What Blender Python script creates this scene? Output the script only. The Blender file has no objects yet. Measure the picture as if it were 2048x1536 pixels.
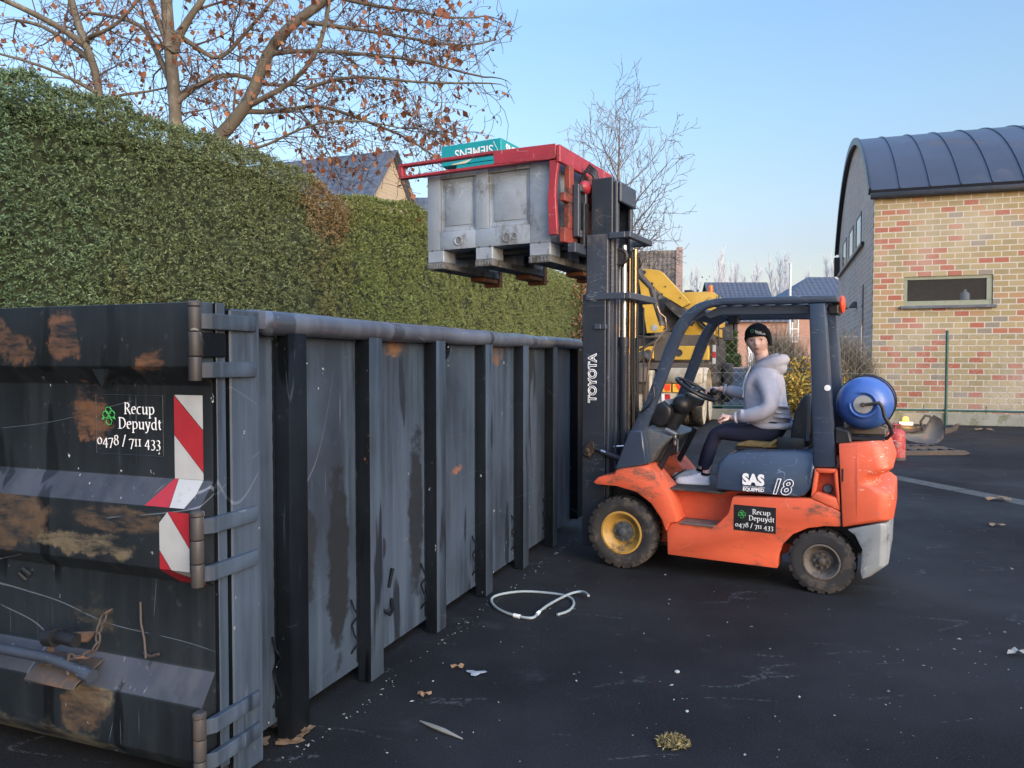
import bpy, bmesh, math, random
import numpy as np
from mathutils import Vector, Matrix, Quaternion, noise as mnoise

random.seed(7)
rng = np.random.default_rng(11)
R = math.radians
scene = bpy.context.scene
COL = scene.collection

# ------------------------------------------------------------------ camera, world, sun, exposure
cam_data = bpy.data.cameras.new("camera")
cam_data.sensor_width = 36.0
cam_data.lens = 1540.0 / 2048.0 * 36.0
cam_data.clip_start = 0.05
cam_data.clip_end = 2000.0
camera = bpy.data.objects.new("camera", cam_data)
COL.objects.link(camera)
camera.location = (0.0, 0.0, 1.65)
camera.rotation_euler = (R(90.0) - math.atan(48.0 / 1540.0), 0.0, 0.0)
scene.camera = camera

SUN_DIR = Vector((0.52, -0.82, 0.30)).normalized()      # towards the sun: low, behind the camera to the right
world = bpy.data.worlds.new("World")
scene.world = world
world.use_nodes = True
wn = world.node_tree.nodes
wl = world.node_tree.links
wn.clear()
w_out = wn.new("ShaderNodeOutputWorld")
w_bg = wn.new("ShaderNodeBackground")
w_sky = wn.new("ShaderNodeTexSky")
w_sky.sky_type = 'NISHITA'
w_sky.sun_disc = False
w_sky.sun_elevation = math.asin(SUN_DIR.z)
w_sky.sun_rotation = math.atan2(SUN_DIR.x, SUN_DIR.y)
w_sky.altitude = 20.0
w_sky.air_density = 1.0
w_sky.dust_density = 2.2
w_sky.ozone_density = 2.0
w_bg.inputs['Strength'].default_value = 0.15
# the low sky is veiled: paler and a little dimmer towards the horizon than the clear-sky model
w_tc = wn.new("ShaderNodeTexCoord"); w_sep = wn.new("ShaderNodeSeparateXYZ"); w_cr = wn.new("ShaderNodeValToRGB"); w_mul = wn.new("ShaderNodeMix")
w_mul.data_type = 'RGBA'; w_mul.blend_type = 'MULTIPLY'; w_mul.inputs['Factor'].default_value = 1.0
wl.new(w_tc.outputs['Generated'], w_sep.inputs[0]); wl.new(w_sep.outputs[2], w_cr.inputs[0])
w_el = w_cr.color_ramp.elements
w_el[0].position = 0.10; w_el[0].color = (.78, .63, .58, 1)
w_el[1].position = 0.75; w_el[1].color = (2.2, 2.25, 2.35, 1)  # overhead sky raised above the model as added fill
for p_, c_ in ((.14, (.78, .64, .60, 1)), (.19, (.82, .73, .68, 1)), (.29, (.86, .85, .80, 1)), (.40, (.88, .93, .92, 1)), (.50, (1.25, 1.28, 1.30, 1))):
    e_ = w_el.new(p_); e_.color = c_
wl.new(w_sky.outputs[0], w_mul.inputs[6]); wl.new(w_cr.outputs[0], w_mul.inputs[7])
wl.new(w_mul.outputs[2], w_bg.inputs['Color'])
wl.new(w_bg.outputs[0], w_out.inputs['Surface'])

sun_data = bpy.data.lights.new("sun", 'SUN')
sun_data.energy = 0.50
sun_data.angle = R(50.0)
sun_data.color = (1.0, 0.965, 0.93)
sun = bpy.data.objects.new("sun", sun_data)
COL.objects.link(sun)
sun.rotation_euler = (-SUN_DIR).to_track_quat('-Z', 'Y').to_euler()
sun.location = (-6, -12, 9)

scene.view_settings.view_transform = 'Standard'
scene.view_settings.look = 'None'
scene.view_settings.gamma = 1.0
scene.view_settings.exposure = 1.28
scene.view_settings.use_curve_mapping = False

# ------------------------------------------------------------------ helpers
def rotmat(axis, deg):
    return Matrix.Rotation(R(deg), 3, axis)

class MB:
    """collects shapes that are linked as one mesh object"""
    def __init__(self):
        self.v = []
        self.f = []
    def add(self, verts, faces):
        o = len(self.v)
        self.v.extend([tuple(p) for p in verts])
        self.f.extend([tuple(i + o for i in f) for f in faces])
        return self
    def box(self, x0, x1, y0, y1, z0, z1):
        v = [(x0, y0, z0), (x1, y0, z0), (x1, y1, z0), (x0, y1, z0), (x0, y0, z1), (x1, y0, z1), (x1, y1, z1), (x0, y1, z1)]
        return self.add(v, [(0, 3, 2, 1), (4, 5, 6, 7), (0, 1, 5, 4), (1, 2, 6, 5), (2, 3, 7, 6), (3, 0, 4, 7)])
    def obox(self, c, size, M=None):
        M = M or Matrix.Identity(3)
        hx, hy, hz = size[0] / 2, size[1] / 2, size[2] / 2
        c = Vector(c)
        v = [c + M @ Vector(p) for p in [(-hx, -hy, -hz), (hx, -hy, -hz), (hx, hy, -hz), (-hx, hy, -hz), (-hx, -hy, hz), (hx, -hy, hz), (hx, hy, hz), (-hx, hy, hz)]]
        return self.add(v, [(0, 3, 2, 1), (4, 5, 6, 7), (0, 1, 5, 4), (1, 2, 6, 5), (2, 3, 7, 6), (3, 0, 4, 7)])
    def beam(self, a, b, w, h, up=(0, 0, 1)):
        a = Vector(a); b = Vector(b); d = (b - a)
        L = d.length; d.normalize()
        s = d.cross(Vector(up))
        if s.length < 1e-4:
            s = d.cross(Vector((0, 1, 0)))
        s.normalize(); u = s.cross(d)
        M = Matrix((d, s, u)).transposed()
        return self.obox((a + b) / 2, (L, w, h), M)
    def prism(self, poly, a0, a1, axis='y'):
        n = len(poly)
        def P(p, a):
            if axis == 'y': return (p[0], a, p[1])
            if axis == 'x': return (a, p[0], p[1])
            return (p[0], p[1], a)
        v = [P(p, a0) for p in poly] + [P(p, a1) for p in poly]
        fs = [tuple(range(n)), tuple(range(2 * n - 1, n - 1, -1))]
        for i in range(n):
            j = (i + 1) % n
            fs.append((i, i + n, j + n, j))
        return self.add(v, fs)
    def loft(self, rings, cap=True, closed=True):
        n = len(rings[0]); v = []; fs = []
        for r in rings: v.extend(r)
        for k in range(len(rings) - 1):
            for i in range(n if closed else n - 1):
                j = (i + 1) % n
                fs.append((k * n + i, k * n + j, (k + 1) * n + j, (k + 1) * n + i))
        if cap:
            fs.append(tuple(range(n - 1, -1, -1)))
            fs.append(tuple((len(rings) - 1) * n + i for i in range(n)))
        return self.add(v, fs)
    def tube(self, pts, r, n=8, cap=True):
        pts = [Vector(p) for p in pts]
        m = len(pts)
        rs = r if isinstance(r, (list, tuple)) else [r] * m
        T = []
        for i in range(m):
            d = pts[min(i + 1, m - 1)] - pts[max(i - 1, 0)]
            if d.length < 1e-9: d = Vector((0, 0, 1))
            T.append(d.normalized())
        ref = Vector((0, 0, 1)) if abs(T[0].z) < 0.9 else Vector((1, 0, 0))
        s = T[0].cross(ref).normalized()
        rings = []
        for i in range(m):
            s = (s - T[i] * s.dot(T[i]))
            if s.length < 1e-6: s = T[i].orthogonal()
            s.normalize()
            u = T[i].cross(s)
            rings.append([pts[i] + (s * math.cos(2 * math.pi * k / n) + u * math.sin(2 * math.pi * k / n)) * rs[i] for k in range(n)])
        return self.loft(rings, cap)
    def lathe(self, prof, origin, axis, n=24, cap=True):
        """prof: (radius, height along axis)"""
        ax = Vector(axis).normalized(); s = ax.orthogonal().normalized(); u = ax.cross(s); o = Vector(origin)
        rings = [[o + ax * h + (s * math.cos(2 * math.pi * k / n) + u * math.sin(2 * math.pi * k / n)) * max(r, 1e-4) for k in range(n)] for r, h in prof]
        return self.loft(rings, cap)
    def torus(self, c, axis, RR, r, n=32, m=8, a0=0.0, a1=360.0):
        ax = Vector(axis).normalized(); s = ax.orthogonal().normalized(); u = ax.cross(s); c = Vector(c)
        full = abs(a1 - a0 - 360) < 1e-6
        k = n if full else n + 1
        rings = []
        for i in range(k):
            a = R(a0 + (a1 - a0) * i / n)
            d = s * math.cos(a) + u * math.sin(a)
            rings.append([c + d * (RR + r * math.cos(2 * math.pi * j / m)) + ax * (r * math.sin(2 * math.pi * j / m)) for j in range(m)])
        if full: rings.append(rings[0])
        return self.loft(rings, not full)
    def ellipsoid(self, c, rad, n=16, m=10, M=None):
        M = M or Matrix.Identity(3); c = Vector(c)
        rings = []
        for i in range(m + 1):
            t = math.pi * i / m
            rr = max(math.sin(t), 1e-3)
            rings.append([c + M @ Vector((rad[0] * rr * math.cos(2 * math.pi * k / n), rad[1] * rr * math.sin(2 * math.pi * k / n), rad[2] * math.cos(t))) for k in range(n)])
        return self.loft(rings, True)
    def quad(self, a, b, c, d):
        return self.add([a, b, c, d], [(0, 1, 2, 3)])
    def poly(self, pts):
        return self.add(pts, [tuple(range(len(pts)))])
    def build(self, name, m, parent=None, bevel=0.0, seg=1, smooth=35.0, recalc=True, mesh_fn=None, alt=None):
        me = bpy.data.meshes.new(name)
        me.from_pydata(self.v, [], self.f)
        if recalc or bevel:
            bm = bmesh.new(); bm.from_mesh(me)
            bmesh.ops.recalc_face_normals(bm, faces=bm.faces)
            if bevel:
                es = [e for e in bm.edges if len(e.link_faces) == 2 and e.calc_face_angle(0) > R(28)]
                if es:
                    bmesh.ops.bevel(bm, geom=es, offset=bevel, offset_type='OFFSET', segments=seg, profile=0.5, affect='EDGES', clamp_overlap=True)
            if mesh_fn:
                for v in bm.verts: v.co = mesh_fn(v.co)
            bm.to_mesh(me); bm.free()
        if smooth:
            me.polygons.foreach_set("use_smooth", [True] * len(me.polygons))
            me.set_sharp_from_angle(angle=R(smooth))
        me.materials.append(m)
        if alt:
            me.materials.append(alt[0])
            for p in me.polygons:
                if alt[1](p.normal): p.material_index = 1
        me.update()
        o = bpy.data.objects.new(name, me)
        COL.objects.link(o)
        if parent: o.parent = parent
        return o

def tag(o, label=None, cat=None, group=None, kind=None):
    if label: o["label"] = label
    if cat: o["category"] = cat
    if group: o["group"] = group
    if kind: o["kind"] = kind
    return o

def empty(name, loc=(0, 0, 0), rz=0.0, label=None, cat=None, group=None, kind=None):
    o = bpy.data.objects.new(name, None)
    o.empty_display_size = 0.2
    o.location = loc
    o.rotation_euler = (0, 0, R(rz))
    COL.objects.link(o)
    return tag(o, label, cat, group, kind)

def copy_tree(o, parent=None):
    c = o.copy(); COL.objects.link(c)
    if parent: c.parent = parent
    for ch in list(o.children): copy_tree(ch, c)
    return c

def at_loc(o, loc, rz=0.0):
    o.location = loc; o.rotation_euler = (0, 0, R(rz)); return o

# ---- lettering
def frame_pts(pts, origin, xd, yd, lift=0.0):
    o = Vector(origin); xd = Vector(xd).normalized(); yd = Vector(yd).normalized(); n = xd.cross(yd)
    return [o + xd * p[0] + yd * p[1] + n * (lift + (p[2] if len(p) > 2 else 0.0)) for p in pts]

def text_part(name, body, m, parent, origin, xd, yd, size, align='LEFT', shear=0.0, bold=0.0, outline=0.0, sx=1.0, depth=0.0):
    cu = bpy.data.curves.new(name, 'FONT')
    cu.body = body; cu.size = size; cu.align_x = align; cu.shear = shear
    cu.offset = bold
    if outline:
        cu.fill_mode = 'NONE'; cu.bevel_depth = outline; cu.bevel_resolution = 1
    else:
        cu.extrude = depth
    cu.resolution_u = 4
    tmp = bpy.data.objects.new(name, cu); COL.objects.link(tmp)
    dg = bpy.context.evaluated_depsgraph_get()
    me = bpy.data.meshes.new_from_object(tmp.evaluated_get(dg))
    bpy.data.objects.remove(tmp); bpy.data.curves.remove(cu)
    co = np.empty(len(me.vertices) * 3); me.vertices.foreach_get("co", co); co = co.reshape(-1, 3)
    o = np.array(origin); X = np.array(Vector(xd).normalized()); Y = np.array(Vector(yd).normalized()); N = np.cross(X, Y)
    w = o + np.outer(co[:, 0] * sx, X) + np.outer(co[:, 1], Y) + np.outer(co[:, 2], N)
    me.vertices.foreach_set("co", w.ravel()); me.update()
    me.materials.clear(); me.materials.append(m)
    ob = bpy.data.objects.new(name, me); COL.objects.link(ob)
    if parent: ob.parent = parent
    return ob

def arc(cx, cy, rx, ry, a0, a1, n=12):
    return [(cx + rx * math.cos(R(a0 + (a1 - a0) * i / n)), cy + ry * math.sin(R(a0 + (a1 - a0) * i / n))) for i in range(n + 1)]

SERIF = {   # width, list of pen strokes; x-height .44, capitals .66
    'R': (.56, [[(.13, 0), (.13, .66)], [(.05, 0), (.22, 0)], [(.04, .65), (.13, .65)], [(.13, .64), (.24, .64)] + arc(.25, .49, .16, .155, 90, -90) + [(.13, .335)], [(.26, .33), (.5, .0), (.56, .0)]]),
    'D': (.64, [[(.13, 0), (.13, .66)], [(.04, .65), (.13, .65)], [(.04, .01), (.13, .01)], [(.13, .645), (.24, .645)] + arc(.26, .33, .30, .315, 90, -90) + [(.13, .015)]]),
    'e': (.42, [[(.07, .25), (.355, .27)] + arc(.215, .225, .15, .21, 10, 300, 16)]),
    'c': (.40, [arc(.22, .22, .16, .21, 55, 305, 16)]),
    'u': (.50, [[(.03, .42), (.11, .42), (.11, .13)] + arc(.21, .12, .10, .11, 180, 300, 8) + [(.37, .13)], [(.29, .42), (.38, .42), (.38, .01), (.46, .01)]]),
    'p': (.50, [[(.03, .42), (.11, .42), (.11, -.21)], [(.03, -.21), (.2, -.21)], [(.11, .34)] + arc(.25, .22, .165, .21, 125, -120, 16) + [(.11, .06)]]),
    'y': (.46, [[(.07, .43), (.24, .02)], [(.02, .43), (.15, .43)], [(.28, .43), (.43, .43)], [(.38, .43), (.2, -.12), (.12, -.2), (.05, -.17)]]),
    'd': (.50, [[(.37, .7), (.37, .01), (.46, .01)], [(.29, .69), (.37, .69)], [(.37, .38)] + arc(.23, .22, .165, .21, 55, 305, 16) + [(.37, .08)]]),
    't': (.32, [[(.14, .56), (.14, .1), (.2, .02), (.28, .04)], [(.04, .42), (.27, .42)]]),
    '0': (.48, [arc(.24, .22, .17, .205, 0, 360, 20)]),
    '4': (.48, [[(.33, -.2), (.33, .43), (.05, .03), (.45, .03)]]),
    '7': (.44, [[(.05, .36), (.06, .42), (.38, .42), (.18, -.2)]]),
    '8': (.48, [arc(.24, .49, .13, .14, -90, 270, 16), arc(.24, .18, .165, .17, -90, 270, 18)]),
    '1': (.30, [[(.15, .01), (.15, .43)], [(.05, .01), (.25, .01)], [(.05, .42), (.25, .42)]]),
    '3': (.42, [[(.08, .36)] + arc(.2, .28, .13, .13, 120, -60, 10) + [(.16, .14)], [(.18, .15)] + arc(.19, -.03, .16, .17, 80, -130, 12)]),
    '/': (.36, [[(.06, -.08), (.30, .68)]]),
    ' ': (.22, []),
}
def serif_pieces(mb, txt, origin, xd, yd, size, align='LEFT', track=0.0, nib=(.034, .011), lift=0.0):
    W = sum(SERIF[c][0] + track for c in txt)
    x = {'LEFT': 0.0, 'CENTER': -W / 2, 'RIGHT': -W}[align]
    k = 0
    for c in txt:
        w, strokes = SERIF[c]
        for s in strokes:
            for a, b in zip(s[:-1], s[1:]):
                d = Vector((b[0] - a[0], b[1] - a[1]))
                if d.length < 1e-6: continue
                p = Vector((-d.y, d.x)).normalized() * .012
                n = Vector(nib)
                if n.dot(p) < 0: n = -n
                q = n + p
                pts = [(a[0] + x - q.x, a[1] - q.y), (b[0] + x - q.x, b[1] - q.y), (b[0] + x + q.x, b[1] + q.y), (a[0] + x + q.x, a[1] + q.y)]
                pts = [(u * size, v * size, (k % 5) * 0.00008) for u, v in pts]
                P = frame_pts(pts, origin, xd, yd, lift)
                mb.poly(P); k += 1
        x += w + track
    return mb

def sheet(mb, pts2, origin, xd, yd, lift=0.0):
    mb.poly(frame_pts([(p[0], p[1]) for p in pts2], origin, xd, yd, lift)); return mb

# ------------------------------------------------------------------ materials
class NT:
    def __init__(self, name):
        self.m = bpy.data.materials.new(name); self.m.use_nodes = True
        self.t = self.m.node_tree; self.n = self.t.nodes; self.l = self.t.links
        self.b = self.n["Principled BSDF"]
        tc = self.n.new("ShaderNodeTexCoord"); self.co = tc.outputs['Object']
    def link(self, a, b): self.l.new(a, b)
    def val(self, x, sock):
        if isinstance(x, (int, float)): sock.default_value = x
        elif isinstance(x, tuple): sock.default_value = x if len(x) == 4 else (*x, 1.0)
        else: self.l.new(x, sock)
    def math(self, op, a, b=0.0, clamp=False):
        n = self.n.new("ShaderNodeMath"); n.operation = op; n.use_clamp = clamp
        self.val(a, n.inputs[0]); self.val(b, n.inputs[1]); return n.outputs[0]
    def mapping(self, scale=(1, 1, 1), loc=(0, 0, 0), rot=(0, 0, 0), src=None):
        n = self.n.new("ShaderNodeMapping")
        n.inputs['Scale'].default_value = scale; n.inputs['Location'].default_value = loc; n.inputs['Rotation'].default_value = rot
        self.l.new(src or self.co, n.inputs['Vector']); return n.outputs[0]
    def noise(self, scale=1.0, vs=(1, 1, 1), detail=4.0, rough=0.6, off=(0, 0, 0), dist=0.0):
        n = self.n.new("ShaderNodeTexNoise"); n.inputs['Scale'].default_value = scale
        n.inputs['Detail'].default_value = detail; n.inputs['Roughness'].default_value = rough; n.inputs['Distortion'].default_value = dist
        self.l.new(self.mapping(vs, off), n.inputs['Vector']); return n.outputs['Fac']
    def ramp(self, x, lo, hi, a=0.0, b=1.0):
        n = self.n.new("ShaderNodeMapRange"); n.interpolation_type = 'SMOOTHSTEP'
        self.val(x, n.inputs[0]); n.inputs[1].default_value = lo; n.inputs[2].default_value = hi
        n.inputs[3].default_value = a; n.inputs[4].default_value = b; return n.outputs[0]
    def mix(self, f, a, b):
        n = self.n.new("ShaderNodeMix"); n.data_type = 'RGBA'
        self.val(f, n.inputs['Factor']); self.val(a, n.inputs[6]); self.val(b, n.inputs[7]); return n.outputs[2]
    def fmix(self, f, a, b):
        n = self.n.new("ShaderNodeMix"); n.data_type = 'FLOAT'
        self.val(f, n.inputs['Factor']); self.val(a, n.inputs[2]); self.val(b, n.inputs[3]); return n.outputs[0]
    def spot(self, c, rad, k=0.6, ns=6.0, vs=(1, 1, 1)):
        """irregular patch of stain or wear round a local point"""
        n = self.n.new("ShaderNodeVectorMath"); n.operation = 'SUBTRACT'
        self.l.new(self.co, n.inputs[0]); n.inputs[1].default_value = c
        d = self.n.new("ShaderNodeVectorMath"); d.operation = 'DIVIDE'
        self.l.new(n.outputs[0], d.inputs[0]); d.inputs[1].default_value = rad
        ln = self.n.new("ShaderNodeVectorMath"); ln.operation = 'LENGTH'
        self.l.new(d.outputs[0], ln.inputs[0])
        nz = self.noise(ns, vs, 6, 0.68, off=(c[0] * 3.1, c[1] * 1.7, c[2] * 2.3))
        s = self.math('ADD', ln.outputs['Value'], self.math('MULTIPLY', self.math('SUBTRACT', nz, 0.5), k * 5))
        return self.ramp(s, 0.75, 1.10, 1.0, 0.0)
    def bump(self, h, strength=0.3, dist=0.02, prev=None):
        n = self.n.new("ShaderNodeBump"); n.inputs['Strength'].default_value = strength; n.inputs['Distance'].default_value = dist
        self.l.new(h, n.inputs['Height'])
        if prev is not None: self.l.new(prev, n.inputs['Normal'])
        return n.outputs[0]
    def scratch(self, vs=(6, 6, 1.5), w=0.006, cover=0.55, off=(0, 0, 0), scale=1.0):
        """thin curved scratches: contour lines of a noise, broken up by a second one"""
        a = self.noise(scale, vs, 0.6, 0.4, off)
        line = self.ramp(self.math('ABSOLUTE', self.math('SUBTRACT', a, 0.5)), w * 0.4, w, 1.0, 0.0)
        b = self.noise(2.3 * scale, (1, 1, 1), 3, 0.6, (off[0] + 5, off[1] + 3, off[2] + 9))
        return self.math('MULTIPLY', line, self.ramp(b, cover, cover + 0.05))
    def done(self, color, rough=0.5, metal=0.0, spec=0.5, normal=None):
        self.val(color, self.b.inputs['Base Color']); self.val(rough, self.b.inputs['Roughness']); self.val(metal, self.b.inputs['Metallic'])
        self.val(spec, self.b.inputs['Specular IOR Level'])
        if normal is not None: self.l.new(normal, self.b.inputs['Normal'])
        return self.m

def simple(name, c, rough=0.5, metal=0.0, var=0.25, ns=6.0, spec=0.5, bumps=0.0, bs=40.0):
    t = NT(name)
    n1 = t.noise(ns, (1, 1, 1), 5, 0.65)
    col = t.mix(t.ramp(n1, 0.3, 0.7), tuple(x * (1 - var) for x in c), tuple(min(1, x * (1 + var)) for x in c))
    rr = t.fmix(t.ramp(t.noise(ns * 2.3, detail=3), 0.3, 0.7), max(0.05, rough - 0.08), min(1, rough + 0.08))
    nm = t.bump(t.noise(bs, detail=4), bumps, 0.01) if bumps else None
    return t.done(col, rr, metal, spec, nm)

def dirty(name, c, rough=0.4, dirt=(.06, .05, .04), cover=0.5, ns=4.0, scr=None, metal=0.0, vs=(1, 1, 1), spec=0.5, chips=False):
    """paint with grime patches and, if asked, thin scratches"""
    t = NT(name)
    base = t.mix(t.ramp(t.noise(ns * .6, detail=3), .3, .7), tuple(x * .86 for x in c), tuple(min(1, x * 1.1) for x in c))
    m1 = t.ramp(t.noise(ns, vs, 7, .7), cover, cover + .14)
    fine = t.noise(ns * 9, vs, 4, .7, (3, 1, 2))
    m1 = t.math('MULTIPLY', m1, t.ramp(fine, .3, .6, .35, 1.0))
    col = t.mix(m1, base, dirt)
    if scr:
        sm = t.scratch((4, 4, 13), .006, .52)
        ch = t.math('MULTIPLY', t.ramp(t.noise(1.0, (20, 20, 75), 5, .75, (2, 2, 2)), .60, .64), t.ramp(t.noise(2.2, detail=2, off=(6, 3, 3)), .48, .58))
        col = t.mix(ch if chips else t.math('MAXIMUM', sm, ch), col, scr)
    rr = t.fmix(m1, rough, .85)
    nm = t.bump(t.noise(ns * 3, detail=4), .12, .01)
    return t.done(col, rr, metal, spec, nm)

def steel_paint(name, rust_cover=.66, spots=(), wear=(.12, .15, .19), rough=.38, base=(.011, .0165, .024), dust=.5, dcol=(.026, .041, .066), spec=.4):
    """dark container paint: uneven gloss, rain streaks, scuffs, rust"""
    t = NT(name)
    tone = t.noise(1.3, (1, 1, .7), 5, .6)
    col = t.mix(t.ramp(tone, .3, .72), tuple(x * .62 for x in base), tuple(x * 1.65 for x in base))
    streak = t.ramp(t.noise(1.0, (9, 9, .55), 5, .65, (2, 4, 1)), .44, .68)
    col = t.mix(t.math('MULTIPLY', streak, dust), col, dcol)
    wet = t.ramp(t.noise(1.0, (5.5, 5.5, .8), 3, .5, (7, 1, 3)), .60, .64)
    col = t.mix(wet, col, tuple(x * .45 for x in base))
    rr = t.fmix(streak, rough, rough + .17)
    rr = t.fmix(wet, rr, rough + .02)
    fine = t.ramp(t.noise(16, (1, 1, 1), 5, .75, (1, 2, 3)), .60, .74)
    col = t.mix(t.math('MULTIPLY', fine, .38), col, (.06, .075, .095))
    s1 = t.scratch((1.5, 1.5, .40), .0013, .50)
    s2 = t.scratch((.5, .5, 1.8), .0012, .50, (4, 4, 4))
    ch = t.noise(1.0, (30, 30, 17), 3, .6, (9, 2, 5))
    s3 = t.math('MULTIPLY', t.ramp(ch, .70, .73), t.ramp(t.noise(1.4, detail=2, off=(3, 8, 1)), .50, .60))
    thin = t.math('MULTIPLY', t.ramp(t.noise(1.0, (55, 55, 1.6), 2, .5, (1, 1, 7)), .68, .74), t.ramp(t.noise(2.1, detail=2, off=(8, 8, 2)), .48, .6))
    col = t.mix(t.math('MULTIPLY', thin, .5), col, wear)
    col = t.mix(t.math('MULTIPLY', t.math('MAXIMUM', s1, s2), .75), col, wear)
    col = t.mix(s3, col, (.42, .46, .48))
    rust = t.ramp(t.noise(2.6, (1, 1, .8), 8, .72, (11, 5, 2)), rust_cover, rust_cover + .05)
    rcol = t.mix(t.noise(14, detail=4), (.06, .030, .016), (.17, .080, .036))
    col = t.mix(rust, col, rcol)
    rr = t.fmix(rust, rr, .85)
    for c, rad, cc, k in spots:
        m = t.spot(c, rad, k, 4.5)
        if cc[0] > .03:
            grain = t.ramp(t.noise(6.5, (1, .55, 2.2), 8, .74, off=(c[0], c[1], c[2])), .38, .60)
            m = t.math('MULTIPLY', m, grain)
        col = t.mix(m, col, t.mix(t.noise(18, detail=3), tuple(x * .6 for x in cc), tuple(x * 1.25 for x in cc)))
        rr = t.fmix(m, rr, .85)
    nm = t.bump(t.noise(2.2, (1, 1, .8), 2, .4, (6, 6, 6)), .35, .05)
    nm = t.bump(t.noise(45, detail=4), .09, .006, nm)
    return t.done(col, rr, 0.0, spec, nm)

def foliage(name, cols, ns=.6, rough=.62, trans=0.0, spread=.5):
    """leaf colours that differ by patch of the plant and by leaf"""
    t = NT(name)
    a = t.noise(ns, (1, 1, 1), 4, .6)
    g = t.n.new("ShaderNodeNewGeometry")
    r = g.outputs['Random Per Island']
    f = t.math('ADD', t.math('MULTIPLY', t.ramp(a, .3, .7), 1 - spread), t.math('MULTIPLY', r, spread))
    cr = t.n.new("ShaderNodeValToRGB")
    el = cr.color_ramp.elements
    el[0].color = (*cols[0], 1); el[0].position = 0.0
    el[1].color = (*cols[-1], 1); el[1].position = 1.0
    for i, c in enumerate(cols[1:-1]):
        e = el.new((i + 1) / (len(cols) - 1)); e.color = (*c, 1)
    t.l.new(f, cr.inputs[0])
    m = t.done(cr.outputs[0], rough, 0, .3)
    if trans:
        tr = t.n.new("ShaderNodeBsdfTranslucent"); t.l.new(cr.outputs[0], tr.inputs[0])
        mx = t.n.new("ShaderNodeMixShader"); mx.inputs[0].default_value = trans
        t.l.new(t.b.outputs[0], mx.inputs[1]); t.l.new(tr.outputs[0], mx.inputs[2])
        t.l.new(mx.outputs[0], t.n["Material Output"].inputs[0])
    return m

def brick(name, axes, palette, mortar, bw=.365, bh=.157, ms=.011):
    t = NT(name)
    sep = t.n.new("ShaderNodeSeparateXYZ"); t.l.new(t.co, sep.inputs[0])
    cmb = t.n.new("ShaderNodeCombineXYZ")
    t.l.new(sep.outputs[axes[0]], cmb.inputs[0]); t.l.new(sep.outputs[axes[1]], cmb.inputs[1])
    b = t.n.new("ShaderNodeTexBrick")
    b.inputs['Color1'].default_value = (0, 0, 0, 1); b.inputs['Color2'].default_value = (1, 1, 1, 1); b.inputs['Mortar'].default_value = (.5, .5, .5, 1)
    b.inputs['Scale'].default_value = 1.0; b.inputs['Mortar Size'].default_value = ms; b.inputs['Mortar Smooth'].default_value = .2
    b.inputs['Bias'].default_value = 0.0; b.inputs['Brick Width'].default_value = bw; b.inputs['Row Height'].default_value = bh
    t.l.new(cmb.outputs[0], b.inputs['Vector'])
    cr = t.n.new("ShaderNodeValToRGB"); cr.color_ramp.interpolation = 'CONSTANT'
    el = cr.color_ramp.elements
    el[0].color = (*palette[0][1], 1); el[0].position = 0
    el[1].color = (*palette[-1][1], 1); el[1].position = palette[-1][0]
    for p, c in palette[1:-1]:
        e = el.new(p); e.color = (*c, 1)
    t.l.new(b.outputs['Color'], cr.inputs[0])
    grain = t.noise(22, detail=5, rough=.7)
    col = t.mix(t.ramp(grain, .3, .75, 0, .45), cr.outputs[0], (.30, .25, .19))
    patch = t.noise(.5, detail=3)
    col = t.mix(t.ramp(patch, .42, .75, 0, .35), col, mortar)
    mfac = b.outputs['Fac']
    mw = t.mix(t.noise(5, detail=3), tuple(x * .75 for x in mortar), mortar)
    col = t.mix(mfac, col, mw)
    nm = t.bump(t.math('ADD', t.math('MULTIPLY', mfac, -1.0), t.math('MULTIPLY', grain, .4)), .5, .012)
    return t.done(col, .88, 0, .25, nm)

def tiles(name, c, axes, rows, cols, var=.3):
    """roof covering in rows of tiles"""
    t = NT(name)
    sep = t.n.new("ShaderNodeSeparateXYZ"); t.l.new(t.co, sep.inputs[0])
    u = t.math('FRACT', t.math('MULTIPLY', sep.outputs[axes[0]], cols)); v = t.math('FRACT', t.math('MULTIPLY', sep.outputs[axes[1]], rows))
    n = t.noise(3, detail=4)
    col = t.mix(t.ramp(n, .3, .7), tuple(x * (1 - var) for x in c), tuple(x * (1 + var) for x in c))
    edge = t.math('MAXIMUM', t.ramp(v, .0, .16, 1, 0), t.math('MULTIPLY', t.ramp(u, .0, .14, 1, 0), .5))
    h = t.math('ADD', t.math('SUBTRACT', 1.0, v), t.math('SINE', t.math('MULTIPLY', u, 6.283)))
    col = t.mix(t.math('MULTIPLY', edge, .75), col, tuple(x * .35 for x in c))
    nm = t.bump(h, .6, .03)
    return t.done(col, .55, 0, .4, nm)

def emitter(name, c, s):
    t = NT(name)
    t.b.inputs['Emission Color'].default_value = (*c, 1); t.b.inputs['Emission Strength'].default_value = s
    return t.done(c, .4)

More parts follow.
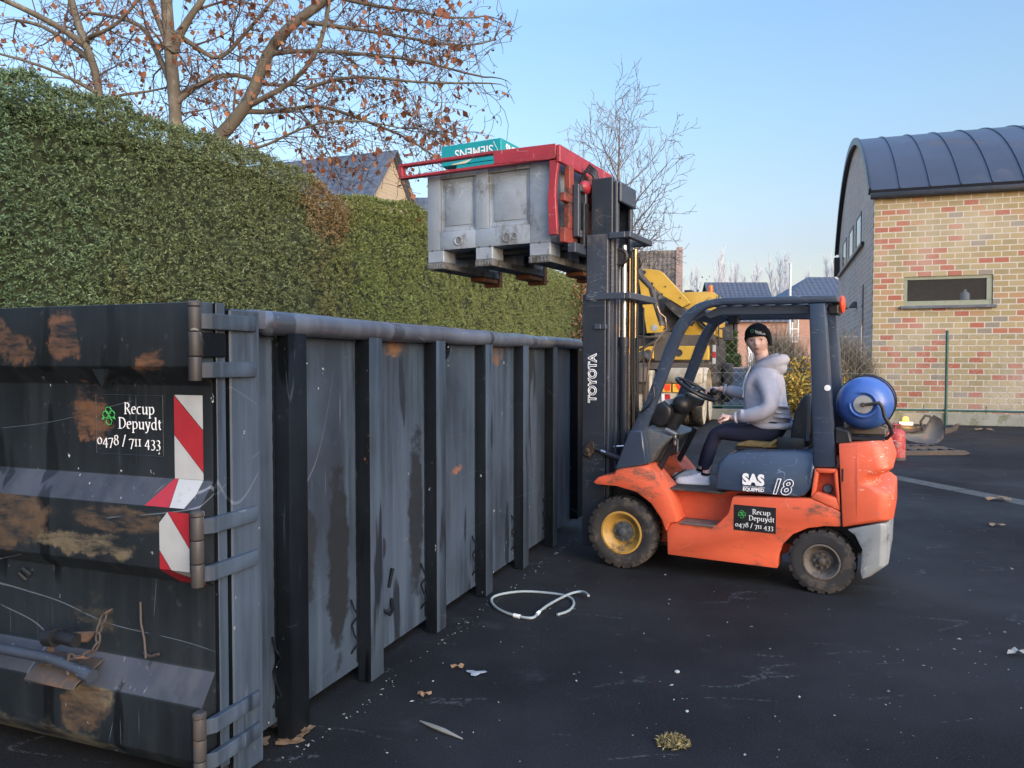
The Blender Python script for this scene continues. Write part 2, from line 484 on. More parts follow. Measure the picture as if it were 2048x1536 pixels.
M = {}
rust_c = (.13, .062, .03); mud_c = (.085, .058, .038); tan_c = (.125, .105, .070)
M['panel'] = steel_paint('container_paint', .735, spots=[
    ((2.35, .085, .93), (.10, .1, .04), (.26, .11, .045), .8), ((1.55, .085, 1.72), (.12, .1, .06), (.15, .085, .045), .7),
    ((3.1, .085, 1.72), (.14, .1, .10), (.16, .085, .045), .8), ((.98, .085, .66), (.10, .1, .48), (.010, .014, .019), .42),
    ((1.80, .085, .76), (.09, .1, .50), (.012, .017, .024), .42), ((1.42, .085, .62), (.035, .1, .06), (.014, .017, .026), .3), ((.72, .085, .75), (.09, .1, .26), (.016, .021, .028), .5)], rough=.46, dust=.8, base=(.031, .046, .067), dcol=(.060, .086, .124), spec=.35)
M['rib'] = steel_paint('rib_black_with_shade', .74, wear=(.035, .045, .058), base=(.006, .0085, .012), dust=.2, dcol=(.010, .016, .024), spec=.08, spots=[((1.22, 0, 1.15), (.05, .06, .13), (.26, .11, .045), .8), ((1.23, 0, .92), (.05, .06, .05), (.5, .54, .58), 1.0),
    ((1.99, .0, 1.66), (.03, .05, .05), (.22, .11, .05), .7)], rough=.36)  # black paint, with the shade of the side faces put into its colour
M['door'] = steel_paint('door_paint', .70, spots=[
    ((0, .98, 1.03), (.2, .22, .10), mud_c, .55), ((0, .42, 1.04), (.2, .21, .055), mud_c, .5), ((0, .60, .93), (.2, .26, .045), tan_c, .7),
    ((.08, .66, 1.43), (.2, .13, .09), (.115, .060, .034), .9), ((0, .98, 1.72), (.2, .13, .08), (.10, .056, .034), .9), ((0, .68, 1.75), (.2, .08, .1), (.11, .060, .036), 1.0),
    ((0, .24, 1.64), (.2, .09, .04), (.13, .065, .035), .9), ((0, 1.05, .93), (.2, .16, .07), mud_c, .7), ((.04, .55, .37), (.2, .12, .09), tan_c, .6), ((0, .62, .27), (.2, .14, .08), mud_c, .7),
    ((.08, .6, .60), (.2, .12, .10), (.05, .045, .03), .8), ((.08, .95, .12), (.2, .5, .07), (.07, .068, .05), .6)], rough=.45, dust=.35, base=(.0095, .0135, .0175), dcol=(.020, .026, .032), spec=.32)
M['rail'] = steel_paint('rail_paint', .58, wear=(.34, .35, .37), rough=.30, base=(.070, .085, .115), dcol=(.11, .12, .15), spec=.6)
M['ledge'] = steel_paint('scraped_lit_ledge', .66, wear=(.2, .22, .26), rough=.5, base=(.034, .041, .056), dcol=(.07, .08, .10), spec=.4)  # scraped, dusty door paint with light from above painted in
M['pin'] = steel_paint('pin_metal', .60, wear=(.5, .5, .48), rough=.5, base=(.045, .042, .042), dcol=(.09, .085, .08))
M['black'] = simple('black_steel', (.012, .014, .018), .5)
M['white_letter'] = simple('white_lettering', (.82, .84, .85), .5, var=.06)
M['green_mark'] = simple('green_mark', (.06, .42, .10), .5, var=.2)
M['hz_white'] = dirty('reflective_white', (.40, .42, .42), .4, (.20, .19, .17), .58, 5)
M['hz_red'] = dirty('reflective_red', (.34, .020, .030), .4, (.12, .05, .045), .60, 5)
M['orange'] = dirty('forklift_orange', (.68, .120, .056), .46, (.15, .075, .05), .535, 3.0, (.62, .24, .14), vs=(1, 1, 2.2), spec=.35)
M['orange_dirty'] = dirty('worn_orange', (.70, .120, .055), .46, (.22, .13, .10), .60, 4, (.72, .62, .56), vs=(1, 1, 2.2), chips=True)
M['navy'] = dirty('forklift_dark_blue', (.034, .050, .082), .30, (.05, .055, .06), .62, 4, (.14, .17, .22))
M['hood'] = dirty('hood_blue_grey', (.045, .068, .112), .24, (.06, .07, .08), .68, 3, (.13, .17, .24))
M['mast'] = dirty('mast_steel', (.020, .026, .037), .42, (.06, .055, .05), .60, 5, (.12, .14, .17), vs=(1, 1, .5))
M['mast_mid'] = dirty('mast_inner_steel', (.040, .052, .074), .42, (.09, .09, .09), .58, 6, (.16, .18, .22), vs=(1, 1, .4))
M['grease'] = dirty('greasy_steel', (.03, .026, .022), .4, (.12, .07, .04), .52, 7)
M['brass'] = simple('brassy_rod', (.45, .30, .14), .25, .9, .1)
M['chrome'] = simple('chrome_rod', (.50, .52, .55), .22, 1.0, .05)
M['tyre'] = dirty('tyre_rubber', (.024, .024, .026), .72, (.085, .07, .058), .48, 9)
M['gold'] = dirty('gold_rim', (.40, .24, .055), .45, (.08, .055, .035), .52, 9)
M['rim_grey'] = dirty('grey_rim', (.12, .105, .092), .5, (.05, .042, .035), .5, 9)
M['cowl'] = dirty('grey_plastic', (.070, .080, .090), .55, (.13, .13, .12), .55, 5, (.16, .17, .18))
M['plastic'] = simple('black_plastic', (.013, .014, .017), .42, spec=.5)
M['dash_glass'] = simple('dash_glass', (.05, .07, .08), .12)
M['vinyl'] = simple('black_vinyl', (.016, .018, .022), .36, bumps=.15)
M['seat_cover'] = simple('olive_seat_cover', (.16, .115, .04), .75, var=.35, ns=14, bumps=.3)
M['cw_grey'] = dirty('grey_counterweight', (.24, .265, .28), .55, (.08, .085, .085), .52, 4, (.4, .42, .42))
M['tank_blue'] = dirty('blue_tank', (.055, .135, .42), .28, (.03, .05, .1), .70, 3)
M['silver'] = simple('silver_metal', (.55, .55, .54), .35, .85, .15)
M['rubber'] = simple('hose_rubber', (.018, .018, .02), .5)
M['red_frame'] = dirty('red_clamp_paint', (.34, .028, .042), .45, (.16, .05, .045), .50, 6, (.42, .30, .28))
M['red_old'] = dirty('rusty_red', (.24, .045, .03), .6, (.06, .035, .028), .46, 7)
M['bin'] = dirty('grey_bin_plastic', (.27, .32, .37), .52, (.14, .15, .155), .50, 5, (.46, .49, .51), vs=(1, 1, .5))
M['bin_dark'] = dirty('soiled_bin_foot', (.16, .17, .17), .7, (.05, .042, .035), .45, 9)
M['rust_wood'] = dirty('rust_brown_skid', (.27, .115, .05), .8, (.08, .045, .03), .5, 9, vs=(3, .6, 3))
M['teal'] = dirty('teal_carton', (.008, .30, .33), .45, (.02, .2, .22), .66, 3)
M['label_white'] = simple('label_paper', (.62, .60, .42), .6)
M['tyellow'] = dirty('truck_yellow', (.54, .335, .045), .42, (.22, .13, .03), .62, 2.2, (.75, .55, .2))
M['tcream'] = dirty('dusty_cream', (.46, .42, .33), .75, (.22, .20, .16), .46, 3)
M['tdark'] = dirty('truck_dark_steel', (.035, .036, .04), .6, (.14, .13, .11), .5, 3)
M['tbrown'] = dirty('truck_brown_chassis', (.085, .072, .062), .7, (.03, .027, .025), .5, 2.5)
M['red_lamp'] = simple('red_lamp_glass', (.45, .03, .035), .25)
M['amber'] = simple('amber_glass', (.75, .15, .015), .25)
M['refl_red'] = simple('red_orange_reflector', (.85, .085, .03), .3, var=.1)
M['refl_yellow'] = simple('yellow_reflector', (.75, .47, .06), .35, var=.1)
M['skin'] = simple('skin', (.72, .475, .40), .5, var=.07, ns=22)
M['lip'] = simple('lips', (.36, .13, .12), .45)
M['eye'] = simple('eye', (.05, .04, .04), .2)
M['eye_white'] = simple('eye_white', (.55, .52, .5), .3)
M['brow'] = simple('brow', (.13, .075, .05), .8)
M['hoodie'] = simple('grey_lilac_fleece', (.43, .43, .49), .9, var=.10, ns=9, spec=.2, bumps=.35, bs=120)
M['hoodie_dark'] = simple('hood_lining', (.22, .22, .28), .9)
M['leggings'] = simple('dark_navy_leggings', (.014, .017, .038), .75, var=.2, spec=.25)
M['beanie'] = simple('black_knit', (.008, .010, .014), .9, spec=.2, bumps=.4, bs=150)
M['shoe'] = simple('white_leather', (.66, .65, .68), .5, var=.06)
M['sole'] = simple('white_sole', (.70, .70, .70), .6, var=.05)
M['lace'] = simple('shoe_grey', (.48, .48, .5), .7)
M['zinc'] = dirty('dark_zinc_roof', (.044, .053, .076), .42, (.072, .083, .108), .55, .8, vs=(1, 1, 1))
M['gutter'] = simple('dark_gutter', (.018, .022, .03), .4)
M['sage'] = simple('sage_frame', (.24, .27, .20), .5, var=.08)
M['pane'] = simple('window_glass', (.02, .024, .03), .08, var=.3, ns=1.5, spec=.6)
M['sill'] = simple('dark_stone_sill', (.10, .115, .14), .6)
M['concrete'] = dirty('mossy_concrete', (.25, .26, .23), .85, (.13, .15, .09), .5, 2.5)
M['fence_green'] = simple('fence_green', (.020, .085, .075), .45)
M['wire'] = simple('fence_wire', (.36, .38, .34), .5, .3)
M['asphalt_edge'] = simple('drain_concrete', (.070, .070, .064), .85, var=.25, ns=9)
M['bark'] = dirty('plane_bark', (.125, .108, .082), .88, (.22, .20, .15), .50, 3.5, vs=(1, 1, .5))
M['twig'] = simple('twig_bark', (.115, .082, .066), .8)
M['twig2'] = simple('grey_twig', (.16, .135, .13), .8)
M['hazed_twig'] = simple('hazed_far_twig', (.55, .56, .60), .9)  # distance haze painted into the twig colour
M['autumn'] = foliage('autumn_leaf', [(.15, .060, .040), (.25, .10, .06), (.33, .14, .075), (.42, .23, .10)], 1.2, .6, .25, .8)
M['fruit'] = simple('dark_seed_ball', (.045, .022, .018), .9)
M['yleaf'] = foliage('yellowing_leaf', [(.11, .075, .03), (.26, .19, .035), (.45, .31, .05), (.52, .40, .09), (.14, .13, .04)], 2.5, .55, .2, .7)
M['dry'] = foliage('dry_stem', [(.10, .085, .065), (.20, .175, .13), (.16, .15, .13)], 1.5, .8, 0, .7)
M['ivy'] = foliage('ivy_leaf', [(.035, .042, .015), (.08, .075, .03), (.15, .10, .045)], 1.0, .6, 0, .6)
M['clip_green'] = foliage('clipped_leaf', [(.03, .06, .02), (.055, .10, .03), (.08, .13, .045)], 1.0, .6, 0, .6)
M['tan_leaf'] = foliage('tan_leaf', [(.18, .085, .045), (.30, .15, .08), (.36, .21, .12)], 1.0, .7, 0, .7)
M['pinkwall'] = brick('pink_brick', (0, 2), [(0, (.42, .225, .17)), (.5, (.46, .25, .19)), (.8, (.40, .20, .15))], (.45, .30, .24), .22, .07, .01)
M['white_frame'] = simple('white_frame', (.75, .76, .77), .45, var=.05)
M['glass_far'] = simple('dim_glass', (.10, .12, .15), .1, ns=1.0)
M['driveway'] = simple('driveway_paving', (.24, .25, .27), .8)
M['pole'] = simple('pale_pole', (.62, .66, .66), .5, var=.06)
M['buff'] = brick('buff_gable_brick', (1, 2), [(0, (.42, .33, .20)), (.4, (.47, .36, .22)), (.8, (.38, .28, .17))], (.47, .40, .30), .22, .07, .012)
M['red_brick'] = brick('old_red_brick', (0, 2), [(0, (.35, .17, .11)), (.5, (.42, .21, .14)), (.8, (.30, .15, .10))], (.45, .38, .32), .22, .075, .012)
M['gasred'] = dirty('worn_red_bottle', (.42, .035, .035), .45, (.25, .20, .19), .52, 8, (.55, .5, .48))
M['rusty'] = dirty('rusty_steel', (.060, .050, .045), .7, (.125, .070, .042), .5, 8)
M['scoop'] = dirty('worn_scoop', (.085, .082, .080), .5, (.30, .16, .07), .52, 5)
M['strap_blue'] = simple('blue_plastic', (.03, .10, .42), .5)
M['lampglow'] = emitter('lit_lamp', (1.0, .38, .06), .8)
M['jug'] = simple('pale_blue_jug', (.62, .74, .85), .35, var=.08)
M['cable'] = simple('grey_conduit', (.26, .31, .33), .5, var=.1)
M['straw'] = simple('pale_plastic', (.24, .24, .22), .5, var=.1)
M['stone'] = simple('pale_stone', (.30, .34, .36), .7)
M['dead_leaf'] = simple('dead_leaf', (.20, .125, .068), .7, var=.35, ns=30)
M['moss'] = foliage('moss_clump', [(.12, .09, .035), (.24, .19, .08), (.34, .29, .15)], 9, .9, 0, .7)
M['crumb'] = foliage('pale_grit', [(.10, .105, .105), (.20, .21, .21), (.38, .38, .37)], 3, .8, 0, 1.0)
# ------------------------------------------------------------------ the setting
def gz(y):
    if y < 26: return 0.0
    if y < 60: return 1.05 * (y - 26) / 34.0
    return 1.05 + min(y - 60, 200) * .004

def asphalt_mat(name, c, streaks=True):
    t = NT(name)
    a = t.noise(.55, detail=5, rough=.6)
    col = t.mix(t.ramp(a, .32, .7), tuple(x * .55 for x in c), tuple(x * 1.6 for x in c))
    g = t.noise(120, detail=3, rough=.75)
    col = t.mix(t.ramp(g, .50, .70, 0, .8), col, (.038, .041, .046))
    col = t.mix(t.ramp(g, .30, .42, .65, 0), col, (.006, .007, .009))
    sp = t.noise(60, detail=2, rough=.5, off=(4, 2, 0))
    col = t.mix(t.ramp(sp, .72, .76, 0, .5), col, (.13, .14, .14))
    if streaks:
        s = t.scratch((1.1, 3.5, 1), .018, .55, (1, 8, 0))
        gr = t.ramp(t.noise(40, detail=3), .45, .6)
        col = t.mix(t.math('MULTIPLY', t.math('MULTIPLY', s, gr), .5), col, (.10, .107, .115))
        pale = t.ramp(t.noise(1.7, (1, 1.4, 1), 7, .72, (3, 3, 3)), .58, .78, 0, .75)
        col = t.mix(pale, col, (.044, .048, .056))
    damp = t.ramp(t.noise(.35, detail=4, off=(8, 1, 0)), .4, .62)
    rr = t.fmix(damp, .62, .88)
    nm = t.bump(g, .55, .006)
    nm = t.bump(t.noise(9, detail=3), .12, .01, nm)
    return t.done(col, rr, 0, .16, nm)
M['asphalt'] = asphalt_mat('asphalt', (.0160, .0168, .0185))
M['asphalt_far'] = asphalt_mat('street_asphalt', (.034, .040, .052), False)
M['soil'] = simple('rough_grass_soil', (.06, .07, .035), .9, var=.4, ns=2)

def sheet_xy(name, m, x0, x1, y0, y1, lift, nx=8, ny=40):
    mb = MB(); v = []; f = []
    for j in range(ny + 1):
        y = y0 + (y1 - y0) * j / ny
        for i in range(nx + 1):
            v.append((x0 + (x1 - x0) * i / nx, y, gz(y) + lift))
    for j in range(ny):
        for i in range(nx):
            a = j * (nx + 1) + i
            f.append((a, a + 1, a + nx + 2, a + nx + 1))
    mb.add(v, f)
    return tag(mb.build(name, m, smooth=0), kind='structure')
sheet_xy('ground', M['soil'], -700, 700, -30, 900, -.012, 6, 300)
sheet_xy('yard', M['asphalt'], -14, 26, -12, 26, 0.0, 4, 8)
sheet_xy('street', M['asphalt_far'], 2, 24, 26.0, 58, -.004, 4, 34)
sheet_xy('pavement', M['pinkwall'], 5, 45, 58.0, 61.5, .03, 4, 6)
sheet_xy('driveway', M['driveway'], 18.3, 22.6, 61.5, 71.0, .02, 2, 6)
# concrete drain channel across the yard, cut into three lengths
dr = MB()
for i in range(7):
    a = Vector((5.02, 12.1, 0)); d = Vector((.262, -.965, 0)); s = Vector((.965, .262, 0))
    p = a + d * (i * 1.0 - .5); q = a + d * (i * 1.0 + .485)
    dr.quad(p - s * .15 + Vector((0, 0, .004)), p + s * .15 + Vector((0, 0, .004)), q + s * .15 + Vector((0, 0, .004)), q - s * .15 + Vector((0, 0, .004)))
tag(dr.build('drain_strip', M['asphalt_edge'], smooth=0), kind='structure')

# ------------------------------------------------------------------ brick workshop with the vaulted roof
shop = empty('brick_building', (10.1, 21.6, 0), -19, 'yellow and red brick building with a dark barrel roof, behind the wire fence', 'building')
pal = [(0, (.335, .270, .135)), (.26, (.375, .310, .165)), (.46, (.29, .245, .125)), (.58, (.37, .135, .080)), (.68, (.39, .245, .125)), (.76, (.36, .098, .062)), (.89, (.23, .215, .18)), (.93, (.375, .300, .140))]
M['shopfront'] = brick('workshop_front_brick', (0, 2), pal, (.60, .57, .49), ms=.015)
pal2 = [(0, (.66, .47, .35)), (.3, (.72, .54, .41)), (.6, (.58, .43, .33)), (.8, (.70, .46, .34))]
M['shopgable'] = brick('workshop_gable_brick', (1, 2), pal2, (.78, .70, .62), ms=.02)  # same brick as the front, paled to paint in light missing on this side
arcp = []
Wd, rise, z0 = 13.4, 2.85, 6.30
Rr = (Wd * Wd / 4 + rise * rise) / (2 * rise)
for i in range(33):
    y = Wd * i / 32
    z = z0 + math.sqrt(max(Rr * Rr - (y - Wd / 2) ** 2, 0)) - (Rr - rise)
    arcp.append((y, z))
wx0, wx1, wz0, wz1 = .77, 2.92, 3.14, 3.94
mb = MB()
mb.box(0.25, wx0, 0, .25, 0, 6.12); mb.box(wx1, 9, 0, .25, 0, 6.12); mb.box(wx0, wx1, 0, .25, 0, wz0); mb.box(wx0, wx1, 0, .25, wz1, 6.12)
mb.build('wall', M['shopfront'], shop, smooth=0)
mb = MB(); mb.box(0.0, .249, 0.0, .245, 0, 6.12); mb.build('wall', M['shopfront'], shop, smooth=0)
gp = [(.25, 0)] + [(max(y, .25), z - .02) for y, z in arcp] + [(Wd, 0)]
mb = MB(); mb.prism(gp, .003, .25, 'x'); mb.build('gable_wall', M['shopgable'], shop, smooth=0)
mb = MB(); mb.box(.26, 9, Wd - .25, Wd, 0, 6.1); mb.build('wall', M['shopgable'], shop, smooth=0)
# roof shell, standing seams, gutter, verge
def roof_strip(off0, off1, x0, x1):
    rr = []
    for y, z in arcp:
        n = Vector((0, y - Wd / 2, z - (z0 + rise - Rr))).normalized()
        rr.append((y, z, n))
    v = []; n = len(rr)
    for x in (x0, x1):
        for off in (off0, off1):
            for y, z, nn in rr: v.append((x, y + nn.y * off, z + nn.z * off))
    f = []
    for i in range(n - 1):
        f += [(n + i, n + i + 1, 3 * n + i + 1, 3 * n + i), (i, 2 * n + i, 2 * n + i + 1, i + 1), (i, i + 1, n + i + 1, n + i), (2 * n + i, 3 * n + i, 3 * n + i + 1, 2 * n + i + 1)]
    f += [(0, n, 3 * n, 2 * n), (n - 1, 3 * n - 1, 4 * n - 1, 2 * n - 1)]
    return v, f
mb = MB(); mb.add(*roof_strip(0.0, .10, -.10, 9)); rf = mb.build('roof', M['zinc'], shop, smooth=30)
mb = MB()
for k in range(13):
    x = .62 + k * .74
    mb.add(*roof_strip(.095, .132, x, x + .03))
mb.build('seam', M['zinc'], rf, smooth=30)
mb = MB(); mb.add(*roof_strip(-.06, .16, -.16, -.102)); mb.build('verge', M['gutter'], rf, smooth=30)
mb = MB(); mb.box(-.12, 9, -.20, -.02, 6.11, 6.27); mb.build('gutter', M['gutter'], shop, bevel=.03, seg=2)
# front window
fr = MB(); d0, d1 = .03, .12
fr.box(wx0, wx1, d0, d1, wz0, wz0 + .13); fr.box(wx0, wx1, d0, d1, wz1 - .09, wz1)
fr.box(wx0, wx0 + .09, d0, d1, wz0 + .13, wz1 - .09); fr.box(wx1 - .15, wx1, d0, d1, wz0 + .13, wz1 - .09)
win = fr.build('window', M['sage'], shop, bevel=.006)
t = NT('clear_pane')
tr = t.n.new("ShaderNodeBsdfTransparent"); tr.inputs[0].default_value = (.85, .88, .9, 1)
mxs = t.n.new("ShaderNodeMixShader"); mxs.inputs[0].default_value = .30
t.l.new(tr.outputs[0], mxs.inputs[1]); t.l.new(t.b.outputs[0], mxs.inputs[2]); t.l.new(mxs.outputs[0], t.n["Material Output"].inputs[0])
M['clear'] = t.done((.03, .035, .045), .05, 0, .7)
mb = MB(); mb.box(wx0 + .09, wx1 - .15, .07, .076, wz0 + .13, wz1 - .09); mb.build('pane', M['clear'], win, smooth=0)
mb = MB(); mb.box(wx0 - .09, wx1 + .08, -.10, .10, wz0 - .085, wz0 - .004); mb.build('sill', M['sill'], win, bevel=.008)
mb = MB()
mb.box(wx0 - .1, wx1 + .1, 1.0, 1.05, wz0 - .1, wz1 + .1); mb.box(wx0 - .1, wx0 - .05, .26, 1.0, wz0 - .1, wz1 + .1); mb.box(wx1 + .05, wx1 + .1, .26, 1.0, wz0 - .1, wz1 + .1)
mb.box(wx0 - .05, wx1 + .05, .26, 1.0, wz1 + .05, wz1 + .1); mb.box(wx0 - .05, wx1 + .05, .251, 1.0, wz0, wz0 + .128)
mb.build('room', simple('dim_room', (.10, .105, .11), .9), win, smooth=0)
# gable clerestory: three windows in one band with a sill ledge, narrow slot window, lamp
gy = [(3.5, 5.2), (6.3, 8.0), (9.2, 10.9)]
sl = MB()
for a, b in gy:
    w = MB(); w.box(-.02, .06, a, a + .09, 5.35, 6.45); w.box(-.02, .06, b - .09, b, 5.35, 6.45); w.box(-.02, .06, a + .09, b - .09, 5.35, 5.43); w.box(-.02, .06, a + .09, b - .09, 6.37, 6.45)
    w = w.build('window', M['gutter'], shop)
    p = MB(); p.box(-.006, .02, a + .09, b - .09, 5.43, 6.37); p.build('pane', M['pane'], w, smooth=0)
sl.box(-.10, .06, 2.6, 12.6, 5.22, 5.34); sl.build('window_ledge', M['gutter'], shop, bevel=.01)
w = MB(); w.box(-.015, .05, 2.55, 2.95, .5, 4.0); w = w.build('slot_window', simple('brown_frame', (.16, .075, .05), .6), shop)
p = MB(); p.box(-.02, .0, 2.63, 2.87, .6, 3.9); p.build('pane', M['pane'], w, smooth=0)
lp = MB(); lp.prism([(-.26, 3.42), (-.003, 3.42), (-.003, 3.62), (-.12, 3.62)], 4.65, 4.95, 'y'); lp.build('wall_light', M['sill'], shop, bevel=.01)
# far lean-to chimney piece seen past the gable
ch = MB(); ch.box(-.22, -.003, 12.6, 13.0, 5.3, 6.1); ch.build('flue', M['gutter'], shop, bevel=.02)
# jug inside the window
jug = MB(); jug.lathe([(.001, 0), (.115, 0), (.12, .02), (.12, .17), (.10, .21), (.045, .25), (.035, .30), (.001, .30)], (0, 0, 0), (0, 0, 1), 20)
jf = Matrix.Rotation(R(-19), 3, 'Z') @ Vector((2.30, .22, wz0 + .13)) + Vector((10.1, 21.6, 0))
j = jug.build('water_jug', M['jug'], smooth=40); j.location = jf
tag(j, 'pale blue plastic jug standing inside the long window of the brick building', 'jug')

# ------------------------------------------------------------------ wire fence on its concrete kerb
fen = empty('wire_fence', (10.997, 19.514, 0), -19, 'green chain link fence on a low mossy concrete kerb in front of the brick wall', 'fence')
mb = MB(); mb.box(-6.2, 5.2, -.05, .05, 0, .30); mb.build('kerb', M['concrete'], fen, bevel=.015)
for x in (-6, -3.02, 0, 3.0):
    mb = MB(); mb.tube([(x, -.08, 0), (x, -.08, 2.37)], .035, 10); mb.lathe([(.04, 0), (.04, .03), (.001, .04)], (x, -.08, 2.36), (0, 0, 1), 10)
    mb.build('post', M['fence_green'], fen)
mb = MB()
for z in (.37,):
    mb.tube([(-6.2, -.02, z), (5.2, -.02, z)], .028, 8)
for x in (-5, -3.9, -1.5, -.5, .9, 2.0): mb.tube([(x, -.02, .3), (x, -.02, .5)], .012, 6)
mb.build('bottom_rail', M['fence_green'], fen)
mb = MB(); p = .115; z0f, z1f = .40, 2.27
for k in range(int(11.4 / p)):
    x = -6.2 + k * p; n = int((z1f - z0f) / (p * 1.0))
    pts = [(x + (p / 2 if (i + k) % 2 else -p / 2), -.035 + (.006 if i % 2 else -.006), z0f + i * (z1f - z0f) / n) for i in range(n + 1)]
    mb.tube(pts, .0048, 3, False)
for z in (z0f, 1.3, z1f): mb.tube([(-6.2, -.035, z), (5.2, -.035, z)], .004, 4)
mb.build('mesh', M['wire'], fen, recalc=False, smooth=0)
mb = MB(); mb.tube([(-4.15, -.12, 1.62), (-2.7, -.12, .86)], .03, 8); mb.build('brace', M['fence_green'], fen)

# ------------------------------------------------------------------ vegetation builders
def leaf_mesh(name, P, D, size, m, parent=None, aspect=.5, jitter=.6, bend=.25, fold=True):
    """P centres (n,3), D main directions (n,3); every leaf a small folded blade"""
    n = len(P); P = np.asarray(P, float); D = np.asarray(D, float) + rng.normal(0, jitter, (n, 3))
    D /= np.linalg.norm(D, axis=1, keepdims=True) + 1e-9
    A = rng.normal(0, 1, (n, 3)); S = np.cross(D, A); S /= np.linalg.norm(S, axis=1, keepdims=True) + 1e-9
    N = np.cross(S, D)
    L = (np.asarray(size) * rng.uniform(.65, 1.25, n))[:, None]
    W = L * aspect * .5
    a = P; b = P + D * L * .5 + S * W - N * L * bend * .25; c = P + D * L - N * L * bend; d = P + D * L * .5 - S * W - N * L * bend * .25
    e = P + D * L * .5 + N * L * bend * .2
    if fold:
        V = np.stack([a, b, c, d, e], 1).reshape(-1, 3)
        base = np.arange(n) * 5
        Fa = np.stack([base, base + 1, base + 2, base + 4], 1); Fb = np.stack([base, base + 4, base + 2, base + 3], 1)
        Fq = np.concatenate([Fa, Fb])
    else:
        V = np.stack([a, b, c, d], 1).reshape(-1, 3); base = np.arange(n) * 4
        Fq = np.stack([base, base + 1, base + 2, base + 3], 1)
    return np_mesh(name, V, Fq, m, parent)

def np_mesh(name, V, Fq, m, parent=None, smooth=False):
    me = bpy.data.meshes.new(name)
    me.vertices.add(len(V)); me.vertices.foreach_set("co", np.ascontiguousarray(V, dtype=np.float32).ravel())
    k = Fq.shape[1]
    me.loops.add(Fq.size); me.loops.foreach_set("vertex_index", np.ascontiguousarray(Fq, dtype=np.int32).ravel())
    me.polygons.add(len(Fq)); me.polygons.foreach_set("loop_start", np.arange(0, Fq.size, k, dtype=np.int32))
    me.polygons.foreach_set("loop_total", np.full(len(Fq), k, dtype=np.int32))
    me.update(calc_edges=True)
    me.materials.append(m)
    o = bpy.data.objects.new(name, me); COL.objects.link(o)
    if parent: o.parent = parent
    return o

def wiggle(p, d, L, n, amp, up=0.0):
    pts = [Vector(p)]; d = Vector(d).normalized()
    for i in range(n):
        d = (d + Vector((random.gauss(0, amp), random.gauss(0, amp), random.gauss(0, amp) + up))).normalized()
        pts.append(pts[-1] + d * (L / n))
    return pts

RMIN = .0045
XMAX = .25
def grow(mb, pts, r0, r1, level, spec, tips):
    """tapered branch with its own side branches; tips collects twig points"""
    cut = []; xm = XMAX - abs(random.gauss(0, .75))
    for p in pts:
        if XMAX < 1e8 and p.x > xm * p.y / 14.5: break
        cut.append(p)
    pts = cut; n = len(pts)
    if n < 2: return
    rs = [r0 + (r1 - r0) * i / (n - 1) for i in range(n)]
    sides = 8 if r0 > .06 else (5 if r0 > .02 else 3)
    mb.tube(pts, rs, sides, False)
    if level >= len(spec):
        tips.extend(pts[1:]); return
    cnt, Lr, spread, up, amp, start = spec[level]
    Ltot = sum((pts[i + 1] - pts[i]).length for i in range(n - 1))
    k = max(1, int(cnt * Ltot))
    for j in range(k):
        f = start + (1 - start) * (j + random.random()) / k
        x = f * (n - 1); i = min(int(x), n - 2); q = pts[i].lerp(pts[i + 1], x - i)
        d = (pts[i + 1] - pts[i]).normalized()
        s = Vector((random.gauss(0, 1), random.gauss(0, 1), random.gauss(0, 1))); s = (s - d * s.dot(d)).normalized()
        nd = (d * (1 - spread) + s * spread + Vector((0, 0, up))).normalized()
        L = random.uniform(*Lr)
        r = max(RMIN * 1.2, min(rs[i] * .55, .013 + L * .012))
        grow(mb, wiggle(q, nd, L, 4 if L < 1.2 else 6, amp, up * .3), r, RMIN, level + 1, spec, tips)

# ------------------------------------------------------------------ hedge behind the container
def hedge_top(x):
    return float(np.interp(x, [-3, 0, 2.3, 4.3, 5.9, 6.8, 7.3, 8.0, 9.5, 12, 16, 21], [4.0, 4.02, 4.06, 4.16, 4.18, 4.12, 3.95, 4.14, 4.28, 4.2, 4.0, 4.05])) + .07 * mnoise.noise(Vector((x * 1.3, 3, 0))) + .05 * mnoise.noise(Vector((x * 4, 9, 0)))
hedge = empty('hedge', (-1.13, 2.797, 0), 69.2, 'tall clipped evergreen hedge running behind the dark container', 'hedge')
HX0, HX1, HY0 = -2.5, 21.0, 4.25
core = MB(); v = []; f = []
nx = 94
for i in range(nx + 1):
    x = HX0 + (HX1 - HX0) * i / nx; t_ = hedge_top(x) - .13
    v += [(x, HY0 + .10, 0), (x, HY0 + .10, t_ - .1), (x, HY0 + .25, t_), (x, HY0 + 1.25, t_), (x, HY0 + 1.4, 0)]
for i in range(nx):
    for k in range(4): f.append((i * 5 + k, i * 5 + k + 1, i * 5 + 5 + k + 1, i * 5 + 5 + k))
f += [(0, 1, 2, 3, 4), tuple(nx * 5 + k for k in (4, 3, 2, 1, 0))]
core.add(v, f); core.build('stem_core', simple('hedge_core', (.030, .042, .020), .95, var=.5, ns=9), hedge, smooth=0)
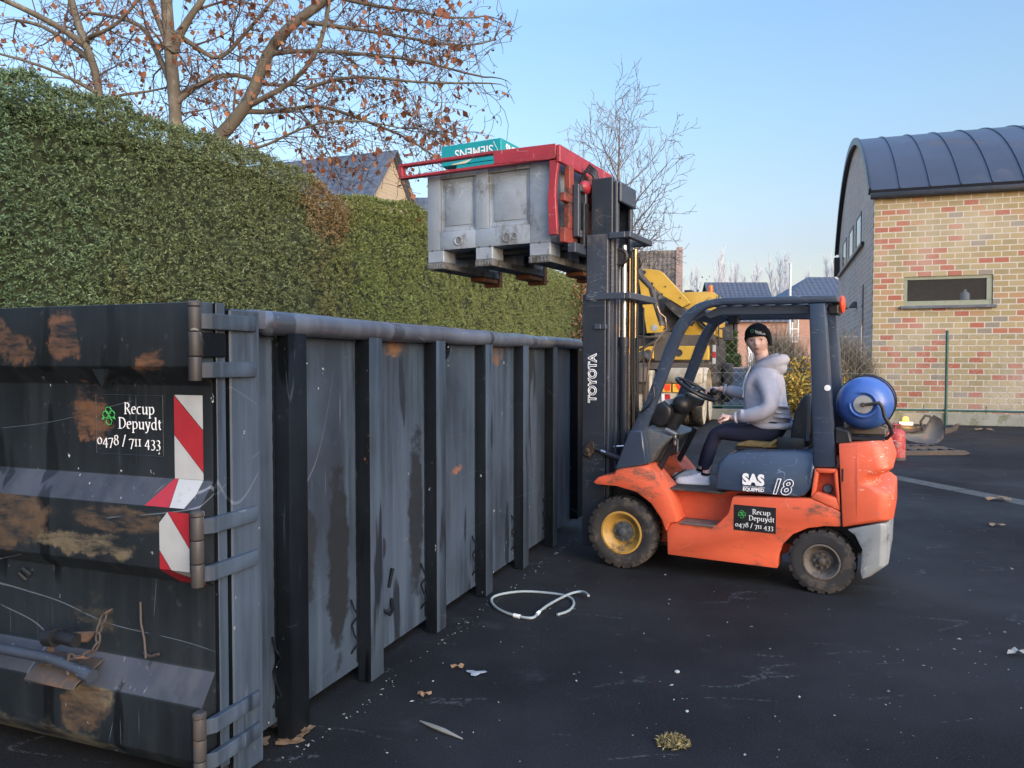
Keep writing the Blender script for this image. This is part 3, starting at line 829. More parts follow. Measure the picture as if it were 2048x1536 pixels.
def hedge_points(n):
    P = []; D = []; S = []
    while len(P) < n:
        # denser where the hedge is near the lens
        x = HX0 + (HX1 - HX0) * random.random() ** 1.35
        top = hedge_top(x)
        u = random.random()
        if u < .70:
            z = 1.2 + (top - 1.2) * random.random(); y = HY0; d = Vector((0, -1, .25))
        elif u < .85:
            z = top - .42 * random.random() ** 1.3; y = HY0 + .06 * random.random(); d = Vector((0, -.8, .7))
        elif u < .97:
            z = top; y = HY0 + 1.4 * random.random() ** 1.6; d = Vector((0, -.25, 1))
        else:
            if random.random() < .6: continue
            x = HX1; z = 1.2 + (top - 1.2) * random.random(); y = HY0 + 1.4 * random.random(); d = Vector((1, 0, .3))
        nz = mnoise.noise(Vector((x * 2.1, z * 2.1, y * 2))) + .7 * mnoise.noise(Vector((x * 5.3, z * 5.3, y * 5 + 7)))
        hole = mnoise.noise(Vector((x * 3.1 + 40, z * 3.1, 2)))
        if hole > .56 and z < top - .4 and random.random() < .85: continue
        off = .07 * nz + random.gauss(0, .022)
        if u < .85: y -= off - .02
        else: z += off * .35
        if z > top - .06 and u < .85: y += .04
        P.append((x, y, z)); D.append((d.x, d.y, d.z)); S.append(.027 + .011 * random.random())
    return np.array(P), np.array(D), np.array(S)
hp, hd, hs = hedge_points(86000)
# every sprig: a short shoot with narrow leaflets on both sides
nl = 8
sd = hd + rng.normal(0, .55, hd.shape); sd /= np.linalg.norm(sd, axis=1, keepdims=True)
ax = rng.normal(0, 1, hd.shape); sv = np.cross(sd, ax); sv /= np.linalg.norm(sv, axis=1, keepdims=True)
PP = []; DD = []; SS = []
for k in range(nl):
    t_ = (k // 2) / (nl / 2) * .9
    PP.append(hp + sd * (t_ * .055)); DD.append(sd * .75 + sv * (.85 if k % 2 else -.85)); SS.append(hs)
PP = np.concatenate(PP); DD = np.concatenate(DD); SS = np.concatenate(SS)
# along the row: dark green, olive, a browned plant, yellow green with sunlight painted in
t = NT('hedge_leaf')
sep = t.n.new("ShaderNodeSeparateXYZ"); t.l.new(t.co, sep.inputs[0])
xw = t.math('ADD', sep.outputs[0], t.math('MULTIPLY', t.math('SUBTRACT', t.noise(.9, detail=3), .5), 3.0))
cr = t.n.new("ShaderNodeValToRGB"); el = cr.color_ramp.elements
stops = [(0.0, (.060, .135, .078)), (.17, (.070, .145, .084)), (.24, (.108, .160, .074)), (.32, (.125, .162, .074)), (.375, (.132, .165, .070)), (.41, (.155, .158, .064)), (.45, (.145, .190, .055)), (.62, (.170, .208, .066)), (1.0, (.185, .222, .080))]
el[0].position = 0; el[0].color = (*stops[0][1], 1); el[1].position = 1; el[1].color = (*stops[-1][1], 1)
for p_, c_ in stops[1:-1]:
    e_ = el.new(p_); e_.color = (*c_, 1)
t.l.new(t.ramp(xw, -2.5, 21.0), cr.inputs[0])
mr = cr.inputs[0].links[0].from_node; mr.interpolation_type = 'LINEAR'
br = t.math('MULTIPLY', t.spot((7.0, 4.2, 3.75), (.55, 2, .5), .3, 2.5), .75)
col = t.mix(br, cr.outputs[0], (.21, .135, .065))
br2 = t.ramp(t.noise(1.1, (1, 1, .6), 5, .65, (2, 7, 1)), .58, .70, 0, .4)
col = t.mix(br2, col, (.16, .145, .065))
g = t.n.new("ShaderNodeNewGeometry"); rnd = g.outputs['Random Per Island']
hsv = t.n.new("ShaderNodeHueSaturation"); t.l.new(col, hsv.inputs['Color'])
t.l.new(t.ramp(rnd, 0, 1, .55, 1.5), hsv.inputs['Value'])
hsv.inputs['Saturation'].default_value = .95
M['hedge'] = t.done(hsv.outputs[0], .6, 0, .3)
leaf_mesh('foliage', PP, DD, SS, M['hedge'], hedge, aspect=.36, jitter=.25, bend=.15, fold=False)
# brown beech at the end of the hedge
bx = empty('beech_shrub', (1.95, 22.9, 0), 0, 'brown leaved shrub at the far end of the hedge beside the lift mast', 'shrub')
P = []; D = []
for i in range(2600):
    a = random.random() * 2 * math.pi; z = random.uniform(.1, 4.3); r = .75 * math.sqrt(random.random()) * (1 - .3 * abs(z / 4.3 - .5))
    P.append((r * math.cos(a), r * math.sin(a), z)); D.append((math.cos(a), math.sin(a), -.2))
leaf_mesh('foliage', P, D, np.full(len(P), .11), M['tan_leaf'], bx, .6, .6)
mb = MB()
for i in range(14): mb.tube(wiggle((random.gauss(0, .15), random.gauss(0, .15), 0), (random.gauss(0, .15), random.gauss(0, .15), 1), 4, 6, .1), [.03, .025, .02, .016, .012, .008, .004], 5, False)
mb.build('stems', M['twig'], bx, recalc=False, smooth=0)

# ------------------------------------------------------------------ plane trees over the hedge
def limb(name_pts, yb, dy):
    """limb through points given as (x, z); the depth wanders as a real limb does"""
    out = []
    for i, (x, z) in enumerate(name_pts):
        out.append(Vector((x, yb + dy * i / max(1, len(name_pts) - 1), z)))
    # smooth with midpoints
    fine = []
    for a, b in zip(out[:-1], out[1:]):
        n = max(2, int((b - a).length / .35))
        for k in range(n):
            p = a.lerp(b, k / n); fine.append(p + Vector((random.gauss(0, .012), random.gauss(0, .03), random.gauss(0, .012))))
    fine.append(out[-1])
    for _ in range(2):
        fine = [fine[0]] + [(fine[i - 1] + fine[i] * 2 + fine[i + 1]) / 4 for i in range(1, len(fine) - 1)] + [fine[-1]]
    return fine
SPEC = [(3.3, (.7, 2.1), .72, .05, .17, .12), (5.8, (.35, 1.0), .65, .0, .2, .2), (5.4, (.14, .48), .6, -.05, .22, .25)]
def plane_tree(root, limbs, nleaf, leafbias):
    thick = MB(); twig = MB(); tips = []
    for pts, y, dy, r0, r1, side in limbs:
        L = limb(pts, y, dy)
        rs = [r0 + (r1 - r0) * (i / (len(L) - 1)) ** .8 for i in range(len(L))]
        rs = [r * (1 + .07 * mnoise.noise(p * 2.5)) for r, p in zip(rs, L)]
        thick.tube(L, rs, 10, True)
        if side:
            n = len(L); tot = sum((L[i + 1] - L[i]).length for i in range(n - 1))
            for j in range(int(side * tot)):
                f = .12 + .88 * random.random(); x = f * (n - 1); i = min(int(x), n - 2); q = L[i].lerp(L[i + 1], x - i)
                d = (L[i + 1] - L[i]).normalized(); s = Vector((random.gauss(0, 1), random.gauss(0, .9), random.gauss(0, 1))); s = (s - d * s.dot(d)).normalized()
                nd = (d * .45 + s * .75 + Vector((.12, 0, .02))).normalized()
                ln = random.uniform(.6, 2.0) * (1 if r0 < .1 else .85)
                grow(twig, wiggle(q, nd, ln, 6, .16, -.01), min(rs[i] * .45, .010 + ln * .010), .004, 1, SPEC, tips)
            e = L[-1]; d = (L[-1] - L[-2]).normalized()
            for j in range(3):
                nd = (d + Vector((random.gauss(0, .35), random.gauss(0, .35), random.gauss(0, .35)))).normalized()
                grow(twig, wiggle(e, nd, random.uniform(.6, 1.1), 5, .16), min(r1, .02), .004, 1, SPEC, tips)
    thick.build('trunk', M['bark'], root, recalc=False, smooth=60)
    twig.build('crown', M['twig'], root, recalc=False, smooth=0)
    random.shuffle(tips)
    sel = [p for p in tips if random.random() < leafbias(p)][:nleaf]
    D = [(random.gauss(0, .4), random.gauss(0, .4), -1) for p in sel]
    leaf_mesh('leaves', [tuple(p) for p in sel], D, rng.uniform(.06, .145, len(sel)), M['autumn'], root, .85, .45, .35)
    return tips
T1 = empty('plane_tree', (0, 0, 0), 0, 'large plane tree with brown leaves and a leaning limb over the hedge', 'tree')
yb = 14.5
limbs1 = [
    ([(-6.25, 0), (-6.28, 3), (-6.28, 6.0), (-6.34, 6.87), (-6.42, 7.84), (-6.47, 8.6), (-6.5, 11)], yb, .1, .185, .08, 2.2),
    ([(-6.20, 4.2), (-5.85, 5.3), (-5.42, 5.81), (-4.82, 6.34), (-4.62, 7.02), (-4.37, 7.55), (-3.88, 7.94), (-3.14, 8.33), (-2.3, 8.9)], yb, -.3, .155, .07, 2.2),
    ([(-6.3, 6.39), (-6.0, 6.78), (-5.45, 7.07), (-5.0, 7.02), (-4.77, 6.87), (-4.2, 6.95)], yb, .5, .06, .03, 2.4),
    ([(-6.30, 7.4), (-6.18, 7.6), (-5.88, 7.99), (-5.54, 8.33), (-5.2, 9.2)], yb, -.3, .085, .05, 1.8),
    ([(-6.35, 7.4), (-6.55, 7.9), (-6.76, 8.23), (-7.0, 8.9)], yb, .4, .075, .04, 1.8),
    ([(-6.3, 7.75), (-6.13, 7.65), (-5.79, 7.46), (-5.55, 7.26), (-5.2, 7.84), (-4.8, 8.33), (-4.5, 8.9)], yb, .7, .05, .03, 2.4),
    ([(-4.80, 6.36), (-4.5, 6.45), (-4.03, 6.58), (-3.49, 7.02), (-3.24, 7.6), (-3.14, 8.33), (-3.0, 8.9)], yb - .15, -.9, .055, .03, 2.7),
    ([(-4.9, 6.25), (-4.5, 6.27), (-4.09, 6.39), (-3.64, 6.54), (-2.91, 6.24), (-2.17, 6.05), (-1.48, 5.61)], yb - .1, .8, .05, .018, 3.0),
    ([(-4.5, 7.27), (-3.73, 7.31), (-2.75, 7.19), (-1.97, 7.07), (-1.19, 6.87), (-.5, 6.66)], yb - .2, -.5, .045, .016, 3.0),
    ([(-4.0, 7.87), (-3.14, 7.79), (-2.41, 7.7), (-1.67, 7.6), (-.79, 7.46), (-.35, 7.7)], yb - .25, .5, .042, .014, 3.0),
    ([(-3.7, 6.5), (-2.66, 6.68), (-1.68, 6.44), (-.79, 6.39), (-.35, 6.3)], yb - .6, -.8, .036, .012, 3.0),
    ([(-5.5, 5.62), (-5.13, 5.56), (-4.63, 5.46), (-4.14, 5.61), (-3.4, 5.9), (-2.57, 5.81), (-1.88, 5.61)], yb, -1.2, .035, .012, 3.0),
    ([(-3.2, 8.28), (-2.5, 8.15), (-1.8, 8.22), (-1.1, 8.1), (-.5, 8.3)], yb - .3, .9, .04, .014, 3.0),
    ([(-6.42, 6.9), (-6.58, 7.17), (-6.91, 7.89), (-7.11, 8.04), (-7.54, 8.28), (-8.23, 8.4)], yb + .1, .6, .06, .03, 2.2),
]
tips1 = plane_tree(T1, limbs1, 7500, lambda p: .15 + .09 * max(0, min(1, (p.x + 6) / 5)) + .03 * max(0, min(1, (6.9 - p.z))))
ball = None
for p in random.sample([q for q in tips1 if q.x > -2.6], 70):
    if ball is None:
        fb = MB(); fb.tube([Vector((0, 0, 0)), Vector((0, 0, -.10))], .002, 3, False); fb.ellipsoid(Vector((0, 0, -.12)), (.019, .019, .019), 6, 4)
        ball = fb.build('seed_ball', M['fruit'], T1, recalc=False); ball.location = p
    else:
        c = ball.copy(); COL.objects.link(c); c.parent = T1; c.location = p
T2 = empty('plane_tree', (0, 0, 0), 0, 'thinner plane tree with brown leaves, leftmost above the hedge', 'tree')
limbs2 = [
    ([(-7.75, 0), (-7.78, 4), (-7.84, 6.58), (-7.9, 7.17), (-8.12, 7.7), (-8.32, 8.33), (-8.6, 9.5)], yb + .3, .0, .12, .06, 2.2),
    ([(-8.04, 7.55), (-8.4, 7.85), (-8.77, 8.04), (-9.4, 8.33), (-10, 8.5)], yb + .3, -.5, .07, .04, 2.4),
    ([(-7.98, 7.35), (-8.3, 7.6), (-8.63, 7.79), (-9.11, 8.18), (-9.7, 8.3)], yb + .3, .5, .06, .03, 2.4),
    ([(-8.1, 7.68), (-7.9, 7.72), (-7.65, 7.72), (-7.21, 7.84), (-6.76, 8.23)], yb + .3, -.6, .05, .025, 2.4),
    ([(-7.86, 6.7), (-8.3, 6.95), (-8.9, 7.1), (-9.7, 7.25)], yb + .2, -.8, .04, .016, 2.8),
    ([(-7.84, 6.5), (-7.4, 6.75), (-7.0, 6.8), (-6.6, 7.0)], yb + .2, .5, .035, .014, 2.8),
]
plane_tree(T2, limbs2, 1100, lambda p: .16)

# ------------------------------------------------------------------ bare tree in the middle
def bare_tree(root, H, base_r, crown_lo, wid, mtrunk, mtwig, spec, nmain, up):
    th = MB(); tw = MB(); tips = []
    tp = wiggle((0, 0, 0), (0, 0, 1), H, 14, .025)
    rs = [base_r * (1 - .93 * (i / 14) ** .9) for i in range(15)]
    th.tube(tp, rs, 8, False)
    for j in range(nmain):
        f = crown_lo + (1 - crown_lo) * ((j + random.random() * .7) / nmain)
        x = f * 14; i = min(int(x), 13); q = tp[i].lerp(tp[i + 1], x - i)
        a = j * 2.4 + random.gauss(0, .4)
        L = wid * (1.15 - f) ** .75 * random.uniform(.75, 1.15)
        d = Vector((math.cos(a), math.sin(a), up + .5 * f)).normalized()
        pts = wiggle(q, d, L, 7, .10, .03)
        grow(tw, pts, max(.012, rs[i] * .45), .004, 0, spec, tips)
    th.build('trunk', mtrunk, root, recalc=False, smooth=60)
    tw.build('crown', mtwig, root, recalc=False, smooth=0)
    return tips
random.seed(21)
XMAX = 1e9
RMIN = .0075
BT = empty('bare_tree', (4.15, 30.0, 0), 0, 'tall bare winter tree rising behind the lift mast', 'tree')
tips = bare_tree(BT, 11.3, .20, .30, 5.4, M['twig2'], M['twig2'], [(3.4, (.5, 1.5), .55, .16, .12, .15), (3.8, (.2, .6), .55, .1, .18, .2)], 30, .62)
sel = random.sample(tips, min(1400, len(tips)))
leaf_mesh('buds', [tuple(p) for p in sel], [(random.gauss(0, .5), random.gauss(0, .5), 1) for p in sel], np.full(len(sel), .05), M['twig2'], BT, .5, .3)
RMIN = .0045

# poplars far behind the houses
random.seed(5)
def poplar_mesh():
    tw = MB(); H = 16.5
    tp = wiggle((0, 0, 0), (0, 0, 1), H, 10, .02); tw.tube(tp, [.16 * (1 - .9 * i / 10) for i in range(11)], 5, False)
    trunk = tw; cr_ = MB()
    for j in range(60):
        f = .16 + .8 * j / 60; q = tp[min(int(f * 10), 9)]; a = random.random() * 6.28
        d = Vector((math.cos(a) * .22, math.sin(a) * .22, 1)); L = random.uniform(1.8, 4.2) * (1.1 - f * .55)
        p = wiggle(q, d, L, 4, .07); cr_.tube(p, [.05, .044, .036, .028, .02], 3, False)
        for k in range(4):
            b = p[1 + k % 3]; cr_.tube(wiggle(b, d + Vector((random.gauss(0, .25), random.gauss(0, .25), 0)), L * .6, 3, .1), .022, 3, False)
    return trunk, cr_
protos = []
for i in range(3): protos.append(poplar_mesh())
proto_obj = {}
xs = [(29.2 + k * 1.32 + random.gauss(0, .3), random.uniform(.88, 1.12), '') for k in range(22)]
for i, (x, s, w) in enumerate(xs):
    k = i % 3
    r = empty('poplar', (x, 130 + random.gauss(0, 3), gz(130)), random.uniform(0, 360), 'pale leafless poplar in the far row behind the houses', 'tree', 'poplars in the far row')
    r.scale = (s, s, s)
    if k in proto_obj:
        for ch in proto_obj[k]:
            c = ch.copy(); COL.objects.link(c); c.parent = r
    else:
        proto_obj[k] = [protos[k][0].build('trunk', M['hazed_twig'], r, recalc=False, smooth=0), protos[k][1].build('crown', M['hazed_twig'], r, recalc=False, smooth=0)]

# ------------------------------------------------------------------ shrubs by the fence
def fence_pt(x, y): return Matrix.Rotation(R(-19), 3, 'Z') @ Vector((x, y, 0)) + Vector((10.997, 19.514, 0))
random.seed(9)
yb_ = empty('yellow_shrub', tuple(fence_pt(-3.15, -.95)), 0, 'leafy shrub turning yellow in front of the wire fence', 'shrub')
P = []; D = []
mb = MB()
for i in range(46):
    a = random.random() * 6.28; tp = Vector((.85 * math.cos(a) * random.random() ** .5, .55 * math.sin(a), 0)); top = Vector((tp.x * 1.45, tp.y * 1.3, random.uniform(.7, 1.75)))
    p = [Vector((tp.x * .3, tp.y * .3, 0)), tp * .8 + Vector((0, 0, top.z * .5)), top]
    mb.tube(p, [.012, .008, .004], 4, False)
    for k in range(46):
        f = .25 + .75 * random.random(); b = p[1].lerp(p[2], (f - .5) * 2) if f > .5 else p[0].lerp(p[1], f * 2)
        q = b + Vector((random.gauss(0, .09), random.gauss(0, .09), random.gauss(0, .07)))
        P.append(tuple(q)); D.append((random.gauss(0, 1), random.gauss(-.5, 1), random.gauss(.2, .7)))
leaf_mesh('foliage', P, D, np.full(len(P), .105), M['yleaf'], yb_, .6, .3, .3)
mb.build('stems', M['twig'], yb_, recalc=False, smooth=0)
def spiky(loc, n, h, w, dpt, label):
    r = empty('dry_shrub', loc, -19, label, 'shrub')
    V = []; Fq = []
    for i in range(n):
        a = random.uniform(-1, 1); b = random.uniform(-1, 1)
        base = Vector((a * w * .55, b * dpt * .5, 0)); H = h * random.uniform(.45, 1.0) * (1 - .35 * a * a)
        tip = Vector((a * w * (1 + random.gauss(0, .1)) + random.gauss(0, .07), b * dpt + random.gauss(0, .07), H))
        mid = base.lerp(tip, .6) + Vector((random.gauss(0, .03), random.gauss(0, .03), .05))
        s = Vector((random.gauss(0, 1), random.gauss(0, 1), 0)).normalized() * random.uniform(.005, .010)
        k = len(V); V += [base - s, base + s, mid + s, mid - s, tip, tip]
        Fq += [(k, k + 1, k + 2, k + 3), (k + 3, k + 2, k + 4, k + 5)]
        for q in range(2):
            c = mid.lerp(tip, random.random()); e = c + Vector((random.gauss(0, .07), random.gauss(0, .07), random.uniform(.08, .22)))
            k = len(V); V += [c - s * .7, c + s * .7, e + s * .3, e - s * .3]; Fq.append((k, k + 1, k + 2, k + 3))
    np_mesh('stems', np.array([tuple(x) for x in V]), np.array(Fq), M['dry'], r)
spiky(tuple(fence_pt(-4.0, .95)), 2600, 2.75, .85, .45, 'grey brown dry shrub behind the fence, left of the guard post')
spiky(tuple(fence_pt(-2.35, .95)), 2600, 2.55, .85, .45, 'grey brown dry shrub behind the fence, beside the gable wall')

# ------------------------------------------------------------------ houses
def gable_house(name, loc, rz, Lx, Ly, ze, zr, mw, mr, label, gw=None, over=.25):
    """gable walls at y=0 and y=Ly; the ridge runs along y"""
    h = empty(name, loc, rz, label, 'house')
    mb = MB(); mb.box(0, Lx, .3, Ly - .3, 0, ze); mb.build('wall', mw, h, smooth=0)
    for y0, y1 in ((0, .298), (Ly - .298, Ly)):
        mb = MB(); mb.prism([(0, 0), (Lx, 0), (Lx, ze), (Lx / 2, zr - .02), (0, ze)], y0, y1, 'y'); mb.build('gable_wall', gw or mw, h, smooth=0)
    d = Vector((Lx / 2, zr - ze)).normalized(); nx_ = Vector((-d.y, d.x)) * .16
    for s in (0, 1):
        e = (-d.x * over, ze - d.y * over); rdg = (Lx / 2, zr)
        pl = [e, rdg, (rdg[0], rdg[1] + .19), (e[0] + nx_.x, e[1] + nx_.y)]
        if s: pl = [(Lx - x, z) for x, z in pl]
        mb = MB(); mb.prism(pl, -.12, Ly + .12, 'y'); mb.build('roof', mr, h, smooth=0)
    return h
M['tile_dark'] = tiles('dark_roof_tiles', (.085, .10, .125), (1, 2), 3.0, 3.0)
M['tile_grid'] = tiles('panel_grid_roof', (.070, .085, .12), (1, 2), 3.2, 2.0, .15)
M['tile_moss'] = tiles('mossy_roof_tiles', (.165, .125, .085), (0, 2), 4.0, 4.0, .4)
M['tile_x'] = tiles('dark_roof_tiles_x', (.070, .085, .12), (0, 2), 3.2, 2.0, .15)
hl = gable_house('house', (-6.25, 25.8, 0), 69.2 - 0, 9.0, 12.0, 4.3, 9.55, M['red_brick'], M['tile_dark'], 'brick house with dark tiled roof and buff gable rising over the hedge', M['buff'])
# the near gable of that house is at local y=0; its roof has a pale verge board
mb = MB()
mb.beam((-.2, -.16, 4.2), (4.5, -.16, 9.72), .05, .22, (0, 1, 0)); mb.beam((9.2, -.16, 4.2), (4.5, -.16, 9.72), .05, .22, (0, 1, 0))
mb.build('verge_board', M['sill'], hl)
hl2 = gable_house('house', (-2.2, 37.5, 0), 90 + 0, 8.0, 6.0, 4.6, 10.15, M['red_brick'], M['tile_dark'], 'house with low dark tiled roof seen behind the red clamp arm')
# mossy house with raised red brick gable edge behind the crane
hm = empty('house', (3.9, 42.6, gz(42)), -12.6, 'steep mossy roofed house with a red brick edge behind the yellow crane', 'house')
mb = MB(); mb.box(0, 5.0, 0, 6, 0, 2.4); mb.build('wall', M['red_brick'], hm, smooth=0)
mb = MB(); mb.prism([(-.3, 2.2), (2.9, 7.45), (2.9, 7.25), (-.1, 2.1)], 0, 5.0, 'x'); 
mb.build('roof', M['tile_moss'], hm, smooth=0)
mb = MB(); mb.prism([(5.9, 2.2), (2.9, 7.45), (2.9, 7.25), (5.8, 2.1)], 0, 5.0, 'x'); mb.build('roof', M['tile_moss'], hm, smooth=0)
mb = MB(); mb.prism([(-.35, 0), (6, 0), (6, 2.4), (2.9, 7.62), (-.4, 2.4)], 5.003, 5.36, 'x'); mb.build('gable_wall', M['red_brick'], hm, smooth=0)
iv = empty('climbing_shrub', (7.6, 40.6, gz(40)), 0, 'ragged brown climbing shrub against the mossy roofed house', 'shrub')
P = []; D = []; mb = MB()
for i in range(60):
    a = max(-1.3, min(1.1, random.gauss(0, .8))); H = random.uniform(2.5, 7.3) - abs(a) * 1.6
    pts = wiggle((a * .6, random.gauss(0, .25), 0), (a * .12, 0, 1), max(H, 1.5), 7, .10)
    mb.tube(pts, [.03, .025, .02, .016, .012, .009, .006, .004], 4, False)
    for k in range(46):
        p = random.choice(pts[2:]); q = p + Vector((random.gauss(0, .28), random.gauss(0, .2), random.gauss(0, .28)))
        P.append(tuple(q)); D.append((random.gauss(0, 1), -1, random.gauss(0, .6)))
leaf_mesh('foliage', P, D, np.full(len(P), .14), M['ivy'], iv, .7, .5)
mb.build('stems', M['twig'], iv, recalc=False, smooth=0)
# pink brick house with hipped roof, its annex, the gridded roof behind
z1 = gz(72)
hf = empty('house', (24.35, 72.0, z1), 0, 'pink brick house with hipped dark roof and white window', 'house')
mb = MB(); mb.box(0, 10, 0, 9, 0, 4.95); mb.build('wall', M['pinkwall'], hf, smooth=0)
mb = MB(); e = .5
v = [(-e, -e, 4.95), (10 + e, -e, 4.95), (10 + e, 9 + e, 4.95), (-e, 9 + e, 4.95), (4.9, 4.5, 8.75), (7.5, 4.5, 8.75), (-e, -e, 4.8), (10 + e, -e, 4.8), (10 + e, 9 + e, 4.8), (-e, 9 + e, 4.8)]
mb.add(v, [(0, 1, 5, 4), (1, 2, 5), (2, 3, 4, 5), (3, 0, 4), (6, 7, 1, 0), (7, 8, 2, 1), (8, 9, 3, 2), (9, 6, 0, 3), (9, 8, 7, 6)])
mb.build('roof', M['tile_x'], hf, smooth=0)
fr = MB(); x0, x1, a0, a1 = 1.22, 2.40, 2.2, 4.52
fr.box(x0, x1, -.06, .02, a0, a0 + .09); fr.box(x0, x1, -.06, .02, a1 - .09, a1); fr.box(x0, x0 + .09, -.06, .02, a0 + .09, a1 - .09); fr.box(x1 - .09, x1, -.06, .02, a0 + .09, a1 - .09)
fr.box((x0 + x1) / 2 - .03, (x0 + x1) / 2 + .03, -.055, .02, a0 + .09, a1 - .09); fr.box(x0 + .09, x1 - .09, -.05, .02, 3.42, 3.48)
fw = fr.build('window', M['white_frame'], hf); mb = MB(); mb.box(x0 + .09, x1 - .09, -.02, -.005, a0 + .09, a1 - .09); mb.build('pane', M['glass_far'], fw, smooth=0)
mb = MB(); mb.tube([(-.12, -.3, 0), (-.12, -.3, 4.8)], .07, 8); mb.build('downpipe', M['gutter'], hf)
an = empty('garage_annex', (19.3, 66.0, gz(66)), 0, 'low pink brick annex with dark roof and white door behind the driver', 'annex')
mb = MB(); mb.box(0, 4.3, 0, 5, 0, 3.95); mb.build('wall', M['pinkwall'], an, smooth=0)
mb = MB(); v = [(-.4, -.4, 3.95), (4.7, -.4, 3.95), (4.7, 5.4, 3.95), (-.4, 5.4, 3.95), (1.3, 2.5, 5.4), (3.6, 2.5, 5.4), (-.4, -.4, 3.8), (4.7, -.4, 3.8), (4.7, 5.4, 3.8), (-.4, 5.4, 3.8)]
mb.add(v, [(0, 1, 5, 4), (1, 2, 5), (2, 3, 4, 5), (3, 0, 4), (6, 7, 1, 0), (7, 8, 2, 1), (8, 9, 3, 2), (9, 6, 0, 3), (9, 8, 7, 6)])
mb.build('roof', M['tile_x'], an, smooth=0)
mb = MB(); mb.box(.9, 2.6, -.05, -.003, 0, 3.4); mb.build('door', M['white_frame'], an)
hg = empty('house', (21.4, 82.0, gz(82)), 0, 'house with a flat dark gridded roof slope behind the pink house', 'house')
mb = MB(); mb.box(.3, 6.7, 0, 8, 0, 5); mb.build('wall', M['pinkwall'], hg, smooth=0)
mb = MB(); mb.prism([(-.5, 4.6), (4, 9.15), (8.5, 4.6), (8.5, 4.4), (4, 8.95), (-.5, 4.4)], 0, 7.0, 'x'); mb.build('roof', M['tile_x'], hg, smooth=0)
for x in (1.75, 2.95):
    mb = MB(); mb.tube([(x, .2, 5.3), (x, .2, 6.75)], .06, 8); mb.build('vent_pipe', M['white_frame'], hg)
mb = MB(); mb.tube([(0, 0, 0), (0, 0, 7.1)], [.10, .075], 12); mb.lathe([(.09, 0), (.09, .05), (.001, .07)], (0, 0, 7.1), (0, 0, 1), 12)
sp_ = mb.build('street_pole', M['pole']); sp_.location = (18.0, 50.0, gz(50)); tag(sp_, 'slim pale metal pole in front of the dark gridded roof', 'pole')
def leaf_block(name, loc, sx, sy, sz, n, m, label, size=.12):
    r = empty(name, loc, 0, label, 'hedge')
    P = []; D = []
    for i in range(n):
        u = random.random()
        if u < .6: P.append((random.uniform(0, sx), random.gauss(0, .05), random.uniform(0, sz))); D.append((0, -1, .3))
        elif u < .8: P.append((random.uniform(0, sx), random.uniform(0, sy), sz + random.gauss(0, .05))); D.append((0, 0, 1))
        else: P.append((random.choice([0, sx]) + random.gauss(0, .05), random.uniform(0, sy), random.uniform(0, sz))); D.append((1, -.4, .3))
    leaf_mesh('foliage', P, D, np.full(n, size), m, r, .6, .6)
    mb = MB(); mb.box(.06, sx - .06, .06, sy - .06, 0, sz - .06); mb.build('stem_core', simple(name + '_core', (.02, .03, .012), .95), r, smooth=0)
leaf_block('garden_hedge', (16.3, 62.2, gz(62)), 1.9, 4, 2.95, 5000, M['clip_green'], 'square clipped green hedge on the far side of the street', .13)
leaf_block('low_garden_hedge', (16.9, 61.2, gz(61)), 1.3, .9, .95, 1800, M['clip_green'], 'low clipped green hedge at the foot of the tall street hedge', .11)
# ------------------------------------------------------------------ logo and firm lettering
def logo(mb, c, xd, yd, s, lift=0.0):
    """three green hexagon cells with little arrows"""
    cells = [(-.30, .18), (.30, .22), (.02, -.30), (-.02, .48)]
    k = 0
    for cx, cy in cells:
        pts = [(cx + .30 * math.cos(R(60 * i + 12)), cy + .27 * math.sin(R(60 * i + 12))) for i in range(7)]
        for i, (a, b) in enumerate(zip(pts[:-1], pts[1:])):
            w = .052 if i % 3 else .09
            d = Vector((b[0] - a[0], b[1] - a[1])).normalized(); n = Vector((-d.y, d.x)) * w * .5
            q = [(a[0] - n.x, a[1] - n.y), (b[0] - n.x, b[1] - n.y), (b[0] + n.x, b[1] + n.y), (a[0] + n.x, a[1] + n.y)]
            mb.poly(frame_pts([(u * s, v * s, .0001 * (k % 7)) for u, v in q], c, xd, yd, lift)); k += 1
    for cx, cy, a in ((-.55, -.12, 200), (.55, -.05, -40), (.0, .12, 90)):
        q = [(cx + .16 * math.cos(R(a + t)), cy + .16 * math.sin(R(a + t))) for t in (0, 130, 230)]
        mb.poly(frame_pts([(u * s, v * s, .0012) for u, v in q], c, xd, yd, lift))
    return mb
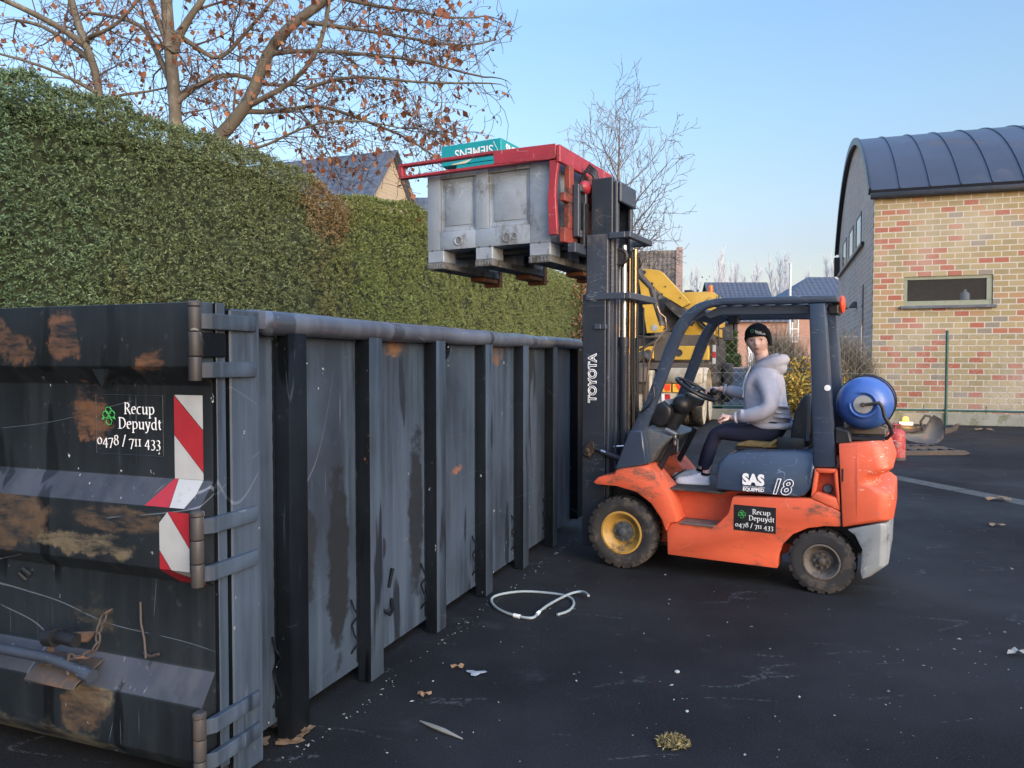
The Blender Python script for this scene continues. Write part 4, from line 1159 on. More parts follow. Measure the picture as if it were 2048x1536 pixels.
def firm_sign(parent, origin, xd, yd, w, h, back=None, big=1.0):
    """logo, two words and the phone number on a sign w x h whose lower left corner is origin"""
    o = Vector(origin); X = Vector(xd).normalized(); Y = Vector(yd).normalized(); N = X.cross(Y)
    if back:
        mb = MB(); mb.poly(frame_pts([(0, 0), (w, 0), (w, h), (0, h)], o, X, Y, .001)); s_ = mb.build('sign', back, parent, smooth=0, recalc=False)
    else:
        mb = MB()
        for a, b in (((0, 0), (w, 0)), ((w, 0), (w, h)), ((w, h), (0, h)), ((0, h), (0, 0))):
            P = frame_pts([a, b], o, X, Y, .001); mb.tube(P, .0008, 4)
        s_ = mb.build('sign_outline', M['mast_mid'], parent, smooth=0)
    mb = MB()
    fs = h * .285 * big
    serif_pieces(mb, 'Recup', o + X * (w * .66) + Y * (h * .685), X, Y, fs, 'CENTER', lift=.003)
    serif_pieces(mb, 'Depuydt', o + X * (w * .665) + Y * (h * .435), X, Y, fs, 'CENTER', lift=.003)
    serif_pieces(mb, '0478 / 711 433', o + X * (w * .49) + Y * (h * .15), X, Y, fs * .94, 'CENTER', lift=.003)
    mb.build('lettering', M['white_letter'], s_, smooth=0, recalc=False)
    mb = MB(); logo(mb, o + X * (w * .20) + Y * (h * .62), X, Y, h * .235, .003)
    mb.build('emblem', M['green_mark'], s_, smooth=0, recalc=False)
    return s_

# ------------------------------------------------------------------ roll-off container
con = empty('waste_container', (-1.130, 2.797, 0), 69.2, 'long dark blue black steel roll-off container with ribs and hinged rear door', 'container')
CL, CW = 5.15, 2.45
mb = MB()
mb.box(.322, CL - .02, .080, .10, .078, 1.78); mb.build('side_wall', M['panel'], con, smooth=0)
mb = MB(); mb.box(.322, CL - .02, CW - .16, CW - .14, .085, 1.78); mb.build('side_wall', M['panel'], con, smooth=0)
mb = MB(); mb.box(.05, CL - .03, .165, CW - .165, .10, .14); mb.build('floor', M['panel'], con, smooth=0)
mb = MB(); mb.box(CL - .03, CL, .165, CW - .165, .1, 1.80); mb.build('front_wall', M['panel'], con, smooth=0)
mb = MB()
for y in (.62, CW - .74): mb.box(.3, CL, y, y + .12, .0, .098)
mb.build('skid_beam', M['black'], con)
for x in (.51, 1.16, 1.915, 2.675, 3.435, 4.20):
    mb = MB(); mb.prism([(x, .0785), (x, .004), (x + .004, 0), (x + .126, 0), (x + .13, .004), (x + .13, .0785)], 0.004, 1.765, 'z')
    mb.build('rib', M['rib'], con, bevel=.004, alt=(M['panel'], lambda n: n.y < -.6) if x > .6 else None)  # lit copy on the yard face, painted shade on the sides
    mb = MB(); mb.prism([(x, CW - .138), (x, CW), (x + .13, CW), (x + .13, CW - .138)], 0.004, 1.765, 'z')
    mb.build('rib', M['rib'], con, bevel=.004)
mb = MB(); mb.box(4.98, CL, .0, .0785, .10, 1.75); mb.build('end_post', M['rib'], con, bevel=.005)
mb = MB(); mb.box(.147, .318, -.006, .14, 0.02, 1.845); mb.build('corner_post', M['rib'], con, bevel=.006, alt=(M['panel'], lambda n: n.y < -.6))  # post split the same way: lighter yard face, shade painted elsewhere
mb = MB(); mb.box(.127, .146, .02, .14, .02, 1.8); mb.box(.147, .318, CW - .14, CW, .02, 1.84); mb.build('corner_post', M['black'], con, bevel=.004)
# weld beads along the left of every rib
for x in (.51, 1.16, 1.915, 2.675, 3.435, 4.20):
    mb = MB(); mb.tube([(x - .006, .0775, .10 + i * .042 + random.gauss(0, .002)) for i in range(40)], [.0035 + .0018 * (i % 2) + random.random() * .001 for i in range(40)], 5)
    mb.build('weld_bead', M['rib'], con)
mb = MB()
pts = [(.318, .03, 1.80), (.36, .035, 1.802), (.40, .035, 1.802)] + [(.40 + 4.7 * i / 14, .035 + random.gauss(0, .004), 1.802 + random.gauss(0, .003)) for i in range(1, 15)]
mb.tube(pts, [.024, .036, .052] + [.052] * 14, 16); mb.build('top_rail', M['rail'], con, smooth=60)
mb = MB(); mb.tube([(.32, CW - .04, 1.80), (5.1, CW - .04, 1.80)], .052, 12); mb.tube([(CL - .06, .05, 1.80), (CL - .06, CW - .05, 1.80)], .05, 12); mb.build('top_rail', M['rail'], con, smooth=60)
mb = MB(); mb.box(.30, .37, .0, .13, 1.772, 1.852); mb.build('rail_cap', M['rail'], con, bevel=.012, seg=2)
# lashing hooks near the foot of the ribs
for x in (1.10, 1.855, 2.615, 3.375, 4.14):
    mb = MB(); mb.tube([(x, .078, .44), (x - .01, .055, .40), (x + .012, .045, .36), (x, .075, .31), (x - .01, .055, .27), (x + .012, .045, .22), (x, .078, .165)], .0055, 6)
    mb.build('lashing_hook', M['rib'], con)
mb = MB(); mb.tube([(.485, .078, .46), (.475, .055, .41), (.497, .045, .37), (.485, .075, .31), (.475, .055, .27), (.497, .045, .20), (.485, .078, .15)], .0055, 6); mb.build('lashing_hook', M['rib'], con)
mb = MB(); mb.tube([(1.36, .078, .33), (1.38, .05, .30), (1.42, .04, .27), (1.47, .05, .28), (1.50, .078, .33)], .010, 6); mb.tube([(1.50, .066, .50), (1.47, .075, .40)], .012, 5); mb.build('bent_hook', M['rib'], con)
# lifting eye
mb = MB(); mb.torus((2.13, .05, 1.715), (0, 1, 0), .042, .016, 20, 8); mb.box(2.075, 2.185, .056, .079, 1.76, 1.772); mb.box(2.075, 2.185, .06, .079, 1.655, 1.667); mb.box(2.075, 2.083, .06, .079, 1.667, 1.76); mb.box(2.177, 2.185, .06, .079, 1.667, 1.76)
mb.build('lifting_eye', M['rib'], con)
# rear door with two bulging beams
prof = [(0, 1.862), (0, 1.625), (.075, 1.555), (.075, 1.195), (0, 1.10), (0, .865), (.075, .80), (.075, .475), (0, .36), (0, .155), (.05, .09), (.115, .09), (.115, 1.862)]
mb = MB(); mb.prism(prof, .018, CW - .02, 'y')
door = mb.build('door', M['door'], con, bevel=.005, seg=2, alt=(M['ledge'], lambda n: n.z > .4))  # upward faces take the paler copy, lit slope put into the colour
mb = MB(); mb.box(.0755, .124, -.004, .0175, .10, 1.862); mb.box(.0, .075, .008, .0175, 1.63, 1.862); mb.build('door_edge', M['rib'], door, bevel=.003, alt=(M['panel'], lambda n: n.y < -.6))  # lit copy towards the yard, painted shade on the other faces
mb = MB(); mb.prism([(.45, 1.625), (.56, 1.625), (.50, 1.545)], .01, .06, 'x'); mb.build('stop_plate', M['door'], door, bevel=.004)
def hinge(z0, z1, straps):
    mb = MB(); n = 3
    for k in range(n):
        a = z0 + (z1 - z0) * k / n; b = z0 + (z1 - z0) * (k + 1) / n - .004
        mb.lathe([(.001, a), (.022, a), (.0235, a + .004), (.0235, b - .004), (.022, b), (.001, b)], (-.022, .006, 0), (0, 0, 1), 16)
    mb.lathe([(.026, z1), (.026, z1 + .012), (.018, z1 + .018), (.001, z1 + .018)], (-.022, .006, 0), (0, 0, 1), 14)
    h = mb.build('hinge', M['pin'], con)
    for zc in straps:
        s = MB(); s.prism([(-.01, .0), (.03, -.028), (.275, -.024), (.29, -.006), (.12, .0)], zc - .028, zc + .03, 'z')
        s.build('strap', M['panel'], h, bevel=.0025)
hinge(1.575, 1.845, (1.79, 1.612)); hinge(.825, 1.085, (1.04, .865)); hinge(.105, .345, (.295, .165))
mb = MB(); mb.box(-.004, .12, -.012, .006, 1.66, 1.75); mb.build('hinge_pad', M['rib'], con, bevel=.003)
# locking bar, bracket, chain, handle on the lower door
mb = MB(); mb.tube([(-.045, 2.3, .475), (-.05, .72, .472), (-.055, .62, .462), (-.06, .505, .440)], .021, 12); mb.tube([(-.058, .545, .448), (-.0605, .49, .437)], .027, 12)
lk = mb.build('locking_bar', M['mast_mid'], con, smooth=60)
mb = MB(); mb.prism([(-.075, .400), (.05, .45), (.05, .458), (-.075, .409), (-.095, .39), (-.09, .382)], .55, .82, 'y'); mb.prism([(.79, .40), (.76, .56), (.50, .60), (.55, .55), (.73, .53), (.75, .42)], -.03, -.018, 'x'); mb.build('bracket', M['rusty'], lk, bevel=.004)
mb = MB(); mb.tube([(-.02, .74, .545), (-.05, .66, .565), (-.05, .58, .56)], .026, 12); mb.lathe([(.001, 0), (.036, 0), (.036, .05), (.001, .05)], (-.04, .75, .55), (0, -1, .1), 14); mb.build('catch', M['black'], lk)
mb = MB()
chain = [(.0, .455, .68), (-.01, .475, .665), (-.02, .487, .63), (-.03, .49, .595), (-.035, .485, .56), (-.045, .50, .525), (-.055, .54, .505), (-.06, .58, .50), (-.06, .61, .50)]
for i, (a, b) in enumerate(zip(chain[:-1], chain[1:])):
    a = Vector(a); b = Vector(b); d = (b - a).normalized(); s = d.cross(Vector((1, 0, 0))).normalized() if i % 2 else Vector((1, 0, 0)).cross(d).cross(d).normalized()
    e = (b - a).length * .62; c = (a + b) / 2
    ring = [c + d * (e * math.cos(t_)) + s * (.011 * math.sin(t_)) for t_ in [2 * math.pi * k / 10 for k in range(11)]]
    mb.tube(ring, .0042, 5)
mb.tube([(-.06, .605, .51), (-.062, .62, .47), (-.07, .605, .43)], .006, 5)
mb.build('chain', M['rusty'], lk)
mb = MB(); mb.tube([(.07, .38, .70), (.062, .37, .62), (.058, .35, .56), (.05, .335, .49)], .005, 5); mb.tube([(.07, .365, .50), (.05, .31, .50), (.05, .27, .515)], .006, 5); mb.build('hanging_wire', M['rusty'], lk)
mb = MB(); mb.tube([(.075, 1.02, .72), (.055, 1.04, .76), (.05, 1.0, .775), (.06, .97, .75)], .009, 6); mb.build('hook', M['door'], con)
# firm lettering and hazard stripes on the door
firm_sign(con, (.074, .600, 1.278), (0, -1, 0), (0, 0, 1), .345, .235)
Yd = (0, -1, 0)
def stripes(pieces, m):
    mb = MB()
    for P in pieces: mb.poly(P)
    return mb.build('warning_stripe', m, con, smooth=0, recalc=False)
def A(y, z): return (.0735, y, z)
def Bp(y, f): return (.0735 - .0755 * f - .001, y, 1.195 - .095 * f + .0012)
def Cp(y, z): return (-.0018, y, z)
def Dp(y, f): return (.0 + .075 * f - .0015, y, .865 - .065 * f - .0012)
stripes([[A(.200, 1.515), A(.200, 1.365), A(.062, 1.225), A(.062, 1.385)], [Bp(.200, 0), Bp(.275, 1), Bp(.155, 1), Bp(.182, 0)],
         [Cp(.165, 1.085), Cp(.062, .955), Cp(.062, 1.085)], [Cp(.205, .935), Cp(.205, .866), Cp(.150, .866)], [Dp(.205, 0), Dp(.175, .95), Dp(.04, .95), Dp(.145, 0)]], M['hz_red'])
stripes([[A(.198, 1.517), A(.062, 1.387), A(.062, 1.517)], [A(.200, 1.363), A(.200, 1.197), A(.062, 1.197), A(.062, 1.223)], [Bp(.180, 0), Bp(.153, 1), Bp(.085, 1), Bp(.062, .5), Bp(.062, 0)],
         [Cp(.205, 1.04), Cp(.205, .938), Cp(.148, .866), Cp(.062, .866), Cp(.062, .952), Cp(.165, 1.083)], [Dp(.143, 0), Dp(.04, .8), Dp(.04, .4), Dp(.062, 0)]], M['hz_white'])
# a little leaf litter beside the container foot
lf = MB()
for k in range(7):
    a = random.random() * 6.28; c = Vector((-1.02 + random.gauss(0, .05), 3.34 + random.gauss(0, .06), .008 + k * .004)); r_ = random.uniform(.035, .07)
    lf.poly([c + Vector((r_ * (1 + .4 * math.sin(3 * t_ + a)) * math.cos(t_), r_ * .7 * (1 + .4 * math.sin(3 * t_ + a)) * math.sin(t_), .006 * math.sin(2 * t_))) for t_ in [2 * math.pi * q / 12 for q in range(12)]])
tag(lf.build('leaf_litter', M['dead_leaf'], recalc=False), 'brown leaf scraps lying at the foot of the container corner post', 'leaves')
# green wire net showing over the far rail
gn = MB()
for k in range(16):
    y = 2.75; x = 1.95 + k * .075
    gn.tube([(x, y, 1.2), (x + .02, y, 1.76), (x + .045, y + .03, 1.90 + .015 * math.sin(k))], .003, 3)
for z in (1.80, 1.86): gn.tube([(1.9, y, z), (3.15, y + .02, z + .01)], .003, 3)
g_ = gn.build('green_wire_net', M['fence_green'], recalc=False); g_.location = (-1.130, 2.797, 0); g_.rotation_euler = (0, 0, R(69.2))
tag(g_, 'strip of green wire mesh standing between container and hedge', 'wire mesh')

# ------------------------------------------------------------------ forklift (x forward, y towards the near side)
FK = empty('forklift', (1.098, 6.489, 0), 152, 'worn orange and dark blue forklift truck with a raised mast', 'forklift')
def side_pair(fn):
    for s in (1, -1): fn(s)
def ys(s, a, b): return (a, b) if s > 0 else (-b, -a)
arch_r = [(-1.183, .15), (-1.186, .236), (-1.215, .328), (-1.285, .408), (-1.385, .463), (-1.498, .488), (-1.60, .495)]
arch_f = [(-.366, .338), (-.331, .428), (-.248, .542), (-.135, .618), (.036, .655), (.235, .668)]
mb = MB()
for s in (1, -1):
    a, b = ys(s, .30, .50)
    mb.prism([(-.374, .155)] + arch_r + [(-1.598, .60), (-1.40, .675), (-1.313, .668), (-.86, .640), (-.83, .515), (-.742, .416), (-.466, .414), (-.40, .40), (-.366, .338)], a, b, 'y')
    a, b = ys(s, .40, .385 + .115)
    ring_o = [(-1.400, .678), (-1.426, .889), (-1.572, .893), (-1.598, .602)]; ring_i = [(-1.435, .725), (-1.452, .858), (-1.548, .862), (-1.568, .695)]
    for k in range(4):
        q = [ring_o[k], ring_o[(k + 1) % 4], ring_i[(k + 1) % 4], ring_i[k]]
        mb.prism(q, a, b, 'y')
    a, b = ys(s, .30, .398)
    mb.prism([(-1.400, .678), (-1.426, .889), (-1.572, .893), (-1.598, .602)], a, b, 'y')
mb.prism([(-.20, .20), (-1.183, .20), (-1.60, .50), (-1.57, .89), (-1.42, .89), (-1.38, .66), (-.20, .64)], -.298, .298, 'y')
body = mb.build('body', M['orange'], FK, bevel=.012, seg=2)
mb = MB()
for s in (1, -1):
    a, b = ys(s, .20, .525)
    mb.prism([(.235, .671), (.183, .72), (.051, .75), (.037, .788), (-.204, .833), (-.384, .634), (-.462, .418), (-.40, .404)] + arch_f[0:5] + [(.20, .655)], a, b, 'y')
fender = mb.build('fender', M['orange'], FK, bevel=.014, seg=2)
mb = MB(); mb.box(-.78, -.20, -.40, .42, .642, .657); mb.build('floor_plate', M['tyre'], FK, bevel=.004)
mb = MB(); mb.box(-.73, -.47, .31, .515, .404, .418); mb.build('step', M['rim_grey'], FK, bevel=.003)
mb = MB(); mb.lathe([(.001, 0), (.032, 0), (.036, .02), (.026, .035), (.001, .035)], (-1.505, .40, .735), (0, 1, .25), 18); mb.build('filler_cap', M['cowl'], FK)
# hood
hp_ = [(-.714, .676), (-.722, .778), (-.740, .876), (-.80, .945), (-.90, .968), (-1.145, .985), (-1.396, 1.000), (-1.425, .985), (-1.424, .877), (-1.405, .745), (-1.36, .690), (-1.313, .672)]
def hood_fn(co):
    if co.z > .872: co.y *= 1 - (co.z - .872) * 1.35
    if co.x > -.86: co.y *= 1 - (co.x + .86) * .55
    return co
mb = MB()
ysl = [-.485, -.47, .47, .485]
rings = []
for k, y in enumerate(ysl):
    ins = .018 if k in (0, 3) else 0
    cx = sum(p[0] for p in hp_) / len(hp_); cz = sum(p[1] for p in hp_) / len(hp_)
    rings.append([(p[0] + (cx - p[0]) * ins * 2.4, y, p[1] + (cz - p[1]) * ins * 3.0) for p in hp_])
mb.loft(rings); mb.build('hood', M['hood'], FK, bevel=.02, seg=3, smooth=50, mesh_fn=hood_fn)
# counterweight
cwp = [(-1.578, 1.070), (-1.70, 1.085), (-1.838, 1.100), (-1.865, 1.05), (-1.898, .945), (-1.903, .915), (-1.862, .880), (-1.822, .860), (-1.806, .832), (-1.812, .800), (-1.868, .776), (-1.906, .745), (-1.909, .703), (-1.909, .567), (-1.76, .528), (-1.612, .494)]
def sstep(t): t = max(0, min(1, t)); return t * t * (3 - 2 * t)
mb = MB(); rings = []
for y, sh, sc in ((-.515, .10, .985), (-.50, .055, 1), (-.47, .022, 1), (-.40, 0, 1), (0, 0, 1), (.40, 0, 1), (.47, .022, 1), (.50, .055, 1), (.515, .10, .985)):
    rings.append([(x + (sh - .016) * sstep((-1.66 - x) / .16), y * (1.0 if z < .93 else 1 - (z - .93) * .3), .8 + (z - .8) * sc) for x, z in cwp])
mb.loft(rings); cwt = mb.build('counterweight', M['orange_dirty'], FK, bevel=.008, seg=2, smooth=40)
mb = MB(); mb.box(-1.612, -1.600, -.505, .503, .50, .90); mb.build('panel_gap', M['plastic'], FK, smooth=0)
cl = [(-1.64, .482), (-1.76, .515), (-1.898, .548), (-1.906, .50), (-1.897, .251), (-1.80, .17), (-1.764, .150), (-1.747, .196), (-1.758, .354), (-1.70, .45)]
mb = MB(); rings = []
for y, k in ((-.51, .80), (-.48, .93), (-.40, 1), (.40, 1), (.48, .93), (.51, .80)):
    rings.append([(-1.64 + (x + 1.64) * k, y, z) for x, z in cl])
mb.loft(rings); mb.build('rear_bumper', M['cw_grey'], FK, bevel=.008, seg=2, smooth=45)
# rear deck under the tank
mb = MB(); mb.box(-1.86, -1.60, -.40, .40, 1.09, 1.115); mb.build('deck', M['plastic'], FK, bevel=.006)
mb = MB(); mb.prism([(-1.55, 1.06), (-1.66, 1.075), (-1.64, 1.16), (-1.55, 1.18)], .30, .46, 'y'); mb.build('corner_cover', M['plastic'], FK, bevel=.01)
# wheels
def wheel(x, y, r, w, rim_m, rim_r, s, lugs, steer=0):
    wh = empty('wheel'); wh.parent = FK; wh.location = (x, y, r); wh.rotation_euler = (0, 0, R(steer))
    mb = MB(); h = w / 2; ax = (0, s, 0)
    mb.lathe([(rim_r, -h * .8), (r * .80, -h), (r * .93, -h * .92), (r * .965, -h * .5), (r * .965, h * .5), (r * .93, h * .92), (r * .86, h), (r * .80, h * 1.02), (rim_r * 1.12, h * .95), (rim_r, h * .8)], (0, 0, 0), ax, 48, False)
    n = lugs
    for i in range(n):
        for side in (-1, 1):
            a = 2 * math.pi * (i + (.5 if side < 0 else 0)) / n; da = 2 * math.pi / n * .36
            def P(rr, an, yy): return (rr * math.cos(an), yy, rr * math.sin(an))
            y0, y1 = (s * side * h * .05, s * side * h * 1.0)
            v = [P(r * .94, a - da, y0), P(r * .94, a + da, y0), P(r * .90, a + da, y1), P(r * .90, a - da, y1), P(r, a - da * .9, y0), P(r, a + da * .9, y0), P(r * .985, a + da * .9, y1 * .93), P(r * .985, a - da * .9, y1 * .93)]
            mb.add(v, [(0, 3, 2, 1), (4, 5, 6, 7), (0, 1, 5, 4), (1, 2, 6, 5), (2, 3, 7, 6), (3, 0, 4, 7)])
    mb.build('tyre', M['tyre'], wh, smooth=30)
    mb = MB()
    mb.lathe([(rim_r * 1.06, h * .88), (rim_r * 1.08, h * 1.0), (rim_r * .98, h * 1.02), (rim_r * .90, h * .86), (rim_r * .82, h * .72), (rim_r * .72, h * .45), (rim_r * .62, h * .30), (rim_r * .58, h * .30), (.001, h * .28)], (0, 0, 0), ax, 40, False)
    mb.build('rim', rim_m, wh, smooth=40)
    mb = MB(); mb.lathe([(rim_r * .50, h * .25), (rim_r * .50, h * .40), (rim_r * .42, h * .48), (rim_r * .22, h * .5), (rim_r * .20, h * .75), (rim_r * .15, h * .8), (.001, h * .8)], (0, 0, 0), ax, 24)
    for i in range(8):
        a = 2 * math.pi * i / 8; c = (rim_r * .43 * math.cos(a), s * h * .42, rim_r * .43 * math.sin(a)); mb.lathe([(.010, 0), (.010, .018), (.001, .02)], c, ax, 6)
    mb.build('hub', M['tbrown'] if rim_m is M['rim_grey'] else M['cowl'], wh, smooth=35)
wheel(0, .41, .286, .185, M['gold'], .158, 1, 22); wheel(0, -.41, .286, .185, M['gold'], .158, -1, 22)
wheel(-1.475, .40, .229, .16, M['rim_grey'], .118, 1, 20); wheel(-1.475, -.40, .229, .16, M['rim_grey'], .118, -1, 20)
mb = MB(); mb.tube([(0, -.34, .286), (0, .34, .286)], .07, 12); mb.build('axle', M['black'], FK)
mb = MB(); mb.tube([(-1.475, -.34, .229), (-1.475, .34, .229)], .05, 12); mb.build('axle', M['black'], FK)
mb = MB(); mb.box(-.2, .12, -.30, .30, .2, .62); mb.build('front_frame', M['black'], FK)
mb = MB(); mb.box(-1.72, -1.2, -.46, .32, .30, .49); mb.build('rear_well', M['black'], FK)
# overhead guard
fo = [(.060, .775), (-.062, 1.098), (-.188, 1.348), (-.265, 1.56), (-.336, 1.761), (-.396, 1.892), (-.45, 1.975), (-.504, 2.031), (-.57, 2.073), (-.645, 2.097), (-.72, 2.108), (-.784, 2.113), (-1.555, 2.102)]
fi = [(-1.556, 2.052), (-1.372, 2.050), (-.78, 2.060), (-.70, 2.050), (-.64, 2.032), (-.58, 1.995), (-.52, 1.935), (-.475, 1.86), (-.44, 1.78), (-.33, 1.49), (-.262, 1.31), (-.175, 1.102), (-.215, .845)]
for s in (1, -1):
    a, b = ys(s, .395, .465)
    mb = MB(); mb.prism(fo + fi, a, b, 'y'); mb.build('guard_pillar', M['navy'], FK, bevel=.012, seg=2)
    mb = MB(); a, b = ys(s, .38, .47); mb.prism([(-1.371, 2.048), (-1.478, 2.048), (-1.562, .898), (-1.412, .893)], a, b, 'y'); mb.build('guard_pillar', M['navy'], FK, bevel=.015, seg=2)
mb = MB()
for i in range(8):
    x = -.66 - i * .115; mb.box(x - .022, x + .022, -.394, .394, 2.062, 2.098)
mb.box(-1.56, -1.49, -.394, .394, 2.055, 2.100); mb.prism([(-.50, 1.985), (-.60, 2.045), (-.64, 2.0), (-.55, 1.945)], -.394, .394, 'y')
mb.build('roof_bars', M['navy'], FK, bevel=.006)
mb = MB(); 
for s in (1, -1):
    a, b = ys(s, .33, .393); mb.prism([(-.60, 1.99), (-.72, 2.05), (-1.37, 2.045), (-1.37, 1.975), (-.74, 1.985), (-.66, 1.955)], a, b, 'y')
mb.build('roof_rail', M['navy'], FK, bevel=.008)
for a, b in ((.466, .50), (-.50, -.466)):
    mb = MB(); mb.prism([(.060, .78), (-.062, 1.098), (-.165, 1.10), (-.20, .84)], a, b, 'y'); mb.build('pillar_foot', M['navy'], FK, bevel=.01)
mb = MB(); mb.tube([(-.155, .472, 1.245), (-.17, .515, 1.25), (-.235, .535, 1.30), (-.275, .535, 1.375), (-.262, .515, 1.44), (-.24, .472, 1.448)], .010, 8); mb.build('grab_handle', M['plastic'], FK)
mb = MB(); mb.box(-.79, -.715, -.03, .03, 1.935, 2.035); mb.tube([(-.755, 0, 1.94), (-.752, 0, 1.885)], .008, 6); mb.build('mirror', M['plastic'], FK, bevel=.01)
mb = MB(); mb.box(-1.55, -1.48, .10, .32, 1.975, 2.045); mb.build('rear_lamp', M['plastic'], FK, bevel=.008)
mb = MB(); mb.lathe([(.001, 0), (.062, 0), (.066, .012), (.05, .028), (.001, .03)], (-1.558, .24, 2.048), (-1, 0, 0), 24); mb.build('reflector', M['refl_red'], FK, smooth=50)
mb = MB(); mb.lathe([(.001, 0), (.021, 0), (.021, .006), (.006, .008), (.001, .008)], (-1.50, .471, 1.455), (0, 1, 0), 20); mb.build('round_plate', M['white_letter'], FK)
# front cowl, dash, column, steering wheel, levers
mb = MB(); mb.prism([(.02, .80), (-.02, 1.083), (-.10, 1.095), (-.187, 1.101), (-.327, 1.058), (-.370, 1.050), (-.277, .960), (-.215, .86), (-.15, .80)], -.392, .392, 'y'); mb.build('cowl', M['cowl'], FK, bevel=.016, seg=2)
for y in (.27, -.27):
    mb = MB(); mb.beam((-.385, y, 1.075), (-.20, y, .70), .04, .05, (0, 1, 0)); mb.build('cowl_strut', M['plastic'], FK, bevel=.008)
mb = MB(); mb.prism([(-.10, 1.20), (-.175, 1.29), (-.23, 1.318), (-.30, 1.26), (-.295, 1.19), (-.25, 1.13), (-.20, 1.10), (-.12, 1.12)], -.16, .16, 'y'); mb.build('dash_pod', M['plastic'], FK, bevel=.03, seg=3, smooth=60)
mb = MB(); mb.prism([(-.175, 1.296), (-.232, 1.325), (-.272, 1.29), (-.268, 1.284), (-.232, 1.316), (-.178, 1.289)], -.12, .12, 'y'); mb.build('dash_display', M['silver'], FK)
mb = MB(); mb.ellipsoid((-.35, .02, 1.285), (.085, .10, .085), 18, 12); mb.tube([(-.22, 0, 1.06), (-.31, 0, 1.20), (-.42, 0, 1.36)], [.06, .065, .05], 14); mb.prism([(-.33, 1.315), (-.39, 1.372), (-.52, 1.325), (-.50, 1.275), (-.40, 1.26)], -.05, .05, 'y'); mb.build('steering_column', M['plastic'], FK, smooth=60)
cw_ = Vector((-.452, 0, 1.412)); ax_ = Vector((-.505, 0, .863)).normalized(); tv = Vector((-.863, 0, -.505)).normalized()
mb = MB(); mb.torus(cw_, ax_, .172, .0145, 44, 10); mb.ellipsoid(cw_ - ax_ * .012, (.05, .05, .03), 16, 8)
for a in (90, 210, 330):
    d = tv * math.cos(R(a)) + Vector((0, 1, 0)) * math.sin(R(a)); mb.beam(cw_ - ax_ * .012, cw_ + d * .168, .03, .014, tuple(ax_))
st = mb.build('steering_wheel', M['plastic'], FK, smooth=50)
kp = cw_ + tv * .12 + Vector((0, -.09, 0))
mb = MB(); mb.lathe([(.012, 0), (.012, .02), (.03, .03), (.034, .05), (.026, .07), (.001, .075)], kp, ax_, 16); mb.build('spinner_knob', M['plastic'], st, smooth=50)
mb = MB(); mb.tube([(-.13, .25, 1.10), (-.115, .25, 1.16), (-.075, .25, 1.225)], [.012, .014, .017], 8); mb.tube([(-.34, .33, 1.06), (-.40, .33, 1.02), (-.395, .33, .93)], [.01, .012, .016], 8); mb.tube([(-.30, .2, 1.09), (-.34, .2, 1.12)], .012, 6); mb.build('lever', M['plastic'], FK, smooth=50)
mb = MB(); mb.obox((-.34, .30, 1.085), (.10, .05, .02), rotmat('Y', -25)); mb.obox((-.37, .30, 1.03), (.02, .02, .10)); mb.build('brake_latch', M['silver'], FK, bevel=.004)
for y, w in ((-.10, .08), (.02, .06)):
    mb = MB(); mb.obox((-.30, y, .70), (.11, w, .012), rotmat('Y', 38)); mb.build('pedal', M['tyre'], FK, bevel=.003)
# seat
mb = MB(); mb.prism([(-.82, .985), (-.835, 1.012), (-.92, 1.035), (-1.12, 1.025), (-1.22, 1.035), (-1.24, .985)], -.20, .22, 'y'); 
seat = mb.build('seat', M['seat_cover'], FK, bevel=.016, seg=3, smooth=60)
mb = MB(); mb.prism([(-.83, .955), (-.815, .984), (-1.24, .984), (-1.36, 1.02), (-1.365, .985), (-1.33, .962)], -.22, .25, 'y'); mb.obox((-1.23, .235, 1.02), (.20, .03, .11)); mb.build('seat_base', M['vinyl'], FK, bevel=.012, seg=2)
mb = MB(); mb.prism([(-1.215, 1.00), (-1.225, 1.12), (-1.245, 1.25), (-1.29, 1.36), (-1.32, 1.395), (-1.355, 1.39), (-1.37, 1.30), (-1.36, 1.10), (-1.34, 1.00)], -.20, .22, 'y'); mb.build('backrest', M['vinyl'], FK, bevel=.03, seg=3, smooth=60)
mb = MB(); mb.prism([(-1.33, 1.05), (-1.338, 1.38), (-1.352, 1.41), (-1.365, 1.38), (-1.36, 1.05)], .222, .245, 'y'); mb.build('backrest_rail', M['mast_mid'], FK, bevel=.004)
mb = MB(); mb.prism([(-1.05, 1.015), (-1.13, 1.065), (-1.145, 1.06), (-1.09, .99), (-1.02, .985)], .20, .243, 'y'); mb.build('seat_flap', M['seat_cover'], FK, bevel=.008)
# gas tank lying across the back
mb = MB(); tc_ = (-1.724, 0, 1.342)
mb.lathe([(.001, .40), (.06, .398), (.11, .385), (.15, .355), (.176, .31), (.186, .26), (.188, .20), (.188, -.26), (.176, -.32), (.13, -.37), (.001, -.39)], tc_, (0, 1, 0), 48)
mb.torus((-1.724, .405, 1.342), (0, 1, 0), .085, .010, 36, 8, 40, 330)
tank = mb.build('gas_tank', M['tank_blue'], FK, smooth=50)
mb = MB(); mb.lathe([(.001, .400), (.062, .400), (.062, .408), (.001, .410)], tc_, (0, 1, 0), 30); mb.build('valve_plate', M['silver'], tank)
mb = MB(); mb.lathe([(.016, .408), (.016, .44), (.010, .445), (.001, .445)], tc_, (0, 1, 0), 14); mb.tube([(-1.724, .432, 1.342), (-1.75, .44, 1.345), (-1.80, .44, 1.352)], .011, 8); mb.build('valve', M['grease'], tank)
